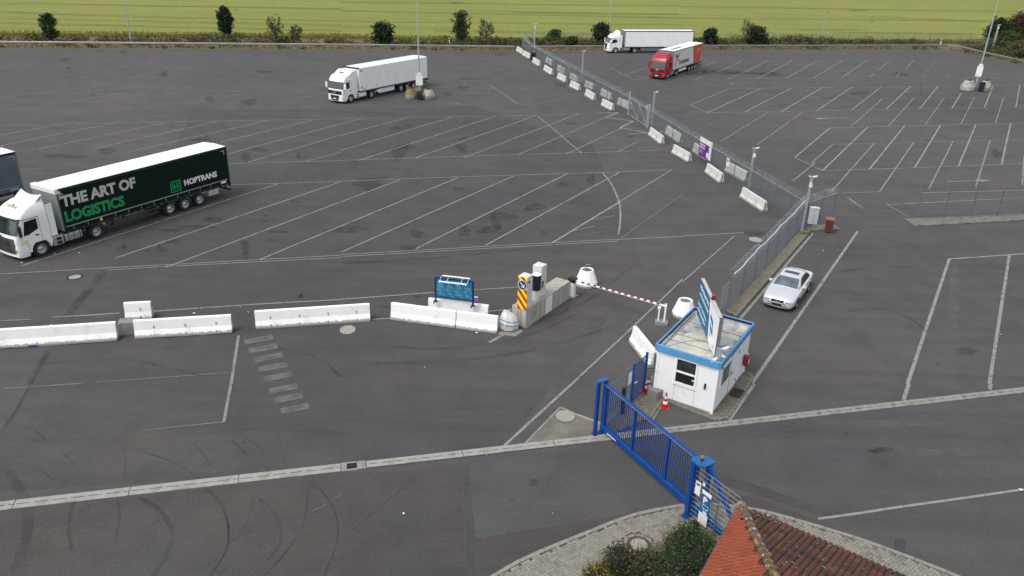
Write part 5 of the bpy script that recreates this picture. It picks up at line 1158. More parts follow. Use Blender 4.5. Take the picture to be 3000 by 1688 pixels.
b.tube([(GL-.12, .1+.25*k, GH+.05+r.uniform(-.01, .01)) for k in range(11)], .015, 5); b.tube([(.2, 2.5, GH+.03), (1.2, 1.9, GH+.04), (1.7, 1.2, GH+.04), (1.9, .9, GH+.5)], .007, 4, 1)
b.build('roof_cable', [M_GALVL, M_BLK], GC, smooth=60)
b = MB(); b.cyl((.22, .05, 2.60), (.22, -.18, 2.60), .001, n=6); b = MB(); b.lathe([(.05, 0), (.05, .07), (.03, .10), (.001, .105)], 10, axis='y'); o = b.build('red_beacon', M_REDL, GC, smooth=50); o.location = (.10, -.13, 2.33); o.rotation_euler = (R(180), 0, 0)
gm = Matrix.Translation((GN.x, GN.y, .10)) @ Matrix.Rotation(GA, 4, 'Z')
def GL_(x, y, z): return gm @ Vector((x, y, z))
b = MB(); b.box(1.95, 2.75, -.62, -.12, 0, .022); o = b.build('doormat', mat('mat_brown', (.035, .024, .018), .95), None); o.matrix_world = gm; tag(o, 'dark brown doormat on the pavers in front of the cabin door', 'doormat')
FE = thing('fire_extinguisher', 'red fire extinguisher box hung on the right wall of the white cabin', 'fire extinguisher', GL_(4.02, -.01, .60), GA)
b = MB(); b.at((0, -.13, 0)); b.lathe([(.10, 0), (.125, .04), (.125, .50), (.10, .58), (.04, .62), (.001, .62)], 16); b.build('cylinder', M_RED, FE, smooth=50)
b = MB(); b.box(-.05, .05, -.02, 0, .1, .5); b.build('bracket', M_BLK, FE); b = MB(); b.box(-.04, .06, -.20, -.10, .62, .68); b.build('valve', M_PALE, FE); b = MB(); b.at((0, -.13, 0)); b.prism([(-.06, .15), (.06, .15), (.06, .38), (-.06, .38)], -.134, -.128, 'y'); b.build('instruction_label', M_PAPER, FE)
# sign board on the roof, standing diagonally
pa = GL_(.32, .30, 2.62); pb = GL_(3.95, 2.45, 2.62); sd_ = (pb-pa); SLn = sd_.length; sang = math.atan2(sd_.y, sd_.x)
SG = thing('rooftop_sign', 'large blue and white sign board standing diagonally on the cabin roof, lettered Sicherheitsparkplatz', 'sign', pa, sang)
# local x from near end to far end, +y side faces left/front (towards the viewer)
b = MB(); b.box(0, SLn, -.04, .09, .05, 1.88); b.build('board', M_WHITEM, SG, bevel=.015)
b = MB(); b.prism([(2.02, 1.86), (SLn-.03, 1.86), (SLn-.03, .08), (1.45, .08)], .088, .096, 'y'); b.build('blue_panel', M_TBLUE, SG)
b = MB(); b.box(.0, SLn, -.05, -.0, 1.88, 1.93); b.box(0, SLn, .04, .10, 1.88, 1.92); b.build('top_edge', mat('edge_cream', (.66, .64, .59), .5), SG)
b = MB(); b.box(-.03, .0, -.08, .08, 0, 1.93); b.build('end_post', mat('post_grey', (.30, .30, .31), .5, .3), SG)
TS = (R(90), 0, R(180))
for s, z, sz in (('Sicherheitsparkplatz', 1.46, .30), ('mit Videoüberwachung', 1.12, .27), ('Secured Truck Parking', .64, .24), ('with Video Surveillance', .34, .23)): text(s, sz, SG, 'sign_lettering', M_PAPER, (SLn-.10, .099, z), TS, bold=.0, sx=.84 if sz < .29 else .86)
b = MB(); b.prism([(1.55, 1.35), (.95, 1.25), (.75, .62), (1.35, .72)], .088, .098, 'y'); b.build('emblem', M_TBLUE, SG)
b = MB(); b.prism([(1.42, 1.16), (.95, .98), (.92, .86), (1.15, .90), (1.40, 1.02)], .098, .102, 'y'); b.build('emblem_swoosh', M_PAPER, SG)
b = MB(); bars(b, 0, .42, .42, .62, 2, lambda x, z: (1.35-x, .0925, z), seed=3, h=.5); bars(b, 0, .38, .18, .34, 2, lambda x, z: (.62-x, .0925, z), 1, seed=6, h=.5); b.build('small_print', [mat('dark_print', (.06, .08, .08), .5), M_REDL], SG)
BC = thing('alarm_beacon', 'dark red alarm beacon on top of the rooftop sign', 'beacon', pa+sd_*.44+Vector((0, 0, 1.93)), sang)
b = MB(); b.box(-.09, .09, -.09, .09, 0, .05); b.build('beacon_base', M_BLK, BC); b = MB(); b.lathe([(.085, .05), (.085, .17), (.07, .20), (.001, .205)], 14); b.build('lens', M_RED, BC, smooth=50)
# cameras on the roof corner
def camera_head(root, loc, rz, tilt=-15, L=.30, m=M_WHITE):
    L *= .8
    b = MB(); b.at(loc, rz, ry=R(-tilt)); b.box(-.05, L, -.045, .045, -.04, .04); b.box(-.05, L+.05, -.052, .052, .04, .05); o = b.build('camera_housing', m, root, bevel=.012)
    b = MB(); b.at(loc, rz, ry=R(-tilt)); b.cyl((L, 0, 0), (L+.012, 0, 0), .04, n=10); b.build('camera_lens', M_BLK, o); return o
CC = thing('roof_cameras', 'three white surveillance cameras on a bracket at the front corner of the cabin roof', 'security camera', GL_(.22, .16, 2.56), GA)
b = MB(); b.box(-.03, .03, -.12, .12, 0, .60); b.tube([(0, 0, .2), (0, -.12, .2)], .02); b.tube([(0, .0, .5), (.05, -.12, .5)], .02); b.build('bracket', M_GALVL, CC)
camera_head(CC, (.10, -.10, .52), R(-40), 10, .34); camera_head(CC, (-.12, .05, .10), R(150), -25, .28); camera_head(CC, (.05, -.14, .26), R(-60), -35, .16)

# ================================================================== SLIDING GATE
gL = G(*g6(145, 530)); gR = G(*g6(890, 1205)); gd = gR-gL; gang = math.atan2(gd.y, gd.x); gl = gd.length
GT = thing('sliding_gate', 'long blue sliding gate with vertical bars standing closed across the entrance road', 'gate', (gL.x+.868*.13, gL.y+.497*.13, 0), gang)
x0, x1 = .08, gl+2.9
b = MB(); b.box(x0, x1, -.09, .09, .26, .50); b.build('bottom_beam', M_BLUE, GT, bevel=.02)
b = MB(); b.box(x0, gl+.15, -.05, .05, 2.38, 2.50); b.box(x0, gl+.1, -.065, -.05, 2.42, 2.45, 1); b.box(x0, gl+.1, .05, .062, 2.46, 2.50); b.build('top_rail', [M_BLUE, mat('rail_pale', (.30, .38, .48), .5)], GT, bevel=.008)
b = MB(); b.box(x0, x0+.16, -.06, .06, .50, 2.38); b.build('end_stile', M_BLUE, GT)
for xm in (2.10, 4.17, gl-.08): b = MB(); b.box(xm-.05, xm+.05, -.05, .05, .50, 2.38); b.build('stile', M_BLUE, GT)
pk = MB(); pk.box(-.015, .015, -.012, .012, .50, 2.38); pm = pk.build('picket', mat('picket_blue', (.004, .055, .27), .4), GT); pk_me = pm.data; first = True
xs = [x0+.16+.118*k for k in range(1, 50)]
for x in xs:
    if x > gl-.15 or min(abs(x-q) for q in (2.10, 4.17)) < .065: continue
    if first: o = pm; first = False
    else: o = bpy.data.objects.new('picket', pk_me); COL.objects.link(o); o.parent = GT
    o.location = (x, 0, 0)
b = MB(); b.at((0, 0, 0)); b.box(gl+.1, gl+.62, -.06, .06, 2.38, 2.50); tl = [(gl+.58, 2.44), (x1-.35, .50)]
dz = Vector((tl[1][0]-tl[0][0], 0, tl[1][1]-tl[0][1])); b.at((tl[0][0], 0, tl[0][1]), 0, ry=-math.atan2(dz.z, dz.x)); b.box(-.02, dz.length, -.06, .06, -.06, .06); b.build('tail_brace', M_BLUE, GT, bevel=.01)
b = MB(); b.box(.55, 1.15, -.094, -.0905, .32, .37); b.build('maker_plate', M_PAPER, GT)
b = MB(); b.box(.2, .5, -.0, .0, 0, 0)
GPo = thing('gate_guide_post', 'blue guide post holding the left end of the sliding gate', 'gate post', (gL.x, gL.y, 0), gang)
b = MB(); b.box(-.06, .08, -.25, -.12, 0, 2.58); b.box(-.06, .08, .12, .25, 0, 2.58); b.build('upright', M_BLUE, GPo, bevel=.008)
b = MB(); b.box(-.09, .11, -.27, .27, 2.58, 2.66); b.build('head_plate', mat('gate_blue_light', (.015, .15, .45), .4), GPo, bevel=.01)
b = MB(); b.box(-.12, .14, -.30, .30, 0, .03); b.build('foot_plate', M_BLUED, GPo)
GDp = thing('gate_drive_post', 'blue drive post with flat cap at the right end of the sliding gate', 'gate post', (gR.x, gR.y, 0), gang)
b = MB(); b.box(-.06, .10, -.24, -.10, .1, 2.52); b.box(.22, .38, .24, .38, .1, 2.52); b.build('upright', M_BLUE, GDp, bevel=.01)
b = MB(); b.prism([(-.10, -.27), (.30, -.27), (.50, -.10), (.48, .40), (.05, .40), (-.10, .18)], 2.52, 2.60); b.build('head_plate', mat('gate_blue_light', (.015, .15, .45), .4), GDp, bevel=.008)
b = MB(); b.box(-.14, .14, -.32, .32, .0, .1); b.build('foot_plate', M_BLUE, GDp)
b = MB(); b.box(-.085, -.06, -.18, -.10, 1.05, 1.25); b.build('key_switch', M_PALE, GDp)
m4 = Matrix.Translation((gR.x, gR.y, 0)) @ Matrix.Rotation(gang, 4, 'Z')
AB = thing('warning_light', 'amber warning light on the cap of the gate drive post', 'warning light', m4 @ Vector((.18, .02, 2.60)), gang)
b = MB(); b.lathe([(.055, 0), (.055, .09), (.001, .09)], 12); b.build('lamp_base', M_BLK, AB); b = MB(); b.lathe([(.05, .09), (.05, .17), (.035, .20), (.001, .205)], 12); b.build('lens', mat('amber', (.60, .20, .03), .3), AB, smooth=50)

# ================================================================== WIRE MESH FENCES
PH_ = 2.03
def panel_mesh(L, H=PH_, vs=.05, hs=.20, rw=.0022, rh=.0055, double=True):
    b = MB(); n = int(round(L/vs))
    for i in range(n+1):
        x = L*i/n; b.box(x-rw, x+rw, -rw, rw, .04, H)
    k = int(round(H/hs))
    for j in range(k+1):
        z = .05+(H-.06)*j/k
        for s in ((-1, 1) if double else (0,)): b.box(0, L, s*.008-rh, s*.008+rh, z-rh, z+rh)
    return b
PM = {}
def get_panel(L, far=False, H=PH_):
    k = (round(L, 2), far, H)
    if k not in PM:
        b = panel_mesh(k[0], H, .075 if far else .09, .20, .0032 if far else .0022, .006 if far else .0045, not far)
        o = b.build('mesh_panel', M_WIRE); PM[k] = o.data; bpy.data.objects.remove(o)
    return PM[k]
def post_mesh(H, w_=.03, arm=None):
    b = MB(); b.box(-w_, w_, -w_*.7, w_*.7, 0, H)
    if arm == 'V':
        for s in (-1, 1): b.tube([(0, 0, H-.03), (0, s*.28, H+.30)], .014, 4)
    if arm == 'L': b.tube([(0, 0, H-.03), (0, .22, H+.32)], .016, 4)
    if arm == 'R': b.tube([(0, 0, H-.03), (0, -.22, H+.32)], .016, 4)
    b.box(-.07, .07, -.07, .07, 0, .012); return b
POSTM = {}
def get_post(H, w_, arm):
    k = (H, w_, arm)
    if k not in POSTM: o = post_mesh(H, w_, arm).build('fence_post', M_GALV); POSTM[k] = o.data; bpy.data.objects.remove(o)
    return POSTM[k]
COILM = {}
def get_coil(L, rad=.26, loops=None, th=.0055, seed=1):
    k = (round(L, 2), rad, loops, th, seed)
    if k not in COILM:
        loops_ = loops or int(L/.27); n = loops_*12; r = random.Random(seed); pts = []
        for i in range(n+1):
            a = 2*math.pi*i/12; rr = rad*(1+.10*math.sin(i*.37+seed)); pts.append((L*i/n+.03*math.sin(i*.9+seed), rr*math.cos(a), rr*math.sin(a)+.03*math.sin(i*.11+seed)))
        b = MB(); b.tube(pts, th, 3)
        for i in range(0, n, 4): p = pts[i]; b.add([(p[0]-.016, p[1], p[2]), (p[0]+.016, p[1]+.01, p[2]), (p[0], p[1], p[2]+.026)], [(0, 1, 2)])
        o = b.build('razor_coil', M_GALVL); COILM[k] = o.data; bpy.data.objects.remove(o)
    return COILM[k]
def link(name, me, root, loc, rz=0):
    o = bpy.data.objects.new(name, me); COL.objects.link(o); o.parent = root; o.location = loc; o.rotation_euler = (0, 0, rz); return o
def fence(label, a, b_, span, arm='V', coil=True, far=False, H=2.08, coil_h=.28, coil_off=0., skip=None, post_w=.03, group=None, z=0., th=.0055, cr=.26):
    a = Vector((a[0], a[1], 0)); b_ = Vector((b_[0], b_[1], 0)); d = b_-a; n = max(1, round(d.length/span)); st = d.length/n; ang = math.atan2(d.y, d.x)
    root = thing('mesh_fence', label, 'fence', (a.x, a.y, z), ang, group)
    for i in range(n+1):
        if skip and any(lo+.05 < i*st < hi-.05 for lo, hi in skip): continue
        link('fence_post', get_post(H, post_w, arm), root, (i*st, 0, 0))
    for i in range(n):
        m_ = (i+.5)*st
        if skip and any(lo < m_ < hi for lo, hi in skip): continue
        link('mesh_panel', get_panel(st-.06, far), root, (i*st+.03, -.03, 0))
        if coil: link('razor_coil', get_coil(st, cr, None, th, 1+(i % 3)), root, (i*st, coil_off, H+coil_h))
    if coil or True:
        b = MB(); b.box(0, d.length, -.012, .012, H-.03, H-.005); b.build('top_wire', M_GALVL, root)
    return root, d.length, ang
fA = Vector((21.35, 54.0, 0)); gR_ = Vector((14.64, 86.75, 0)); gL_f = Vector((13.32, 93.73, 0)); fB = gL_f; fM = G(1618, 207.5); fN = G(1553, 168); fE = G(1528.5, 138)
F1, _, f1a = fence('near part of the diagonal mesh fence with razor wire, from corner pole to wire gate', fA, gR_, 2.47, 'V', True, far=True, th=.006, cr=.24, coil_h=.2)
F1b, _, _ = fence('far part of the diagonal mesh fence with razor wire, beyond the wire gate', gL_f, fM, 2.47, 'V', True, far=True, th=.006, cr=.24, coil_h=.2)
F1c, _, _ = fence('stretch of the diagonal mesh fence beside the far black bin', fM, fN, 2.47, 'V', True, far=True, th=.006, cr=.24, coil_h=.2)
F1d, _, _ = fence('last mesh fence stretch crossing the verge to the field', fN, fE, 2.47, 'V', True, far=True, th=.006, cr=.24, coil_h=.2)
F2, f2l, f2ang = fence('mesh fence with razor wire and white cable running from the corner to the guard cabin', G(*c23(905, 262)), G(*c23(340, 895)), 2.44, 'L', True, far=False, H=2.05, coil_h=.22, coil_off=-.0, z=.05, th=.0045, cr=.27)
F2.children
b = MB(); b.tube([(x, -.03, 2.13+.05*math.sin(x*1.1)+.03*math.sin(x*2.7)) for x in [k*.4 for k in range(int(f2l/.4)+1)]], .022, 6); b.build('white_cable', mat('cable_white', (.78, .80, .80), .5), F2, smooth=60)
F3, _, _ = fence('short mesh fence with razor wire beside the brown bin', G(*cC(1150, 1240)), G(*cC(1525, 1105)), 2.6, 'V', True, far=False, H=2.08, th=.006, z=.05)
F4, _, _ = fence('mesh fence on a concrete plinth at the right edge', G(*c23(1755, 205)), G(*c23(2545, 180)) + (G(*c23(2545, 180))-G(*c23(1755, 205)))*.8, 2.4, 'V', False, far=False, H=2.08, z=.08)
ff0 = Vector((1.0, 159.0, 0)); ff1 = Vector((98.0, 181.5, 0)); ff2 = Vector((104.5, 148.0, 0))
F5, _, _ = fence('distant mesh fence with bent post tops behind the guardrail in front of the field', ff1, ff0, 4.05, 'L', False, far=True, H=2.1, post_w=.035)
F6, _, _ = fence('mesh fence with bent post tops turning along the bushes at the far right', ff1, ff2, 3.2, 'L', False, far=True, H=2.1, post_w=.035)
# double gate in the diagonal fence
ga_ = gR_; gb_ = gL_f; f1a = math.atan2((gb_-ga_).y, (gb_-ga_).x); gln = (gb_-ga_).length
WG = thing('wire_gate', 'wire mesh double gate with diagonal brace in the diagonal fence', 'gate', ga_, f1a)
for x in (0, gln): b = MB(); b.box(x-.08, x+.08, -.08, .08, 0, 2.75 if x else 2.65); b.build('gate_post', M_GALVL, WG)
b = MB(); b.box(.5-.05, .5+.05, -.08, .08, 0, 2.5); b.build('gate_post', M_GALVL, WG)
for xa, xb in ((.62, gln/2-.02), (gln/2+.02, gln-.1)):
    b = MB(); b.box(xa, xb, -.025, .025, .10, .16); b.box(xa, xb, -.025, .025, 2.0, 2.06); b.box(xa, xa+.05, -.025, .025, .16, 2.0); b.box(xb-.05, xb, -.025, .025, .16, 2.0)
    L = math.hypot(xb-xa, 1.84); b.at((xa, 0, .16), 0, ry=-math.atan2(1.84, xb-xa)); b.box(0, L, -.02, .02, -.02, .02); gf = b.build('leaf_frame', M_GALVL, WG)
    q = panel_mesh(xb-xa-.1, 2.0, .10, .2, .0045, .007, False).build('mesh_panel', M_WIRE, gf); q.location = (xa+.05, 0, 0)
for i in range(3): link('razor_coil', get_coil(gln/3, .2, None, .008, i+2), WG, (i*gln/3, 0, 2.25))
# pedestrian gate and its fence pieces beside the sliding gate
pg0 = G(*g5(428, 1112)); pg1 = G(*g5(532, 1018)); pd = pg1-pg0; pang = math.atan2(pd.y, pd.x); pl_ = pd.length
PG = thing('pedestrian_gate', 'narrow blue barred pedestrian gate between the sliding gate and the cabin', 'gate', (pg0.x, pg0.y, .05), pang)
for x in (0, pl_): b = MB(); b.box(x-.05, x+.05, -.05, .05, 0, 2.1 if x else 2.05); b.build('gate_post', M_BLUE, PG, bevel=.008)
b = MB(); b.box(.07, pl_-.07, -.02, .02, .08, .13); b.box(.07, pl_-.07, -.02, .02, 1.95, 2.0); b.build('leaf_frame', M_BLUE, PG)
for k in range(9): x = .11+(pl_-.22)*k/8; b = MB(); b.box(x-.011, x+.011, -.011, .011, .13, 1.95); b.build('picket', M_BLUED, PG)
b = MB(); b.box(.08, .2, -.06, -.02, .98, 1.03); b.box(.2, .32, -.08, -.05, 1.0, 1.025); b.build('handle', M_PAPER, PG)
sf0 = G(*g6(225, 470)); sfp = G(*g6(360, 400))
def small_fence(label, a, b_, H=2.0, posts=True, z=.05, signs=None):
    a = Vector((a.x, a.y, 0)); b_ = Vector((b_.x, b_.y, 0)); d = b_-a; root = thing('mesh_fence', label, 'fence', (a.x, a.y, z), math.atan2(d.y, d.x))
    link('mesh_panel', get_panel(d.length-.06, False, H), root, (.03, 0, 0))
    if posts: link('fence_post', get_post(H+.05, .04, None), root, (d.length, 0, 0))
    return root, d.length
SF, sfl = small_fence('short mesh fence between the sliding gate post and the pedestrian gate', gL+Vector((.30, .35, 0)), Vector((5.15, 29.55, 0)))
SF2, _ = small_fence('short mesh fence panel with small sign beside the pedestrian gate', Vector((5.15, 29.55, 0)), Vector((pg0.x-.1, pg0.y-.08, 0)), posts=False)
b = MB(); b.box(.10, .42, -.04, -.03, 1.15, 1.75); b.build('notice', M_PAPER, SF2)
SF3, _ = small_fence('short mesh fence panel between the pedestrian gate and the cabin wall', Vector((pg1.x+.08, pg1.y+.1, 0)), GL_(.1, GW+.08, 0), posts=True)
INT = thing('intercom_column', 'black intercom column with pale edge on the paved island behind the sliding gate', 'intercom', (5.02, 29.1, .05), R(60))
b = MB(); b.box(-.09, .09, -.07, .07, .02, 1.35); b.build('column', M_BLK, INT, bevel=.01); b = MB(); b.box(.09, .115, -.07, .07, .02, 1.3); b.build('edge_strip', M_GALVL, INT); b = MB(); b.box(-.2, .25, -.14, .14, 0, .02); b.build('foot_plate', M_BLK, INT)
# mesh fence with parking sign at the drive post
pf0 = Vector((6.70, 22.48, 0)); pf1 = Vector((7.82, 20.81, 0)); d = pf1-pf0
PFN = thing('mesh_fence', 'tall mesh fence panel carrying the blue parking sign between gate and house', 'fence', (pf0.x, pf0.y, 0), math.atan2(d.y, d.x))
link('mesh_panel', panel_mesh(d.length, 2.35, .25, .20, .003, .006, False).build('mesh_panel_tmp', M_GALVL).data, PFN, (0, 0, 0))
bpy.data.objects.remove(bpy.data.objects['mesh_panel_tmp'])
for x in (1.18,): b = MB(); b.box(x-.03, x+.03, -.045, .0-.012, 0, 1.45); b.build('fence_post', M_GALV, PFN)
# local +y faces right/back, -y faces the viewer on the left? choose the side facing the camera
sidey = -1 if (Matrix.Rotation(PFN.rotation_euler[2], 3, 'Z') @ Vector((0, -1, 0))).dot(Vector((-pf0.x, -pf0.y, 0))) > 0 else 1
PS = thing('parking_sign', 'blue parking sign with white P and truck outline hung on the mesh fence', 'sign', (pf0.x, pf0.y, 0), math.atan2(d.y, d.x))
y_ = sidey*.03
def yb(b, xa, xb, za, zb, t=0, m=0): b.box(xa, xb, min(y_, y_+sidey*(.01+t)), max(y_, y_+sidey*(.01+t)), za, zb, m)
b = MB(); yb(b, .45, .86, .44, 1.46); b.build('board', mat('parking_blue', (.01, .16, .42), .4, var=.05), PS)
b = MB(); yb(b, .44, .87, 1.48, 1.64); b.build('top_strip', M_PAPER, PS); b = MB(); yb(b, .43, .84, .20, .68, .002); b.build('white_plate', M_PAPER, PS)
text('P', .36, PS, 'sign_lettering', M_PAPER, (.53 if sidey < 0 else .78, y_+sidey*.014, 1.14), (R(90), 0, 0 if sidey < 0 else R(180)), bold=.012)
b = MB()
for xa, xb, za, zb in ((.54,.80,1.06,1.075),(.54,.80,.90,.915),(.54,.555,.9,1.07),(.785,.80,.9,1.07),(.60,.63,.85,.9),(.71,.74,.85,.9),(.60,.78,.70,.80)): yb(b, xa, xb, za, zb, .004)
b.build('truck_outline', M_PAPER, PS)
NT = thing('notice_board', 'white notice hung on the mesh fence next to the gate drive post', 'notice', (pf0.x, pf0.y, 0), math.atan2(d.y, d.x)); b = MB(); yb(b, .10, .34, 1.24, 1.80); b.build('board', M_PAPER, NT); b = MB(); yb(b, .14, .30, 1.64, 1.74, .003); b.build('print_block', M_TBLUE, NT)
b = MB(); yb(b, .42, .52, 1.78, 1.92); b.build('small_plate', M_PAPER, NT)
# ================================================================== CONCRETE BARRIERS
def barrier(name, label, a, b_, H, m, group, slots=False, side=1, wb=.60, wt=.20, chip=None):
    """step-profile barrier whose camera-side foot runs from a to b"""
    a = Vector((a.x, a.y, 0)); b_ = Vector((b_.x, b_.y, 0)); d = b_-a; L = d.length; ang = math.atan2(d.y, d.x); n = Vector((-d.y, d.x, 0)).normalized()
    if n.dot(a) < 0: n = -n      # away from the camera
    c = a+n*wb/2; root = thing(name, label, 'concrete barrier', c, ang, group)
    h = wb/2; t = wt/2; P = [(-h, .02), (-h, .12), (-h*.90, .16), (-t-.055, H*.46), (-t, H-.02), (-t+.02, H), (t-.02, H), (t, H-.02), (t+.055, H*.46), (h*.90, .16), (h, .12), (h, .02)]
    b = MB(); r = random.Random(int(L*1000)); N = 10; secs = []
    for i in range(N+1):
        x = L*i/N; inset = .05 if i in (0, N) else 0
        secs.append([(min(max(x, .0), L), p[0]*(1-inset*.2)+r.uniform(-.003, .003), p[1]+(r.uniform(-.012, .02) if p[1] < .05 else r.uniform(-.003, .003))) for p in P])
    v, f = loft(secs); k = len(P); f = [tuple(reversed(q)) for q in f]; f += [tuple(range(k)), tuple(range(len(v)-1, len(v)-k-1, -1))]
    b.add(v, f); b.build('barrier_body', m, root, bevel=.022, seg=2)
    sgn = -1 if (Matrix.Rotation(ang, 3, 'Z') @ Vector((0, 1, 0))).dot(n) > 0 else 1
    if slots:
        b = MB()
        for x in slots:
            for z, hh, e in ((H*.62, .075, .142), (.20, .05, .262)):
                y = sgn*e; b.box(L*x-.012, L*x+.012, min(y, y+sgn*.012)-.02, max(y, y+sgn*.012), z-hh, z+hh)
        b.build('lifting_slot', mat('slot_grey', (.16, .155, .14), .9), root)
    b = MB()
    for x in (.012, L-.012):
        b.box(min(x, x-(.02 if x < 1 else -.02)), max(x, x-(.02 if x < 1 else -.02)), -.035, .035, .15, H-.12)
    b.build('end_groove', mat('groove_dark', (.10, .10, .09), .9), root)
    return root, L, sgn, ang
GW_ = 'white concrete barriers in the row across the yard'
BR = [(c21(-420,1216), c21(885,1127), 'long white concrete barrier with a blue paint mark at its foot, leftmost in the row', .97, False),
      (c21(1018,1113), c21(1752,1068), 'shorter white concrete barrier with three slots next to the grey block, second in the row', .96, (.2, .52, .84)),
      (c21(1930,1040), c22(220,980), 'long white concrete barrier with slots left of the pale cover slab', .97, (.13, .38, .63, .88))]
for a, b_, lab, h, sl_ in BR: rt_ = barrier('concrete_barrier', lab, G(*a), G(*b_), h, M_BARR, GW_, sl_)
rt0 = [o for o in bpy.data.objects if o.get('label', '').startswith('long white concrete barrier with a blue')][0]
L0 = (G(*c21(-420,1216))-G(*c21(885,1127))).length; sgb = -1
b = MB(); xx = L0-(G(*c21(885,1127))-G(*c21(255,1170))).length
for s in (-1,): b.prism([(xx-.22, .03), (xx+.14, .03), (xx+.24, .13), (xx-.22, .13)], s*.303, s*.318, 'y')
b.build('paint_mark', mat('mark_blue', (.02, .12, .42), .6), rt0)
p5a = G(*c22(368, 968)); p5b = G(*c22(1170, 1075)); pm_ = p5a.lerp(p5b, .618)
barrier('concrete_barrier', 'left half of the angled white barrier pair before the information board', p5a, pm_-(p5b-p5a).normalized()*.02, .95, M_BARR, GW_)
barrier('concrete_barrier', 'right half of the angled white barrier pair, next to the tilted pale bollard', pm_+(p5b-p5a).normalized()*.02, p5b, .95, M_BARR, GW_)
# chipped joint
ch_ = MB(); dd = (p5b-p5a).normalized(); ch_.at(pm_+Vector((0, .02, 0)), math.atan2(dd.y, dd.x))
r = random.Random(3)
ang5 = math.atan2(dd.y, dd.x); BI_a = G(*c22(625, 930)); BI_b = G(*c22(1092, 958))
bi, biL, bis, biang = barrier('concrete_barrier', 'white concrete barrier carrying the blue information board, behind the angled pair', Vector((-4.62, 38.38, 0)), Vector((-1.30, 37.66, 0)), .95, M_BARR, GW_)
barrier('concrete_barrier', 'short white concrete barrier standing behind the grey block and the second barrier', G(*c21(918, 1000))+Vector((0, .4, 0)), G(*c21(1122, 990))+Vector((0, .4, 0)), .96, M_BARR, GW_, (.6,))
ba = thing('concrete_block', 'grey concrete block stacked on a low kerb between two white barriers', 'concrete block', G(*c21(905, 1082)), math.atan2(dax.y, dax.x)+.02)
b = MB(); b.box(0, 1.0, 0, .62, 0, .20); b.build('base_block', M_CONC, ba, bevel=.015); b = MB(); b.box(-.02, 1.0, .02, .62, .205, .68); b.build('top_block', M_CONC, ba, bevel=.02)
barrier('concrete_barrier', 'white concrete barrier standing askew behind the pedestrian gate left of the cabin', G(*g5(575,812)), G(*g5(405,590)), .95, M_BARR, 'white barriers by the cabin')
# front and back rows along the diagonal fence
FRL = ['next to the far guardrail', 'second from the far guardrail', 'right of the black bin', 'fourth from the far end', 'fifth from the far end', 'sixth from the far end', 'seventh from the far end', 'just beyond the wire gate', 'in front of the wire gate post', 'beside the purple banner', 'second from the corner', 'nearest the corner']
fr = [(cA,(60,350),(155,405)),(cA,(165,425),(280,485)),(cA,(333,545),(440,612)),(cA,(522,678),(650,760)),(cA,(752,818),(880,887)),(cA,(965,958),(1110,1030)),(cA,(1222,1105),(1362,1193)),(cA,(1500,1278),(1670,1370)),(cB,(285,708),(495,872)),(cB,(695,1025),(975,1192)),None,(cC,(290,812),(585,1008))]
for i, q in enumerate(fr):
    if q: a, b_ = G(*q[0](*q[1])), G(*q[0](*q[2]))
    else: a, b_ = G(*cB(1280, 1368)), G(*cC(18, 626))
    barrier('concrete_barrier', 'raw concrete barrier on the near side, '+FRL[i], a, b_, .90, M_BARR2, 'barriers on the near side of the diagonal fence')
BKL = ['farthest of the row', 'second farthest', 'third from the far end', 'fourth from the far end', 'fifth from the far end', 'just beyond the wire gate', 'first past the wire gate', 'behind the purple banner', 'nearest, beside the small white notice']
bk = [(cA,(555,545),(650,605)),(cA,(750,685),(855,752)),(cA,(960,825),(1085,892)),(cA,(1215,965),(1345,1020)),(cA,(1480,1105),(1640,1188)),(cA,(1770,1265),(1965,1358)),(cB,(578,690),(815,852)),(cB,(1055,1005),(1320,1178)),(cC,(90,470),(345,610))]
for i, q in enumerate(bk):
    barrier('concrete_barrier', 'raw concrete barrier seen through the fence, '+BKL[i], G(*q[0](*q[1])), G(*q[0](*q[2])), .95, M_BARR2, 'barriers on the far side of the diagonal fence')

# ================================================================== INFORMATION BOARD
ia = Vector((-4.125, 38.236, .95)); ib_ = Vector((-2.073, 37.796, .95)); ang_i = math.atan2((ib_-ia).y, (ib_-ia).x); il = (ib_-ia).length
IB = thing('information_board', 'wide blue information board in dark blue frame mounted on a white barrier', 'information board', ia, ang_i)
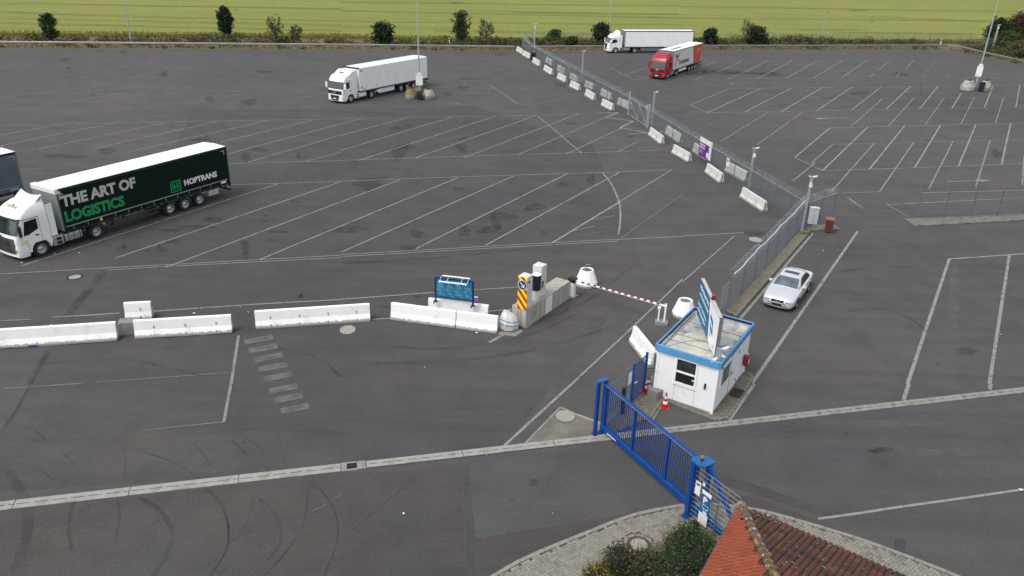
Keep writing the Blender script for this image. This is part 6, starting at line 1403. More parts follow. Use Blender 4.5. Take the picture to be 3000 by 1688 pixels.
# viewer on local -y side
for x in (0, il):
    b = MB(); b.box(x-.04, x+.04, -.04, .04, .02, 1.45); b.build('post', M_NAVY, IB)
    b = MB(); b.box(x-.11, x+.11, -.10, .10, 0, .03); b.box(x-.11, x-.08, -.10, .10, -.12, .001); b.build('clamp', M_BLK, IB)
for z0_, z1_ in ((.32, .37), (1.40, 1.47)): b = MB(); b.box(.04, il-.04, -.033, .033, z0_, z1_); b.build('frame_rail', M_NAVY, IB)
for k in range(4):
    xa = .045+(il-.09)*k/4; xb = xa+(il-.09)/4-.008
    b = MB(); b.box(xa, xb, -.022, 0, .37, 1.40); pn = b.build('info_panel', mat('info_blue', (.010, .24, .44), .4, var=.05), IB)
    b = MB(); f_ = lambda x, z: (x, -.0245, z); w_ = xb-xa
    def cen(z, frac, h):
        c = (xa+xb)/2; b.box(c-w_*frac/2, c+w_*frac/2, -.026, -.0225, z, z+h)
    r = random.Random(k+20)
    if k in (0, 2): cen(1.08, .34, .028)
    for z in (1.03, .99, .955, .925): cen(z-.0, r.uniform(.35, .75), .012)
    cen(.895, .92, .006)
    for z in (.82, .80, .72, .70): b.box(xa+.03, xa+.03+w_*r.uniform(.4, .6), -.026, -.0225, z, z+.012); 
    for z in (.81, .71): b.box(xb-.10, xb-.03, -.026, -.0225, z, z+.016)
    for z in (.60, .58, .56, .52, .50): cen(z, r.uniform(.3, .8), .007)
    b.box(xb-.11, xb-.03, -.026, -.0225, .41, .445); b.build('print', mat('info_print', (.35, .58, .70), .5, var=.05), pn)
b = MB(); b.box(.28, il-.28, -.36, -.28, 1.34, 1.40); b.build('lamp_tube', M_WHITE, IB, bevel=.01); b = MB(); b.box(.36, il-.22, .10, .18, 1.50, 1.55); b.build('lamp_tube', M_WHITE, IB, bevel=.01)
b = MB()
for x in (.32, .72, 1.50, il-.26): b.tube([(x, -.32, 1.38), (x+.02, -.1, 1.52), (x+.05, .14, 1.54)], .012, 5)
for x in (.30, .82, 1.32, il-.30): b.box(x-.012, x+.012, -.35, -.29, 1.27, 1.34)
b.build('lamp_bracket', M_WHITE, IB)
PN = thing('purple_notice', 'small purple and white notice beside the right post of the information board', 'notice', ib_, ang_i)
b = MB(); b.box(.06, .27, -.01, .01, .06, .58); b.build('board', M_PAPER, PN); b = MB(); b.box(.062, .268, -.014, -.0105, .20, .52); b.build('purple_field', M_PURP, PN)
b = MB()
for z in (.44, .40, .33, .28): b.box(.09, .24, -.017, -.0145, z, z+.014)
b.build('print', mat('lilac', (.5, .36, .62), .5), PN)

# ================================================================== BLOCK WALL WITH TOWERS, TERMINAL AND BOOM BARRIER
wn = G(*cE(380, 1335)); wl = G(*cE(110, 1255)); wr = G(*cE(1190, 775)); wd_ = wr-wn; wang = math.atan2(wd_.y, wd_.x); WL = 4.72; WW = .92
CW = thing('concrete_wall', 'long stained concrete block wall forming the island of the entrance lane', 'wall', wn, wang)
# local x away from viewer along the right face (y=0); wall body extends to y=+WW
M_STAIN, nt, bb_ = base_mat('concrete_streaked')
tc = _n(nt, 'ShaderNodeTexCoord'); mp = _n(nt, 'ShaderNodeMapping'); nt.links.new(tc.outputs['Object'], mp.inputs[0]); mp.inputs['Scale'].default_value = (4.5, 4.5, .5)
n1 = noise(nt, 1.6, 6, .7, .3, mp.outputs[0]); n2 = noise(nt, 2.2, 6, .7)
c = ramp(nt, n1.outputs[0], [(.3, (.18, .165, .13)), (.48, (.36, .34, .29)), (.62, (.47, .45, .40))]).outputs[0]
c = mixc(nt, .7, c, ramp(nt, n2.outputs[0], [(.3, .72), (.65, 1.1)]).outputs[0], 'MULTIPLY'); nt.links.new(c, bb_.inputs['Base Color']); bb_.inputs['Roughness'].default_value = .9
b = MB(); b.box(0, 2.36, 0, WW, .0, 1.12); b.build('wall_block', M_STAIN, CW, bevel=.03, seg=2); b = MB(); b.box(2.37, WL, 0, WW, .0, .86+.25); b.build('wall_block', M_STAIN, CW, bevel=.03, seg=2)
b = MB(); b.box(-.03, 2.6, -.05, 0, 0, .05); b.box(2.6, WL+.3, -.04, .0, 0, .03); b.build('mortar_foot', M_CONC, CW, bevel=.01)
b = MB(); b.box(2.02, 2.72, -.012, .002, .05, 1.02); b.build('white_sheet', M_PAPER, CW)
wm = Matrix.Translation((wn.x, wn.y, 0)) @ Matrix.Rotation(wang, 4, 'Z')
def tower(label, x, y, z, hs, s=.56, cat='block pillar'):
    t = thing('block_pillar', label, cat, wm @ Vector((x, y, z)), wang); zz = 0
    for h in hs: b = MB(); b.box(.003, s-.003, .003, s-.003, zz+.004, zz+h); b.build('pillar_block', M_CONCP, t, bevel=.02, seg=2); zz += h
    return t
T1 = tower('pale block pillar behind the chevron panel at the nearer end of the wall', .03, .03, 1.12, (.60, .60, .62), .56)
T2 = tower('tall pale block pillar with a small purple sticker, behind the ticket terminal', 1.75, .20, 1.12, (.40, .66, .74), .58)
b = MB(); b.box(-.004, .0, 0, .56, 1.15, 2.86)
CV = thing('chevron_sign', 'yellow and red chevron panel with round blue arrow sign on the nearer block pillar', 'sign', wm @ Vector((0, 0, 1.05)), wang)
# faces -x ; y from 0..0.58 ; height 1.88
Hc = 1.88; Wc = .58; Y0 = .0; st_ = .36; b1 = MB(); b1.box(-.012, 0, Y0, Y0+Wc, 0, Hc); b1.build('yellow_panel', M_YEL, CV)
b2 = MB()
def clipband(z0_, z1_, slope):
    # band between lines z = z0+slope*y and z = z1+slope*y, clipped to the panel
    pts = []; N = 12
    lo = [(Y0+Wc*i/N, min(max(z0_+slope*Wc*i/N, 0), Hc)) for i in range(N+1)]; hi = [(Y0+Wc*i/N, min(max(z1_+slope*Wc*i/N, 0), Hc)) for i in range(N+1)]
    for i in range(N):
        if hi[i][1]-lo[i][1] < 1e-3 and hi[i+1][1]-lo[i+1][1] < 1e-3: continue
        b2.add([(-.0155, lo[i][0], lo[i][1]), (-.0155, hi[i][0], hi[i][1]), (-.0155, hi[i+1][0], hi[i+1][1]), (-.0155, lo[i+1][0], lo[i+1][1])], [(0, 3, 2, 1)])
k = -.62
while k < Hc+.7: clipband(k, k+.24, 1.15); k += .50
b2.build('red_stripes', M_REDL, CV)
b = MB(); b.at((-.017, Y0+.30, 1.42)); b.lathe([(.29, 0), (.29, -.008), (.0001, -.008)], 32); o = b.build('sign_disc', M_PAPER, CV); o.rotation_euler = (0, R(90), 0)
o.data.transform(Matrix.Identity(4))
bpy.data.objects.remove(o)
def discx(r, x0, x1, m, name):
    b = MB(); n = 32; v = [(x0, Y0+.29+r*math.cos(2*math.pi*i/n), 1.42+r*math.sin(2*math.pi*i/n)) for i in range(n)]+[(x1, Y0+.29+r*math.cos(2*math.pi*i/n), 1.42+r*math.sin(2*math.pi*i/n)) for i in range(n)]
    b.add(v, [tuple(range(n)), tuple(range(2*n-1, n-1, -1))]+[((i+1) % n, i, n+i, n+(i+1) % n) for i in range(n)]); return b.build(name, m, CV)
discx(.285, -.028, -.017, M_PAPER, 'disc_rim'); discx(.255, -.033, -.0285, mat('arrow_blue', (.01, .09, .32), .45), 'sign_disc')
b = MB(); cy, cz = Y0+.29, 1.42; dv = Vector((-.70, -.72)).normalized(); nv = Vector((-dv.y, dv.x))
def A2(u, v_): p = dv*u+nv*v_; return (-.036, cy+p.x, cz+p.y)
b.add([A2(-.19, -.025), A2(-.19, .025), A2(.08, .025), A2(.08, -.025)], [(0, 1, 2, 3)]); b.add([A2(.19, 0), A2(.03, -.13), A2(.03, -.07), A2(.09, -.02), A2(.09, .02), A2(.03, .07), A2(.03, .13)], [(0, 1, 2, 3, 4, 5, 6)]); b.build('arrow', M_PAPER, CV)
N1 = thing('lane_notice', 'white notice with green and blue logo on the side of the chevron pillar', 'notice', wm @ Vector((.05, .022, 2.22)), wang)
b = MB(); b.box(0, .48, -.012, 0, .0, .56); b.build('board', mat('notice_grey', (.58, .62, .62), .5), N1); b = MB(); b.box(.08, .22, -.016, -.0125, .34, .50); b.build('logo', mat('logo_teal', (.02, .16, .14), .5), N1)
N2 = thing('pillar_sticker', 'small purple sticker on the taller block pillar', 'sticker', wm @ Vector((1.82, .19, 1.66)), wang)
b = MB(); b.box(0, .17, -.012, 0, 0, .38); b.build('sheet', M_PURP, N2); b = MB(); b.box(.03, .14, -.016, -.0125, .08, .14); b.box(.05, .14, -.016, -.0125, .22, .25); b.build('print', mat('lilac', (.5, .36, .62), .5), N2)
TM_ = thing('ticket_terminal', 'ticket terminal with black head on a white column standing on the wall', 'ticket terminal', wm @ Vector((1.15, .14, 1.12)), wang)
b = MB(); b.box(0, .32, 0, .30, 0, .75); b.build('column', M_WHITE, TM_, bevel=.02); b = MB(); b.prism([(-.05, .02), (.0, -.10), (.18, -.14), (.40, -.06), (.42, .32), (-.05, .32)], .62, 1.50); b.build('head', M_BLK, TM_, bevel=.02); b = MB(); b.prism([(-.06, .02), (0, -.11), (.18, -.15), (.41, -.07), (.43, .33), (-.06, .33)], 1.50, 1.53); b.build('head_cap', M_WHITE, TM_)
bb0 = G(*cE(1215, 762)); be = G(*c22(2430, 1000))
BM = thing('boom_barrier', 'white barrier cabinet with black top and long red and white boom lowered across the lane', 'boom barrier', bb0+Vector((.02, .12, 0)), math.atan2((be-bb0).y, (be-bb0).x))
Lb = (be-bb0).length
b = MB(); b.box(-.16, .18, -.15, .17, 0, .95); b.build('cabinet', M_WHITE, BM, bevel=.015); b = MB(); b.box(-.20, .26, -.19, .21, .95, 1.22); b.build('cabinet_head', M_BLK, BM, bevel=.04); b = MB(); b.box(-.3, .3, -.3, .3, 0, .08); b.build('foot_slab', M_CONC, BM, bevel=.02)
b = MB(); b.box(.20, Lb+.05, -.035, .035, 1.02, 1.12); bo = b.build('boom', M_WHITE, BM, bevel=.012)
for k in range(13): x = .62+k*(Lb-1.0)/12.4; b = MB(); b.box(x, x+.19, -.038, .038, 1.055, 1.123); b.build('boom_stripe', mat('stripe_red', (.45, .02, .03), .4), bo)
BS = thing('boom_rest', 'white boom rest post on a concrete block at the right end of the barrier', 'boom rest', (be.x, be.y, 0), math.atan2((be-bb0).y, (be-bb0).x)+.4)
b = MB(); b.box(-.48, .22, -.24, .24, 0, .22); b.build('foot_block', M_CONC, BS, bevel=.015); b = MB(); b.box(-.045, .045, -.045, .045, .22, 1.18); b.box(-.06, .06, -.015, .015, 1.0, 1.28); b.build('post', M_WHITE, BS)
b = MB(); b.box(-.36, -.28, -.04, .04, .22, .92); b.box(-.42, -.24, -.06, .06, .92, 1.06); b.build('sensor_post', M_WHITE, BS, bevel=.01)

# round planters used as bollards
def cone_bollard(label, loc, r0, r1, H, m, lip=.10, tilt=(0, 0), fill=True, name='concrete_bollard', group=None):
    t = thing(name, label, 'bollard', loc, 0.3, group); t.rotation_euler = (tilt[0], tilt[1], .3)
    b = MB(); b.lathe([(r0*.94, 0), (r0, .04), (r0*1.0, H*.26), (r0*.97, H*.30), (r1, H), (r1*.84, H), (r1*.80, H-.06), (.001, H-.06)], 12); b.build('bollard_body', m, t, smooth=25)
    return t
k1 = G(*cE(1500, 585)); cb1 = cone_bollard('white conical concrete bollard with a small lamp on top behind the boom barrier', (k1.x, k1.y+.35, 0), .68, .40, 1.05, M_BARR)
b = MB(); b.lathe([(.33, 0), (.30, .02), (.001, .025)], 16); o = b.build('soil', M_CONCD, cb1); o.location = (0, 0, .985)
lm = thing('solar_lamp', 'small solar lamp on top of the white conical bollard', 'lamp', (k1.x, k1.y+.30, 1.0), .3)
b = MB(); b.tube([(0, 0, 0), (0, 0, .16)], .018); b.build('stem', M_BLK, lm); b = MB(); b.at((0, 0, .30), 0, rx=R(35)); b.box(-.15, .15, -.02, .02, -.12, .14); b.build('panel', mat('lamp_grey', (.45, .48, .46), .3, .3), lm)
b = MB(); b.at((0, 0, .0)); b.tube([(-.14, 0, .16), (-.14, 0, .28), (.14, 0, .28), (.14, 0, .16)], .01, 4); b.build('bracket', M_GALVL, lm)
k2 = G(*g5(905, 380)); cb2 = cone_bollard('white conical concrete planter behind the cabin, half hidden by its roof', (k2.x-.15, k2.y+.2, 0), .66, .40, 1.0, M_BARR)
b = MB(); b.lathe([(.31, 0), (.28, .02), (.001, .025)], 16); o = b.build('soil', M_CONCD, cb2); o.location = (0, 0, .935)
k3 = G(*crop(1340,880,10.35)(1560, 985)); tb_ = thing('tilted_bollard', 'tilted pale concrete bollard with two blue painted lines beside the wall end', 'bollard', (k3.x, k3.y+.40, 0), .2)
b = MB(); prof = [(.34, .0), (.50, .10), (.58, .42), (.46, .78), (.30, 1.0)]; ring = []
for rr, z in prof: ring.append([(rr*math.cos(2*math.pi*i/8+.2)*1.0, rr*math.sin(2*math.pi*i/8+.2)*.85, z+ .22*math.cos(2*math.pi*i/8+.2)*-(z/1.04)*.8) for i in range(8)])
v, f = loft(ring); f = f+[tuple(range(7, -1, -1)), tuple(range(32, 40))]; b.add(v, f); b.build('bollard_body', M_CONCP, tb_, bevel=.02)
b = MB()
for z, ex in ((.62, 1.03), (.44, 1.03)):
    pts = []
    for i in range(9):
        a = math.pi*1.02+math.pi*.95*i/8
        t_ = (z-.40)/.40 if z > .4 else 0; rr = .585-(z-.42)/.36*.12
        c_ = math.cos(math.pi/8)/max(.2, math.cos(((a-.2) % (math.pi/4))-math.pi/8)); rr *= c_*1.0+.0
        pts.append((rr*math.cos(a)*1.02, rr*math.sin(a)*.85*1.03, z-.22*math.cos(a)*(z/1.04)*.8))
    b.tube(pts, .022, 5)
b.build('blue_lines', mat('line_blue', (.03, .22, .55), .5), tb_)
b = MB(); b.prism([(-.7, -.5), (.2, -.85), (.75, -.3), (.3, .3), (-.6, .2)], 0, .03); b.build('base_slab', M_CONC, tb_)
# traffic cones
def traffic_cone(label, p, rz=0, H=.78):
    t = thing('traffic_cone', label, 'traffic cone', (p.x, p.y, .0), rz, 'traffic cones'); b = MB(); b.box(-.2, .2, -.2, .2, 0, .035); b.build('base', M_REDL, t, bevel=.015)
    rr = lambda z: .15-(.15-.025)*z/H
    for za, zb, m, nm in ((.035, .22, M_REDL, 'body'), (.22, .36, M_PAPER, 'white_band'), (.36, .48, M_REDL, 'body'), (.48, .60, M_PAPER, 'white_band'), (.60, H, M_REDL, 'body')):
        b = MB(); e = .003 if m is M_PAPER else 0; b.lathe([(rr(za)+e, za), (rr(zb)+e, zb)] + ([(.001, zb)] if zb == H else []), 16); b.build(nm, m, t, smooth=60)
    return t
traffic_cone('red and white traffic cone standing alone in front of the cabin wall', G(*g5(718, 1140))); traffic_cone('red and white traffic cone behind the pedestrian gate, the taller right one of the pair', G(*g5(572, 1000)), .3); traffic_cone('red and white traffic cone behind the pedestrian gate, the left one of the pair', G(*g5(548, 1008)), .6, .66)
q0 = G(*g5(565, 1052)); q1 = G(*g5(642, 1097)); dq = q1-q0
BX = thing('paver_stack', 'grey stack of paving blocks beside the cabin corner', 'paver stack', (q0.x, q0.y, .05), math.atan2(dq.y, dq.x)); sw = dq.length
for i in range(6):
    for j in range(4): b = MB(); b.box(sw*i/6+.002, sw*(i+1)/6-.002, 0, .50, .11*j+.002, .11*(j+1)-.002); b.build('paving_block', mat('block_grey', (.30, .295, .28), .9, var=.08), BX)
b = MB(); b.box(0, .5, 0, .4, 0, .3); o = thing('concrete_block', 'small pale concrete block behind the cones at the left cabin wall', 'concrete block', GL_(.9, GW+.15, -.05), GA); b.build('block', M_CONC, o, bevel=.015)

# ================================================================== LIGHT MASTS, CCTV POLES, BINS
def weeds(root, cx, cy, r, z, n, m, h=.35, seed=0, name='weeds'):
    rr = random.Random(seed); b = MB()
    for _ in range(n):
        a, d = rr.random()*6.28, r*math.sqrt(rr.random()); x, y = cx+d*math.cos(a), cy+d*math.sin(a); hh = h*rr.uniform(.4, 1.2); w_ = rr.uniform(.02, .05)*h/.35; t = rr.random()*6.28; lx, ly = rr.uniform(-.12, .12), rr.uniform(-.12, .12)
        b.add([(x-w_*math.cos(t), y-w_*math.sin(t), z), (x+w_*math.cos(t), y+w_*math.sin(t), z), (x+lx+w_*.6*math.cos(t), y+ly+w_*.6*math.sin(t), z+hh)], [(0, 1, 2)])
    o = b.build(name, m, root); return o
M_DRY = leaf_mat('dry_grass', (.30, .21, .055), (.22, .16, .05), (.14, .15, .045)); M_WEED = leaf_mat('weed_green', (.045, .08, .018), (.085, .12, .028), (.15, .14, .045))
M_OLDW = mat('old_white_concrete', (.50, .49, .45), .9, var=.12, scale=4, dirt=(.15, .15, .12), dirt_amt=.65, dirt_scale=3.5, bump=.4)
M_MOSS = mat('moss_ochre', (.27, .19, .05), .95, var=.3, scale=6, dirt=(.30, .29, .24), dirt_amt=.5, dirt_scale=4)
def mast(label, p, H=17, planters=None, sign=True, seed=0, r=.11):
    t = thing('light_mast', label, 'light mast', (p.x, p.y, 0), 0, 'light masts of the yard')
    b = MB(); b.cyl((0, 0, 0), (0, 0, H), r, r*.55, 12); b.build('mast_pole', M_GALVL, t, smooth=50)
    b = MB(); b.box(-.9, .9, -.06, .06, H-.1, H); b.box(-.9, -.5, -.25, .12, H-.18, H-.08); b.box(.5, .9, -.25, .12, H-.18, H-.08); b.build('lamp_head', M_GALVL, t)
    b = MB(); b.cyl((0, 0, 0), (0, 0, .9), r*1.35, n=12); b.build('mast_sleeve', M_GALVL, t)
    return t
pm1 = G(*c12(590, 745)); mast('tall grey light mast between two overgrown planters beside the white refrigerated truck', pm1)
def board(label, p, w_, h, z, dy=-.16, two=False):
    t = thing('mast_sign', label, 'sign', (p.x, p.y, 0), math.atan2(-p.x, p.y)*1.0); b = MB(); b.box(-w_/2, w_/2, dy-.02, dy, z, z+h); b.build('board', M_PAPER, t)
    b = MB(); b.box(-w_/3, w_/3, dy-.02, dy, z+h+.03, z+h+.32); b.build('small_board', M_PAPER, t); b = MB()
    for k in range(3): b.box(-w_*.35+.12*k, -w_*.35+.08+.12*k, dy-.024, dy-.021, z+.12+.15*(k % 2), z+.2+.15*(k % 2))
    b.build('print', mat('soft_grey_print', (.25, .25, .25), .5), t); b = MB(); b.box(-.03, .03, dy, 0, z+.3, z+.36); b.build('clamp', M_GALV, t)
board('white sign boards on the middle light mast', pm1, .86, 1.25, 1.70)
def planter(label, p, r0, H, moss, seed, n=7):
    t = thing('planter', label, 'planter', (p.x, p.y, 0), 0, 'worn planters round the light masts'); b = MB(); b.lathe([(r0*.96, 0), (r0, .05), (r0, H*.42)], 14); b.build('lower_ring', M_OLDW, t, smooth=35)
    b = MB(); b.lathe([(r0*1.0, H*.42), (r0*.93, H*.5), (r0*.62, H), (r0*.5, H), (r0*.4, H-.1), (.001, H-.1)], 14); b.build('upper_cone', M_MOSS if moss else M_OLDW, t, smooth=35)
    weeds(t, 0, 0, r0*.5, H-.1, 60, M_DRY if moss else M_WEED, .35, seed); q = weeds(t, 0, -.0, r0*1.15, 0, 60, M_WEED, .22, seed+1, 'foot_weeds'); return t
planter('ochre mossy planter left of the middle light mast', pm1+Vector((-1.10, .05, 0)), .75, 1.25, True, 1); planter('white flaking planter right of the middle light mast', pm1+Vector((1.15, .05, 0)), .78, 1.22, False, 2); planter('mossy planter behind the middle light mast', pm1+Vector((-.25, 1.15, 0)), .7, 1.25, True, 3)
def bin_(label, p, col, rz=0, s=1.0, cat='litter bin', lid=None):
    t = thing('wheelie_bin', label, cat, (p.x, p.y, 0), rz); b = MB(); b.box(-.29*s, .29*s, -.31*s, .31*s, .06, .95*s); bb = b; 
    b = MB(); v = [(-.23,-.26,.05),(.23,-.26,.05),(.23,.24,.05),(-.23,.24,.05),(-.29,-.33,.98),(.29,-.33,.98),(.29,.33,.98),(-.29,.33,.98)]
    b.add([(x*s, y*s, z*s) for x, y, z in v], [(3,2,1,0),(4,5,6,7),(0,1,5,4),(1,2,6,5),(2,3,7,6),(3,0,4,7)]); b.build('bin_body', col, t, bevel=.02*s)
    b = MB(); b.box(-.31*s, .31*s, -.36*s, .36*s, .98*s, 1.02*s); b.box(-.27*s, .27*s, -.30*s, .30*s, 1.02*s, 1.06*s); b.build('lid', lid or col, t, bevel=.015*s)
    for y in (-1, 1): b = MB(); b.cyl((y*.27*s, .30*s, .10*s), (y*.21*s, .30*s, .10*s), .10*s, n=12); b.build('wheel', M_BLK, t)
    b = MB(); b.cyl((-.24*s, .38*s, .96*s), (.24*s, .38*s, .96*s), .018, n=6); b.build('grip', M_BLK, t)
    return t
tb1 = bin_('black bin with a small red sticker at the foot of the middle light mast', pm1+Vector((.15, -.85, 0)), M_BLK, -.12, 1.05)
b = MB(); b.box(-.12, .12, -.385, -.33, .80, .90); b.build('sticker', M_REDL, tb1)
pm2 = G(*c13(2200, 680)); mast('tall grey light mast between two planters in the right-hand parking bays', pm2, 17, r=.12); board('white sign boards on the right light mast', pm2, .80, 1.5, 2.0)
planter('large flaking white planter left of the right light mast', pm2+Vector((-1.3, -.35, 0)), 1.0, 1.45, False, 5); planter('smaller flaking planter right of the right light mast', pm2+Vector((1.35, -.2, 0)), .80, 1.45, False, 6)
bin_('large black bin between the planters at the right light mast', pm2+Vector((.30, -1.1, 0)), M_BLK, -.45, 1.3)
mast('distant light mast on the verge left of the oval dark tree', G(*c11(990, 322)), 17, r=.13); mast('distant light mast behind the nose of the far white truck', G(*c12(2008, 330)), 17, r=.13)
b = MB(); b.box(-.25, .25, -.12, -.1, 2.2, 3.6); 
def cctv(label, p, H, w_=.07, heads=3, rz=0, seed=0, box=True):
    t = thing('camera_pole', label, 'camera pole', (p.x, p.y, 0), rz, 'surveillance camera poles'); b = MB(); b.box(-w_, w_, -w_, w_, 0, H); b.box(-w_*1.6, w_*1.6, -w_*1.6, w_*1.6, 0, .02); b.build('pole', M_GALVL, t)
    if box: b = MB(); b.box(-.10, .10, -.10-w_, -w_, H-.75, H-.45); b.build('junction_box', M_WHITE, t)
    angs = [(-150, 0), (-20, 0), (60, -.4), (-90, -.45)]
    for k in range(heads): a, dz = angs[k]; camera_head(t, (math.cos(R(a))*.12, math.sin(R(a))*.12, H+dz), R(a), 12, .30 if k < 2 else .2)
    return t
cc_c = G(*cC(1120, 1265)); cctv('tall camera pole with four white cameras at the fence corner', cc_c+Vector((.05, .1, 0)), 4.15, .075, 4)
cctv('camera pole with white cameras standing in the diagonal fence beside the concrete barriers', G(*cC(412, 735))+Vector((0, .0, 0)), 3.75, .075, 3, .3)
cctv('camera pole beside the wire gate in the diagonal fence', G(*cB(300, 590))+Vector((.35, .2, 0)), 4.0, .07, 2, .5, box=False)
cctv('camera pole in the middle of the diagonal fence', G(*cA(1135, 880))+Vector((.4, .3, 0)), 4.4, .08, 2, .2, box=False)
cctv('camera pole at the far end of the diagonal fence beside the black bin', G(*cA(372, 415)), 5.3, .10, 3, .1)
cctv('camera pole in front of the far mesh fence and the field', G(*c13(1045, 325)), 4.6, .08, 1, .2, box=False); cctv('camera pole among the bushes at the far right', G(*cD(1035, 500)), 5.2, .13, 3, .1)
bin_('black bin between two barriers at the far end of the diagonal fence', G(*cA(345, 510))+Vector((.1, .3, 0)), M_BLK, .2, 1.25)
bin_('brown wheelie bin at the end of the short fence', G(*cC(1490, 1285))+Vector((.02, .30, 0)), mat('bin_brown', (.16, .045, .025), .5, var=.12), -.35, 1.0, 'wheelie bin', mat('bin_lid_brown', (.34, .15, .10), .5, var=.08))
wb_ = G(*cC(1225, 1190)); UC = thing('utility_cabinet', 'white utility cabinet standing behind the short fence', 'cabinet', (wb_.x+.32, wb_.y+.35, .1), -.12)
b = MB(); b.box(-.30, .30, -.18, .18, 0, 1.22); b.build('cabinet_body', M_WHITEM, UC, bevel=.01); b = MB(); b.box(-.33, .33, -.21, .21, 1.22, 1.26); b.build('cabinet_roof', M_WHITEM, UC)
b = MB(); b.box(-.005, .005, -.186, -.179, .06, 1.18); b.build('door_gap', M_BLK, UC)
# purple banner on stand
pn0 = G(*cB(1165, 1170)); pn1 = G(*cB(1355, 1180)); bang = f1a+math.pi*0
PB = thing('purple_banner', 'purple and white banner on a stand in front of the diagonal fence', 'banner', (pn0.x, pn0.y, 0), 0)
# solve its plane from the two feet and their heights: runs along the fence
dpl = (fA-gR_).normalized(); PB.rotation_euler = (0, 0, math.atan2(dpl.y, dpl.x)); W0 = 2.7
for x in (.1, W0-.25): b = MB(); b.box(x-.025, x+.025, .02, .07, .04, 2.35); b.box(x-.05, x+.05, -.25, .35, 0, .05); b.build('stand_leg', M_GALV, PB)
b = MB(); b.box(0, W0, -.015, .015, .72, 2.45); b.build('banner_sheet', M_PAPER, PB)
b = MB(); b.box(.01, W0-.01, -.02, -.0155, .73, 2.02); b.build('purple_field', M_PURP, PB)
b = MB(); b.box(W0-.48, W0-.08, -.026, -.0205, .78, 1.98); b.box(W0-.95, W0-.58, -.026, -.0205, .88, 1.34); b.build('white_patch', M_PAPER, PB)
b = MB(); bars(b, .12, 1.75, 1.72, 1.92, 1, lambda x, z: (x, -.024, z), seed=11, h=.75); bars(b, .12, 1.70, 1.46, 1.66, 1, lambda x, z: (x, -.024, z), seed=12, h=.75); bars(b, .15, 1.3, 1.0, 1.36, 4, lambda x, z: (x, -.024, z), seed=13, h=.3); b.build('print', mat('lilac_pale', (.60, .50, .68), .5), PB)
nt1 = G(*cC(345, 560)); NB = thing('fence_notice', 'small white notice on the diagonal fence above the nearest far-side barrier', 'notice', Vector((fA.x, fA.y, 0))+(gR_-fA).normalized()*13.3, math.atan2((gR_-fA).y, (gR_-fA).x))
b = MB(); b.box(-.25, .25, .04, .05, 1.25, 1.95); b.build('board', M_PAPER, NB); b = MB(); b.box(-.10, .12, .052, .056, 1.62, 1.82); b.build('print', M_PURP, NB)
for x, z, w2, lab in ((72.5, 1.3, .28, 'small pale notice on the diagonal fence near its far end'), (34.5+.0, 1.8, .22, 'small white plate on the wire gate')):
    t = thing('fence_notice', lab, 'notice', Vector((fA.x, fA.y, 0))+(fB-fA).normalized()*x, f1a); b = MB(); b.box(-w2/2, w2/2, .05, .06, z, z+.5); b.build('board', M_PAPER, t)
# cable chute / white banner on near fence next to the sign
t = thing('fence_sheet', 'pale lilac plastic sheet tied to the near fence next to the cabin roof sign', 'sheet', (G(*c23(340, 895)).x, G(*c23(340, 895)).y, .05), f2ang+math.pi)
b = MB(); b.box(-1.55, -.35, .04, .05, .5, 1.95); b.build('sheet', mat('sheet_lilac', (.46, .46, .52), .6, var=.08), t)

# ================================================================== GUARDRAIL AND VERGE
rail_pts = [G(*c11(-900, 330)), G(*c11(0, 345)), G(*c11(2574, 364))] + GP(c12, [(1310, 378)]) + GP(c13, [(170, 370), (1400, 367), (1990, 363)]) + GP(cD, [(560, 486), (900, 576), (1560, 722), (2400, 922)])
def guardrail(label, pts):
    t = thing('guardrail', label, 'guardrail', (0, 0, 0)); P = [Vector((p.x, p.y, 0)) for p in pts]; b = MB(); prof = [(0, .42), (-.05, .46), (-.08, .52), (-.02, .58), (-.02, .62), (-.08, .68), (-.05, .74), (0, .78)]
    secs = []
    for i, p in enumerate(P):
        d = (P[min(i+1, len(P)-1)]-P[max(i-1, 0)]).normalized(); n = Vector((d.y, -d.x, 0)); secs.append([tuple(p+n*-q[0]+Vector((0, 0, q[1]))) for q in prof])
    v, f = loft(secs, False); b.add(v, f); b.build('rail_beam', mat('rail_metal', (.36, .37, .36), .5, .4, var=.1), t, smooth=30); 
    me = get_post(.72, .05, None); cum = 0
    for i in range(len(P)-1):
        d = P[i+1]-P[i]; k = int(d.length/4)
        for j in range(k): link('rail_post', me, t, P[i]+d*(j/k)+Vector((0, .12, 0)))
    return t
guardrail('grey steel guardrail along the far yard edge, left of the diagonal fence', rail_pts[:4]); guardrail('grey steel guardrail behind the far trucks, bending at the right corner', [rail_pts[3]+Vector((1.2, .3, 0))]+rail_pts[4:])
# field
f0 = G(*c11(-900, 262)); fld = [Vector((-900, f0.y-140, 0)), G(*c11(0, 268)), G(*c11(2574, 288)), G(*c12(1300, 318)), G(*c13(200, 318)), G(*c13(2100, 328)), G(*c13(2100, 328))+Vector((60, 14, 0)), Vector((1400, 480, 0)), Vector((1400, 3800, 0)), Vector((-1400, 3800, 0)), Vector((-1400, 60, 0))]
M_FIELD, nt, bb_ = base_mat('wheat')
tc = _n(nt, 'ShaderNodeTexCoord'); mp = _n(nt, 'ShaderNodeMapping'); nt.links.new(tc.outputs['Object'], mp.inputs[0]); mp.inputs['Rotation'].default_value = (0, 0, R(-12.5)); mp.inputs['Scale'].default_value = (.05, 1, 1)
n1 = noise(nt, .22, 6, .7, .4, mp.outputs[0]); n2 = noise(nt, 1.3, 6, .85); n3 = noise(nt, .012, 4, .6)
c = ramp(nt, n1.outputs[0], [(.25, (.128, .146, .017)), (.5, (.180, .195, .026)), (.75, (.228, .232, .038))]).outputs[0]
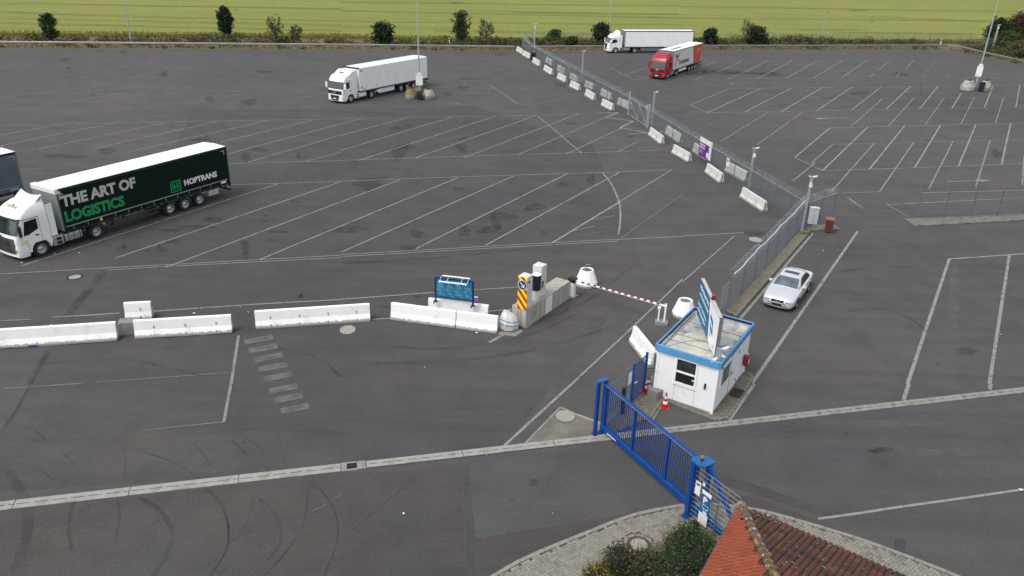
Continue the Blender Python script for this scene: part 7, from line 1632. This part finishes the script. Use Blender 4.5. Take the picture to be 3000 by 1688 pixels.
c = mixc(nt, .8, c, ramp(nt, n2.outputs[0], [(.30, .50), (.5, 1.), (.70, 1.45)]).outputs[0], 'MULTIPLY'); c = mixc(nt, .7, c, ramp(nt, n3.outputs[0], [(.3, (.84, .92, .8)), (.6, (1.1, 1.05, 1.1))]).outputs[0], 'MULTIPLY')
nt.links.new(c, bb_.inputs['Base Color']); bb_.inputs['Roughness'].default_value = .9
bp = _n(nt, 'ShaderNodeBump'); bp.inputs['Strength'].default_value = .8; bp.inputs['Distance'].default_value = .3; nt.links.new(n2.outputs[0], bp.inputs['Height']); nt.links.new(bp.outputs[0], bb_.inputs['Normal'])
b = MB(); b.prism([(p.x, p.y) for p in fld], -.05, .55); q = b.build('wheat_field', M_FIELD); q['kind'] = 'structure'
M_TRAM = decal_mat('tramline', (.075, .082, .016), .95, .15, .45, .25, .9)
TR_ = []
for ps, w_ in (([c11(0,92),c11(1000,130),c11(2574,163)],.7),([c11(0,145),c11(2574,192)],.6),([c11(0,178),c11(1300,208),c11(2574,238)],.8),([c12(0,85),c12(2574,140)],1.),([c12(0,165),c12(1200,178),c12(2574,190)],.7),([c12(0,205),c12(900,215)],.5),([c13(0,140),c13(2574,165)],.8),([c13(1140,250),c13(2260,262)],.8),([c11(0,30),c11(2574,70)],1.1),([c12(0,20),c12(2574,48)],1.1),([c13(0,52),c13(2574,92)],1.1),([c13(1300,120),c13(2574,178)],.6),([c12(700,235),c12(2000,262)],.5),([c12(1300,96),c12(2574,112)],1.3)):
    P_ = smooth_pts([G(*p, .56) for p in ps], 12); r_ = random.Random(len(TR_)); P_ = [Vector((p.x, p.y+r_.uniform(-.25, .25))) for p in P_]; TR_.append(strip(P_, w_*.75)); TR_.append(strip([Vector((p.x-.6, p.y+2.0)) for p in P_], w_*.6))
layers('field_tramlines', TR_, M_TRAM, .562, .0004)
lod = MB()
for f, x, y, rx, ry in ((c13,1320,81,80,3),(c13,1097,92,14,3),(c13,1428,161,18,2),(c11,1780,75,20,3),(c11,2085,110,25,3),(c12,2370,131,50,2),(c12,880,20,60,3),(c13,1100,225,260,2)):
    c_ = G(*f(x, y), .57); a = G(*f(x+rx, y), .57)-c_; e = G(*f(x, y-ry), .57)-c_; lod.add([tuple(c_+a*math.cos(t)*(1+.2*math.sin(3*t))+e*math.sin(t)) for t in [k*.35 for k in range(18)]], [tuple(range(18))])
q = lod.build('flattened_crop', mat('crop_dark_green', (.055, .062, .018), .95, var=.3)); q['kind'] = 'structure'  # flat patches in a darker green than the standing crop
# ragged front of the crop
rr = random.Random(31); we = MB(); ln = [Vector((p.x, p.y, 0)) for p in fld[1:7]]
for a, c_ in zip(ln[:-1], ln[1:]):
    d = c_-a; L = d.length; n_ = Vector((-d.y, d.x, 0)).normalized()
    for _ in range(int(L*34)):
        p = a+d*rr.random()+n_*rr.uniform(-.55, 1.2); h = rr.uniform(.45, .95) if (p-a).dot(n_) > -.1 else rr.uniform(.25, .6); w_ = rr.uniform(.04, .10); t = rr.uniform(-.6, .6)
        we.add([(p.x-w_*math.cos(t), p.y-w_*math.sin(t), 0), (p.x+w_*math.cos(t), p.y+w_*math.sin(t), 0), (p.x+w_*.5+rr.uniform(-.08, .08), p.y, h), (p.x-w_*.5+rr.uniform(-.08, .08), p.y, h)], [(0, 1, 2, 3)])
q = we.build('crop_edge', leaf_mat('wheat_blades', (.17, .175, .035), (.23, .22, .05), (.28, .24, .08))); tag(q, 'ragged front edge of the green-yellow crop', 'crop', kind='stuff')
# verge planting: leaf clumps
def leaves(b, cx, cy, cz, rx, ry, rz, n, s, rr, m=0, shell=.5):
    for _ in range(n):
        while True:
            x, y, z = rr.uniform(-1, 1), rr.uniform(-1, 1), rr.uniform(-1, 1); d = x*x+y*y+z*z
            if d < 1: break
        k = (shell+(1-shell)*rr.random())/max(.25, math.sqrt(d)) if rr.random() < .6 else 1
        p = Vector((cx+x*rx*k, cy+y*ry*k, cz+z*rz*k)); u = Vector((rr.gauss(0, 1), rr.gauss(0, 1), rr.gauss(0, .8))).normalized(); w_ = u.orthogonal().normalized(); w_ = (w_*math.cos(rr.random()*6)+u.cross(w_)*math.sin(rr.random()*6)).normalized(); ss = s*rr.uniform(.6, 1.35)
        b.add([p-u*ss, p+w_*ss*.5, p+u*ss, p-w_*ss*.5], [(0, 1, 2, 3)], m)
def along(p0, p1, n, rr, jy):
    for _ in range(n):
        t = rr.random(); p = p0.lerp(p1, t); yield p+Vector((rr.uniform(-.3, .3), rr.uniform(-jy, jy), 0)), t
rr = random.Random(21); vb = MB(); db = MB()
segs = [(E1[0]+d0*30, E1[1]), (E1[1], E1[2]), (E1[2], E1[3]), (E1[3], E1[4]), (E1[4], E1[6]), (E1[6], E1[8]), (E1[8], E1[10]+d1*10)]
for a, c_ in segs:
    d = (c_-a); L = d.length; nrm = Vector((-d.y, d.x, 0)).normalized(); nrm = nrm if nrm.y > 0 or nrm.x > .8 else -nrm
    if a.x > 85: nrm = Vector((abs(nrm.x), abs(nrm.y), 0))
    for _ in range(int(L*16)):     # low dry grass between tarmac and field
        p = a+d*rr.random()+nrm*rr.triangular(.05, 4.0, .8); h = rr.uniform(.12, .45); w_ = rr.uniform(.06, .16); t = rr.random()*3.14; db.add([(p.x-w_*math.cos(t), p.y-w_*math.sin(t), 0), (p.x+w_*math.cos(t), p.y+w_*math.sin(t), 0), (p.x+rr.uniform(-.1, .1), p.y, h)], [(0, 1, 2)])
    n_cl = int(L/.45)
    for _ in range(n_cl):          # weed clumps behind the rail
        t = rr.random(); o_ = rr.triangular(2.6, 10.9, 9.5) if rr.random() < .95 else rr.uniform(.5, 1.4); p = a+d*t+nrm*o_
        cl = .5+.5*math.sin((p.x+p.y*.4)*.11+1)+.5*math.sin(p.x*.037); s_ = rr.uniform(.55, 1.0)*(.75+.35*cl)*(.6+o_*.11) if o_ > 2 else rr.uniform(.3, .7)
        leaves(vb, p.x, p.y, s_*.45, s_*1.6, s_*.8, s_*.62, int(58*s_)+10, .2, rr, 0 if rr.random() < (.10+.38*cl)*min(1, o_/8) else (1 if rr.random() < .6 else 2))
M_LV1 = leaf_mat('verge_dark', (.030, .052, .016), (.050, .078, .022), (.085, .11, .03)); M_LV2 = leaf_mat('verge_olive', (.085, .085, .026), (.13, .125, .036), (.17, .14, .05)); M_LV3 = leaf_mat('verge_brown', (.10, .070, .035), (.14, .10, .045), (.18, .14, .06))
q = vb.build('verge_weeds', [M_LV1, M_LV2, M_LV3]); tag(q, 'low weeds and scrub growing along the guardrail', 'weeds', kind='stuff'); q = db.build('dry_grass', M_DRY); tag(q, 'short dry yellow grass on the verge beside the asphalt', 'grass', kind='stuff')
M_TD = leaf_mat('leaf_dark', (.012, .028, .012), (.022, .045, .018), (.040, .068, .022)); M_TM = leaf_mat('leaf_mid', (.030, .058, .016), (.05, .085, .022), (.08, .12, .03)); M_TO = leaf_mat('leaf_olive', (.10, .10, .034), (.14, .125, .045), (.18, .145, .06)); M_TR = leaf_mat('leaf_russet', (.085, .040, .020), (.11, .055, .026), (.09, .075, .030)); M_BK = mat('bark', (.14, .10, .07), .95, var=.25, scale=8)
def tree(label, p, H, Wd, m, shape='oval', dens=1., seed=0, name='tree', bare=.0, trunk=.15, leaf=.22, z0=.15):
    rr = random.Random(seed); t = thing(name, label, 'tree' if name == 'tree' else 'shrub', (p.x, p.y, 0), 0, 'trees and shrubs along the verge')
    b = MB(); b.cyl((0, 0, 0), (rr.uniform(-.1, .1), 0, H*.45), trunk, trunk*.55, 8); ends = []
    nb = 9+int(bare*22)
    for k in range(nb):
        a = 2*math.pi*k/nb+rr.uniform(-.3, .3); zz = H*rr.uniform(.12, .5); rad = Wd*.5*rr.uniform(.5, .95); hz = zz+H*rr.uniform(.2, .5); e = (rad*math.cos(a), rad*math.sin(a), min(hz, H*.98)); b.tube([(0, 0, zz), (e[0]*.45, e[1]*.45, zz+(e[2]-zz)*.6), e], trunk*.22, 4); ends.append(e)
        if bare:
            for q in range(4): b.tube([(e[0]*.6, e[1]*.6, zz+(e[2]-zz)*.7), (e[0]*rr.uniform(.6, 1.15), e[1]*rr.uniform(.6, 1.15), e[2]+rr.uniform(-.4, .7))], .022, 3)
    b.build('trunk', M_BK, t)
    c = MB(); N = int(26*dens)
    for k in range(N):
        tt = (k+.5)/N; z = H*(z0+(1-z0)*tt)
        if shape == 'oval': w_ = math.sin(math.pi*min(.97, tt*.86+.12))**.75
        elif shape == 'round': w_ = math.sqrt(max(.05, 1-(tt*1.25-.35)**2))
        elif shape == 'column': w_ = .55+.35*math.sin(tt*9+seed)
        else: w_ = .9
        a = rr.random()*6.28; d = Wd*.5*w_*rr.uniform(.05, .72); rs = Wd*(.17 if shape != 'sparse' else .12)*rr.uniform(.7, 1.4)*(1 if shape != 'oval' else (.55+.6*w_))
        leaves(c, d*math.cos(a), d*math.sin(a), z, rs*1.2, rs*1.2, rs*.95, int((46 if shape != 'sparse' else 18)*(rs/.5)**.6), leaf, rr)
    for k in range(int(14*dens)):      # ragged outer sprays
        a = rr.random()*6.28; z = H*rr.uniform(.25, 1.03); q = Wd*.5*rr.uniform(.62, 1.05)*(1-.5*abs(z/H-.5)); leaves(c, q*math.cos(a), q*math.sin(a), z, Wd*.07, Wd*.07, Wd*.09, 9, leaf*.8, rr)
    for e in ends:
        if bare < .5: leaves(c, e[0], e[1], e[2], Wd*.13, Wd*.13, Wd*.11, 22, leaf, rr)
        elif rr.random() < .55: leaves(c, e[0], e[1], e[2], Wd*.11, Wd*.11, Wd*.11, 9, leaf*.8, rr)
    c.build('crown', m, t); return t
TREES = [('loose mid-green tree on the verge near the left edge',c11,385,320,160,135,M_TM,'round',1.0,0,0),('dense dark oval tree on the verge right of the left light mast',c11,1705,288,192,132,M_TD,'oval',1.7,0,1),('sparse twiggy olive tree on the verge right of the oval tree',c11,2080,332,170,150,M_TO,'sparse',1.3,.8,2),('small sparse twiggy shrub beside the sparse tree',c11,2232,322,110,105,M_TO,'sparse',.8,.8,3),
         ('dense dark rounded bush left of the middle light mast',c12,315,332,122,185,M_TD,'round',1.5,0,4),('irregular tall green tree with open crown behind the guardrail',c12,900,338,208,145,M_TM,'column',1.25,.2,5),('bare brown twiggy tree with a few leaves right of the tall green tree',c12,1095,332,152,150,M_TO,'sparse',.7,1.,6),
         ('bushy shrub just behind the far mesh fence',c12,1600,328,78,125,M_TM,'round',1.,.2,7),('low green shrub behind the far fence left of the far truck',c12,1740,352,58,90,M_TM,'round',.7,0,8),('dark green tree behind the nose of the far white truck',c12,1955,335,125,150,M_TD,'round',1.4,0,9),
         ('green bush behind the rear end of the red truck',c13,205,338,95,110,M_TD,'round',1.2,0,10),('bush with bare twigs on its left behind the far fence',c13,555,350,115,150,M_TD,'round',1.1,.5,11),('bare brownish twigs left of the bush behind the far fence',c13,478,345,165,110,M_TO,'sparse',.5,1.,12),
         ('dark leafy tree behind the right light mast',c13,2380,330,125,185,M_TD,'round',1.4,0,13),('russet brown tree at the upper right corner',c13,2530,325,155,200,M_TR,'round',1.5,0,14),('low green shrub between fence and russet tree at the far right',c13,2440,385,95,190,M_TM,'round',1.3,0,15),('pale green shrub in the right corner outside the fence',c13,2540,440,80,160,M_TO,'round',1.2,0,16)]
for lab, f, x, y, hp, wp, m, sh, dn, ba_, sd in TREES:
    p = G(*f(x, y)); q = (G(*f(x+wp, y))-p).length; zs = (p-Vector((0, 0, CAM_H))).length*hp/2.574/FPX*1.03; tree(lab, p+Vector((0, .4, 0)), zs, q, m, sh, dn*(1.5 if ba_ < .7 else .55), sd, 'tree' if hp > 120 else 'shrub', ba_, max(.08, zs*.022))
# low growth right of the far fence corner
rr = random.Random(5); vb = MB()
for f, x, y, s in ((cD,560,430,1.2),(cD,640,440,1.2),(cD,760,470,1.3),(cD,860,480,1.6),(cD,960,500,1.6),(cD,1080,520,1.7),(cD,1180,540,1.6),(cD,1300,590,1.9),(cD,1420,610,2.),(cD,1520,640,1.8),(cD,700,500,.9),(cD,620,480,.8),(cD,1240,480,1.4),(cD,1350,470,1.5),(cD,860,540,.6),(cD,1000,585,.7),(cD,1400,690,.8)):
    p = G(*f(x, y)); leaves(vb, p.x, p.y, s*.5, s*1.3, s, s*.75, int(95*s), .17, rr, rr.choice((0, 0, 1)))
q = vb.build('corner_scrub', [M_LV1, M_LV2]); tag(q, 'scrub behind the guardrail at the right corner', 'scrub', kind='stuff')
# reflector posts on the verge
for f, x, y, lab in ((c12,815,345,'small white reflector post on the verge beside the tall green tree'),(c13,1942,345,'small white reflector post behind the guardrail near its bend')):
    p = G(*f(x, y)); t = thing('reflector_post', lab, 'post', (p.x, p.y, 0)); b = MB(); b.box(-.08, .08, -.05, .05, 0, 1.4); b.build('post_body', M_WHITE, t); b = MB(); b.box(-.085, .085, -.055, .055, 1.05, 1.25); b.build('black_band', M_BLK, t)
# ================================================================== BUSHES AT THE BOTTOM
M_B1 = leaf_mat('box_dark', (.015, .036, .009), (.030, .070, .014), (.070, .13, .026)); M_B2 = leaf_mat('box_brownish', (.035, .050, .014), (.060, .062, .018), (.11, .075, .028)); M_B3 = leaf_mat('bush_bright', (.035, .085, .012), (.06, .13, .02), (.11, .19, .03))
def bush(label, blobs, m, seed, leaf=.05, dens=1.):
    rr = random.Random(seed); x0 = sum(q[0] for q in blobs)/len(blobs); y0 = sum(q[1] for q in blobs)/len(blobs)
    t = thing('bush', label, 'bush', (x0, y0, 0)); b = MB()
    for x, y, z, r_, h in blobs:
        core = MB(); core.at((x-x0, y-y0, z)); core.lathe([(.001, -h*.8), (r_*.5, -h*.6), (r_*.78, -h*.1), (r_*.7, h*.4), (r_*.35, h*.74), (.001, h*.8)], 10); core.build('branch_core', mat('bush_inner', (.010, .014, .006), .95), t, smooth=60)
        n = int(r_*r_*2600*dens)
        for k in range(n):
            a = rr.random()*6.28; c_ = rr.uniform(-.8, 1); s_ = math.sqrt(1-c_*c_); q = rr.uniform(.74, 1.08)+.10*math.sin(a*4+z)*math.sin(c_*5+x); p = Vector((x-x0+r_*q*s_*math.cos(a), y-y0+r_*q*s_*math.sin(a), z+h*q*c_)); u = Vector((rr.gauss(0, 1), rr.gauss(0, 1), rr.gauss(0, 1))).normalized(); w_ = u.orthogonal().normalized(); ss = leaf*rr.uniform(.6, 1.3)
            b.add([p-u*ss, p+w_*ss*.5, p+u*ss, p-w_*ss*.5], [(0, 1, 2, 3)])
    b.build('foliage', m, t); return t
def V(x, y, z=0): return G(*cV(x, y), z)
def bl(x, y, z, r_, h): p = V(x, y, z); return (p.x, p.y, z, r_, h)
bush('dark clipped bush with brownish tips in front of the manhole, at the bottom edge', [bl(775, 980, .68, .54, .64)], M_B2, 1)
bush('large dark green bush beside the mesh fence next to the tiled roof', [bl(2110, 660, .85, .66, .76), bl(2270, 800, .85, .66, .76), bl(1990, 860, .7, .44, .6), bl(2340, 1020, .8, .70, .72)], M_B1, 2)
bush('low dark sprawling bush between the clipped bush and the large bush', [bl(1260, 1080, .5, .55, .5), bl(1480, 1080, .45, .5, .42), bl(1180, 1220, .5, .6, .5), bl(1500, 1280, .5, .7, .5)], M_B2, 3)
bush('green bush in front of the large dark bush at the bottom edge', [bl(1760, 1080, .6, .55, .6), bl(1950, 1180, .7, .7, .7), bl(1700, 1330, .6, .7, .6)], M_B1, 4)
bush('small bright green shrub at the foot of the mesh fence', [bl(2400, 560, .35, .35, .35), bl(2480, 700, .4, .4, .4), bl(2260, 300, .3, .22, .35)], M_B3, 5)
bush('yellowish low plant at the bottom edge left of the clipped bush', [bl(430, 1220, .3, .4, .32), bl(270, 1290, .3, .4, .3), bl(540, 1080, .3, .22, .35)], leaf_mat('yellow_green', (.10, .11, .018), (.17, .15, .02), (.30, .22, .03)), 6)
rr = random.Random(9); wb2 = MB()
for x, y, n, s in ((800, 1060, 60, .12), (1300, 820, 60, .16), (1480, 760, 80, .2), (1620, 780, 70, .2), (1760, 500, 60, .2), (1780, 620, 60, .2), (530, 980, 70, .2), (2090, 240, 60, .16), (150, 1180, 50, .2), (950, 1000, 40, .15), (1700, 700, 60, .15), (420, 1180, 60, .2), (660, 1230, 60, .2), (1150, 900, 40, .2)):
    p = V(x, y, 0)
    for _ in range(n):
        q = p+Vector((rr.gauss(0, s), rr.gauss(0, s), .05)); h = rr.uniform(.15, .5); t = rr.random()*3.14; w_ = .008; wb2.add([(q.x-w_*math.cos(t), q.y-w_*math.sin(t), .03), (q.x+w_*math.cos(t), q.y+w_*math.sin(t), .03), (q.x+rr.uniform(-.12, .12), q.y+rr.uniform(-.12, .12), h)], [(0, 1, 2)])
q = wb2.build('tall_grass', leaf_mat('tall_grass', (.13, .15, .04), (.22, .22, .07), (.30, .27, .10))); tag(q, 'tall thin grass growing round the bushes on the pavement', 'grass', kind='stuff')
sb = sheet('planting_soil', [[(p.x, p.y) for p in (V(60, 1420), V(380, 1130), V(620, 900), V(1000, 1000), V(1250, 860), V(1700, 800), V(1750, 480), V(2100, 330), V(2700, 420), V(2700, 1500))]], M_DIRT, .075)
# moss / weeds at the kerb corner
wc = MB()
for f, x, y, n in ((cC, 1170, 1300, 60), (cC, 1250, 1230, 20), (cB, 960, 955, 40), (cB, 1000, 965, 30)):
    p = G(*f(x, y))
    for _ in range(n): q = p+Vector((rr.gauss(0, .3), rr.gauss(0, .3), 0)); leaves(wc, q.x, q.y, .1, .12, .12, .08, 3, .04, rr)
q = wc.build('kerb_weeds', M_WEED); tag(q, 'small weeds at the fence corner kerb and under the diagonal fence', 'weeds', kind='stuff')
# litter
lt = MB()
for f, x, y, s in ((c21,1815,875,.05),(c21,1465,920,.09),(c21,1750,848,.03),(c21,1873,912,.04),(c21,598,465,.05),(c21,165,537,.05),(c21,413,472,.05),(c21,505,640,.02),(c22,1020,1067,.07),(c22,630,1328,.03),(c23,2397,1080,.07),(c23,1060,448,.03),(c12,870,788,.1),(cA,700,343,.22),(cA,640,375,.15),(c11,2140,367,.25),(c32,470,985,.045),(c32,1595,985,.02),(c21,385,1010,.05),(c32,1095,540,.02),(c33,2550,805,.1)):
    p = G(*f(x, y)); a = rr.random()*6; lt.add([(p.x+s*math.cos(a+k*1.57+rr.uniform(-.3, .3)), p.y+s*math.sin(a+k*1.57), .055+.01*k) for k in range(4)], [(0, 1, 2, 3)])
q = lt.build('litter', M_PAPER); tag(q, 'scraps of pale litter scattered on the asphalt', 'litter', kind='stuff')
p = G(*c21(2270, 795)); t = thing('bird', 'small black bird standing on the open asphalt above the middle white barrier', 'bird', (p.x, p.y, 0), 1.0)
b = MB()
ringb = []
for x, r_, z in ((-.20, .004, .13), (-.12, .02, .13), (-.06, .045, .125), (.0, .058, .13), (.05, .05, .15), (.08, .03, .185), (.10, .032, .205), (.125, .022, .21), (.14, .008, .205), (.165, .002, .20)): ringb.append([(x, r_*math.cos(2*math.pi*k/10), z+r_*math.sin(2*math.pi*k/10)) for k in range(10)])
v, f = loft(ringb); b.add(v, f)
for s in (-1, 1): b.tube([(.0, s*.02, .09), (.0, s*.025, 0), (.04, s*.03, .003)], .005, 4)
b.build('bird_body', M_BLK, t, smooth=60)
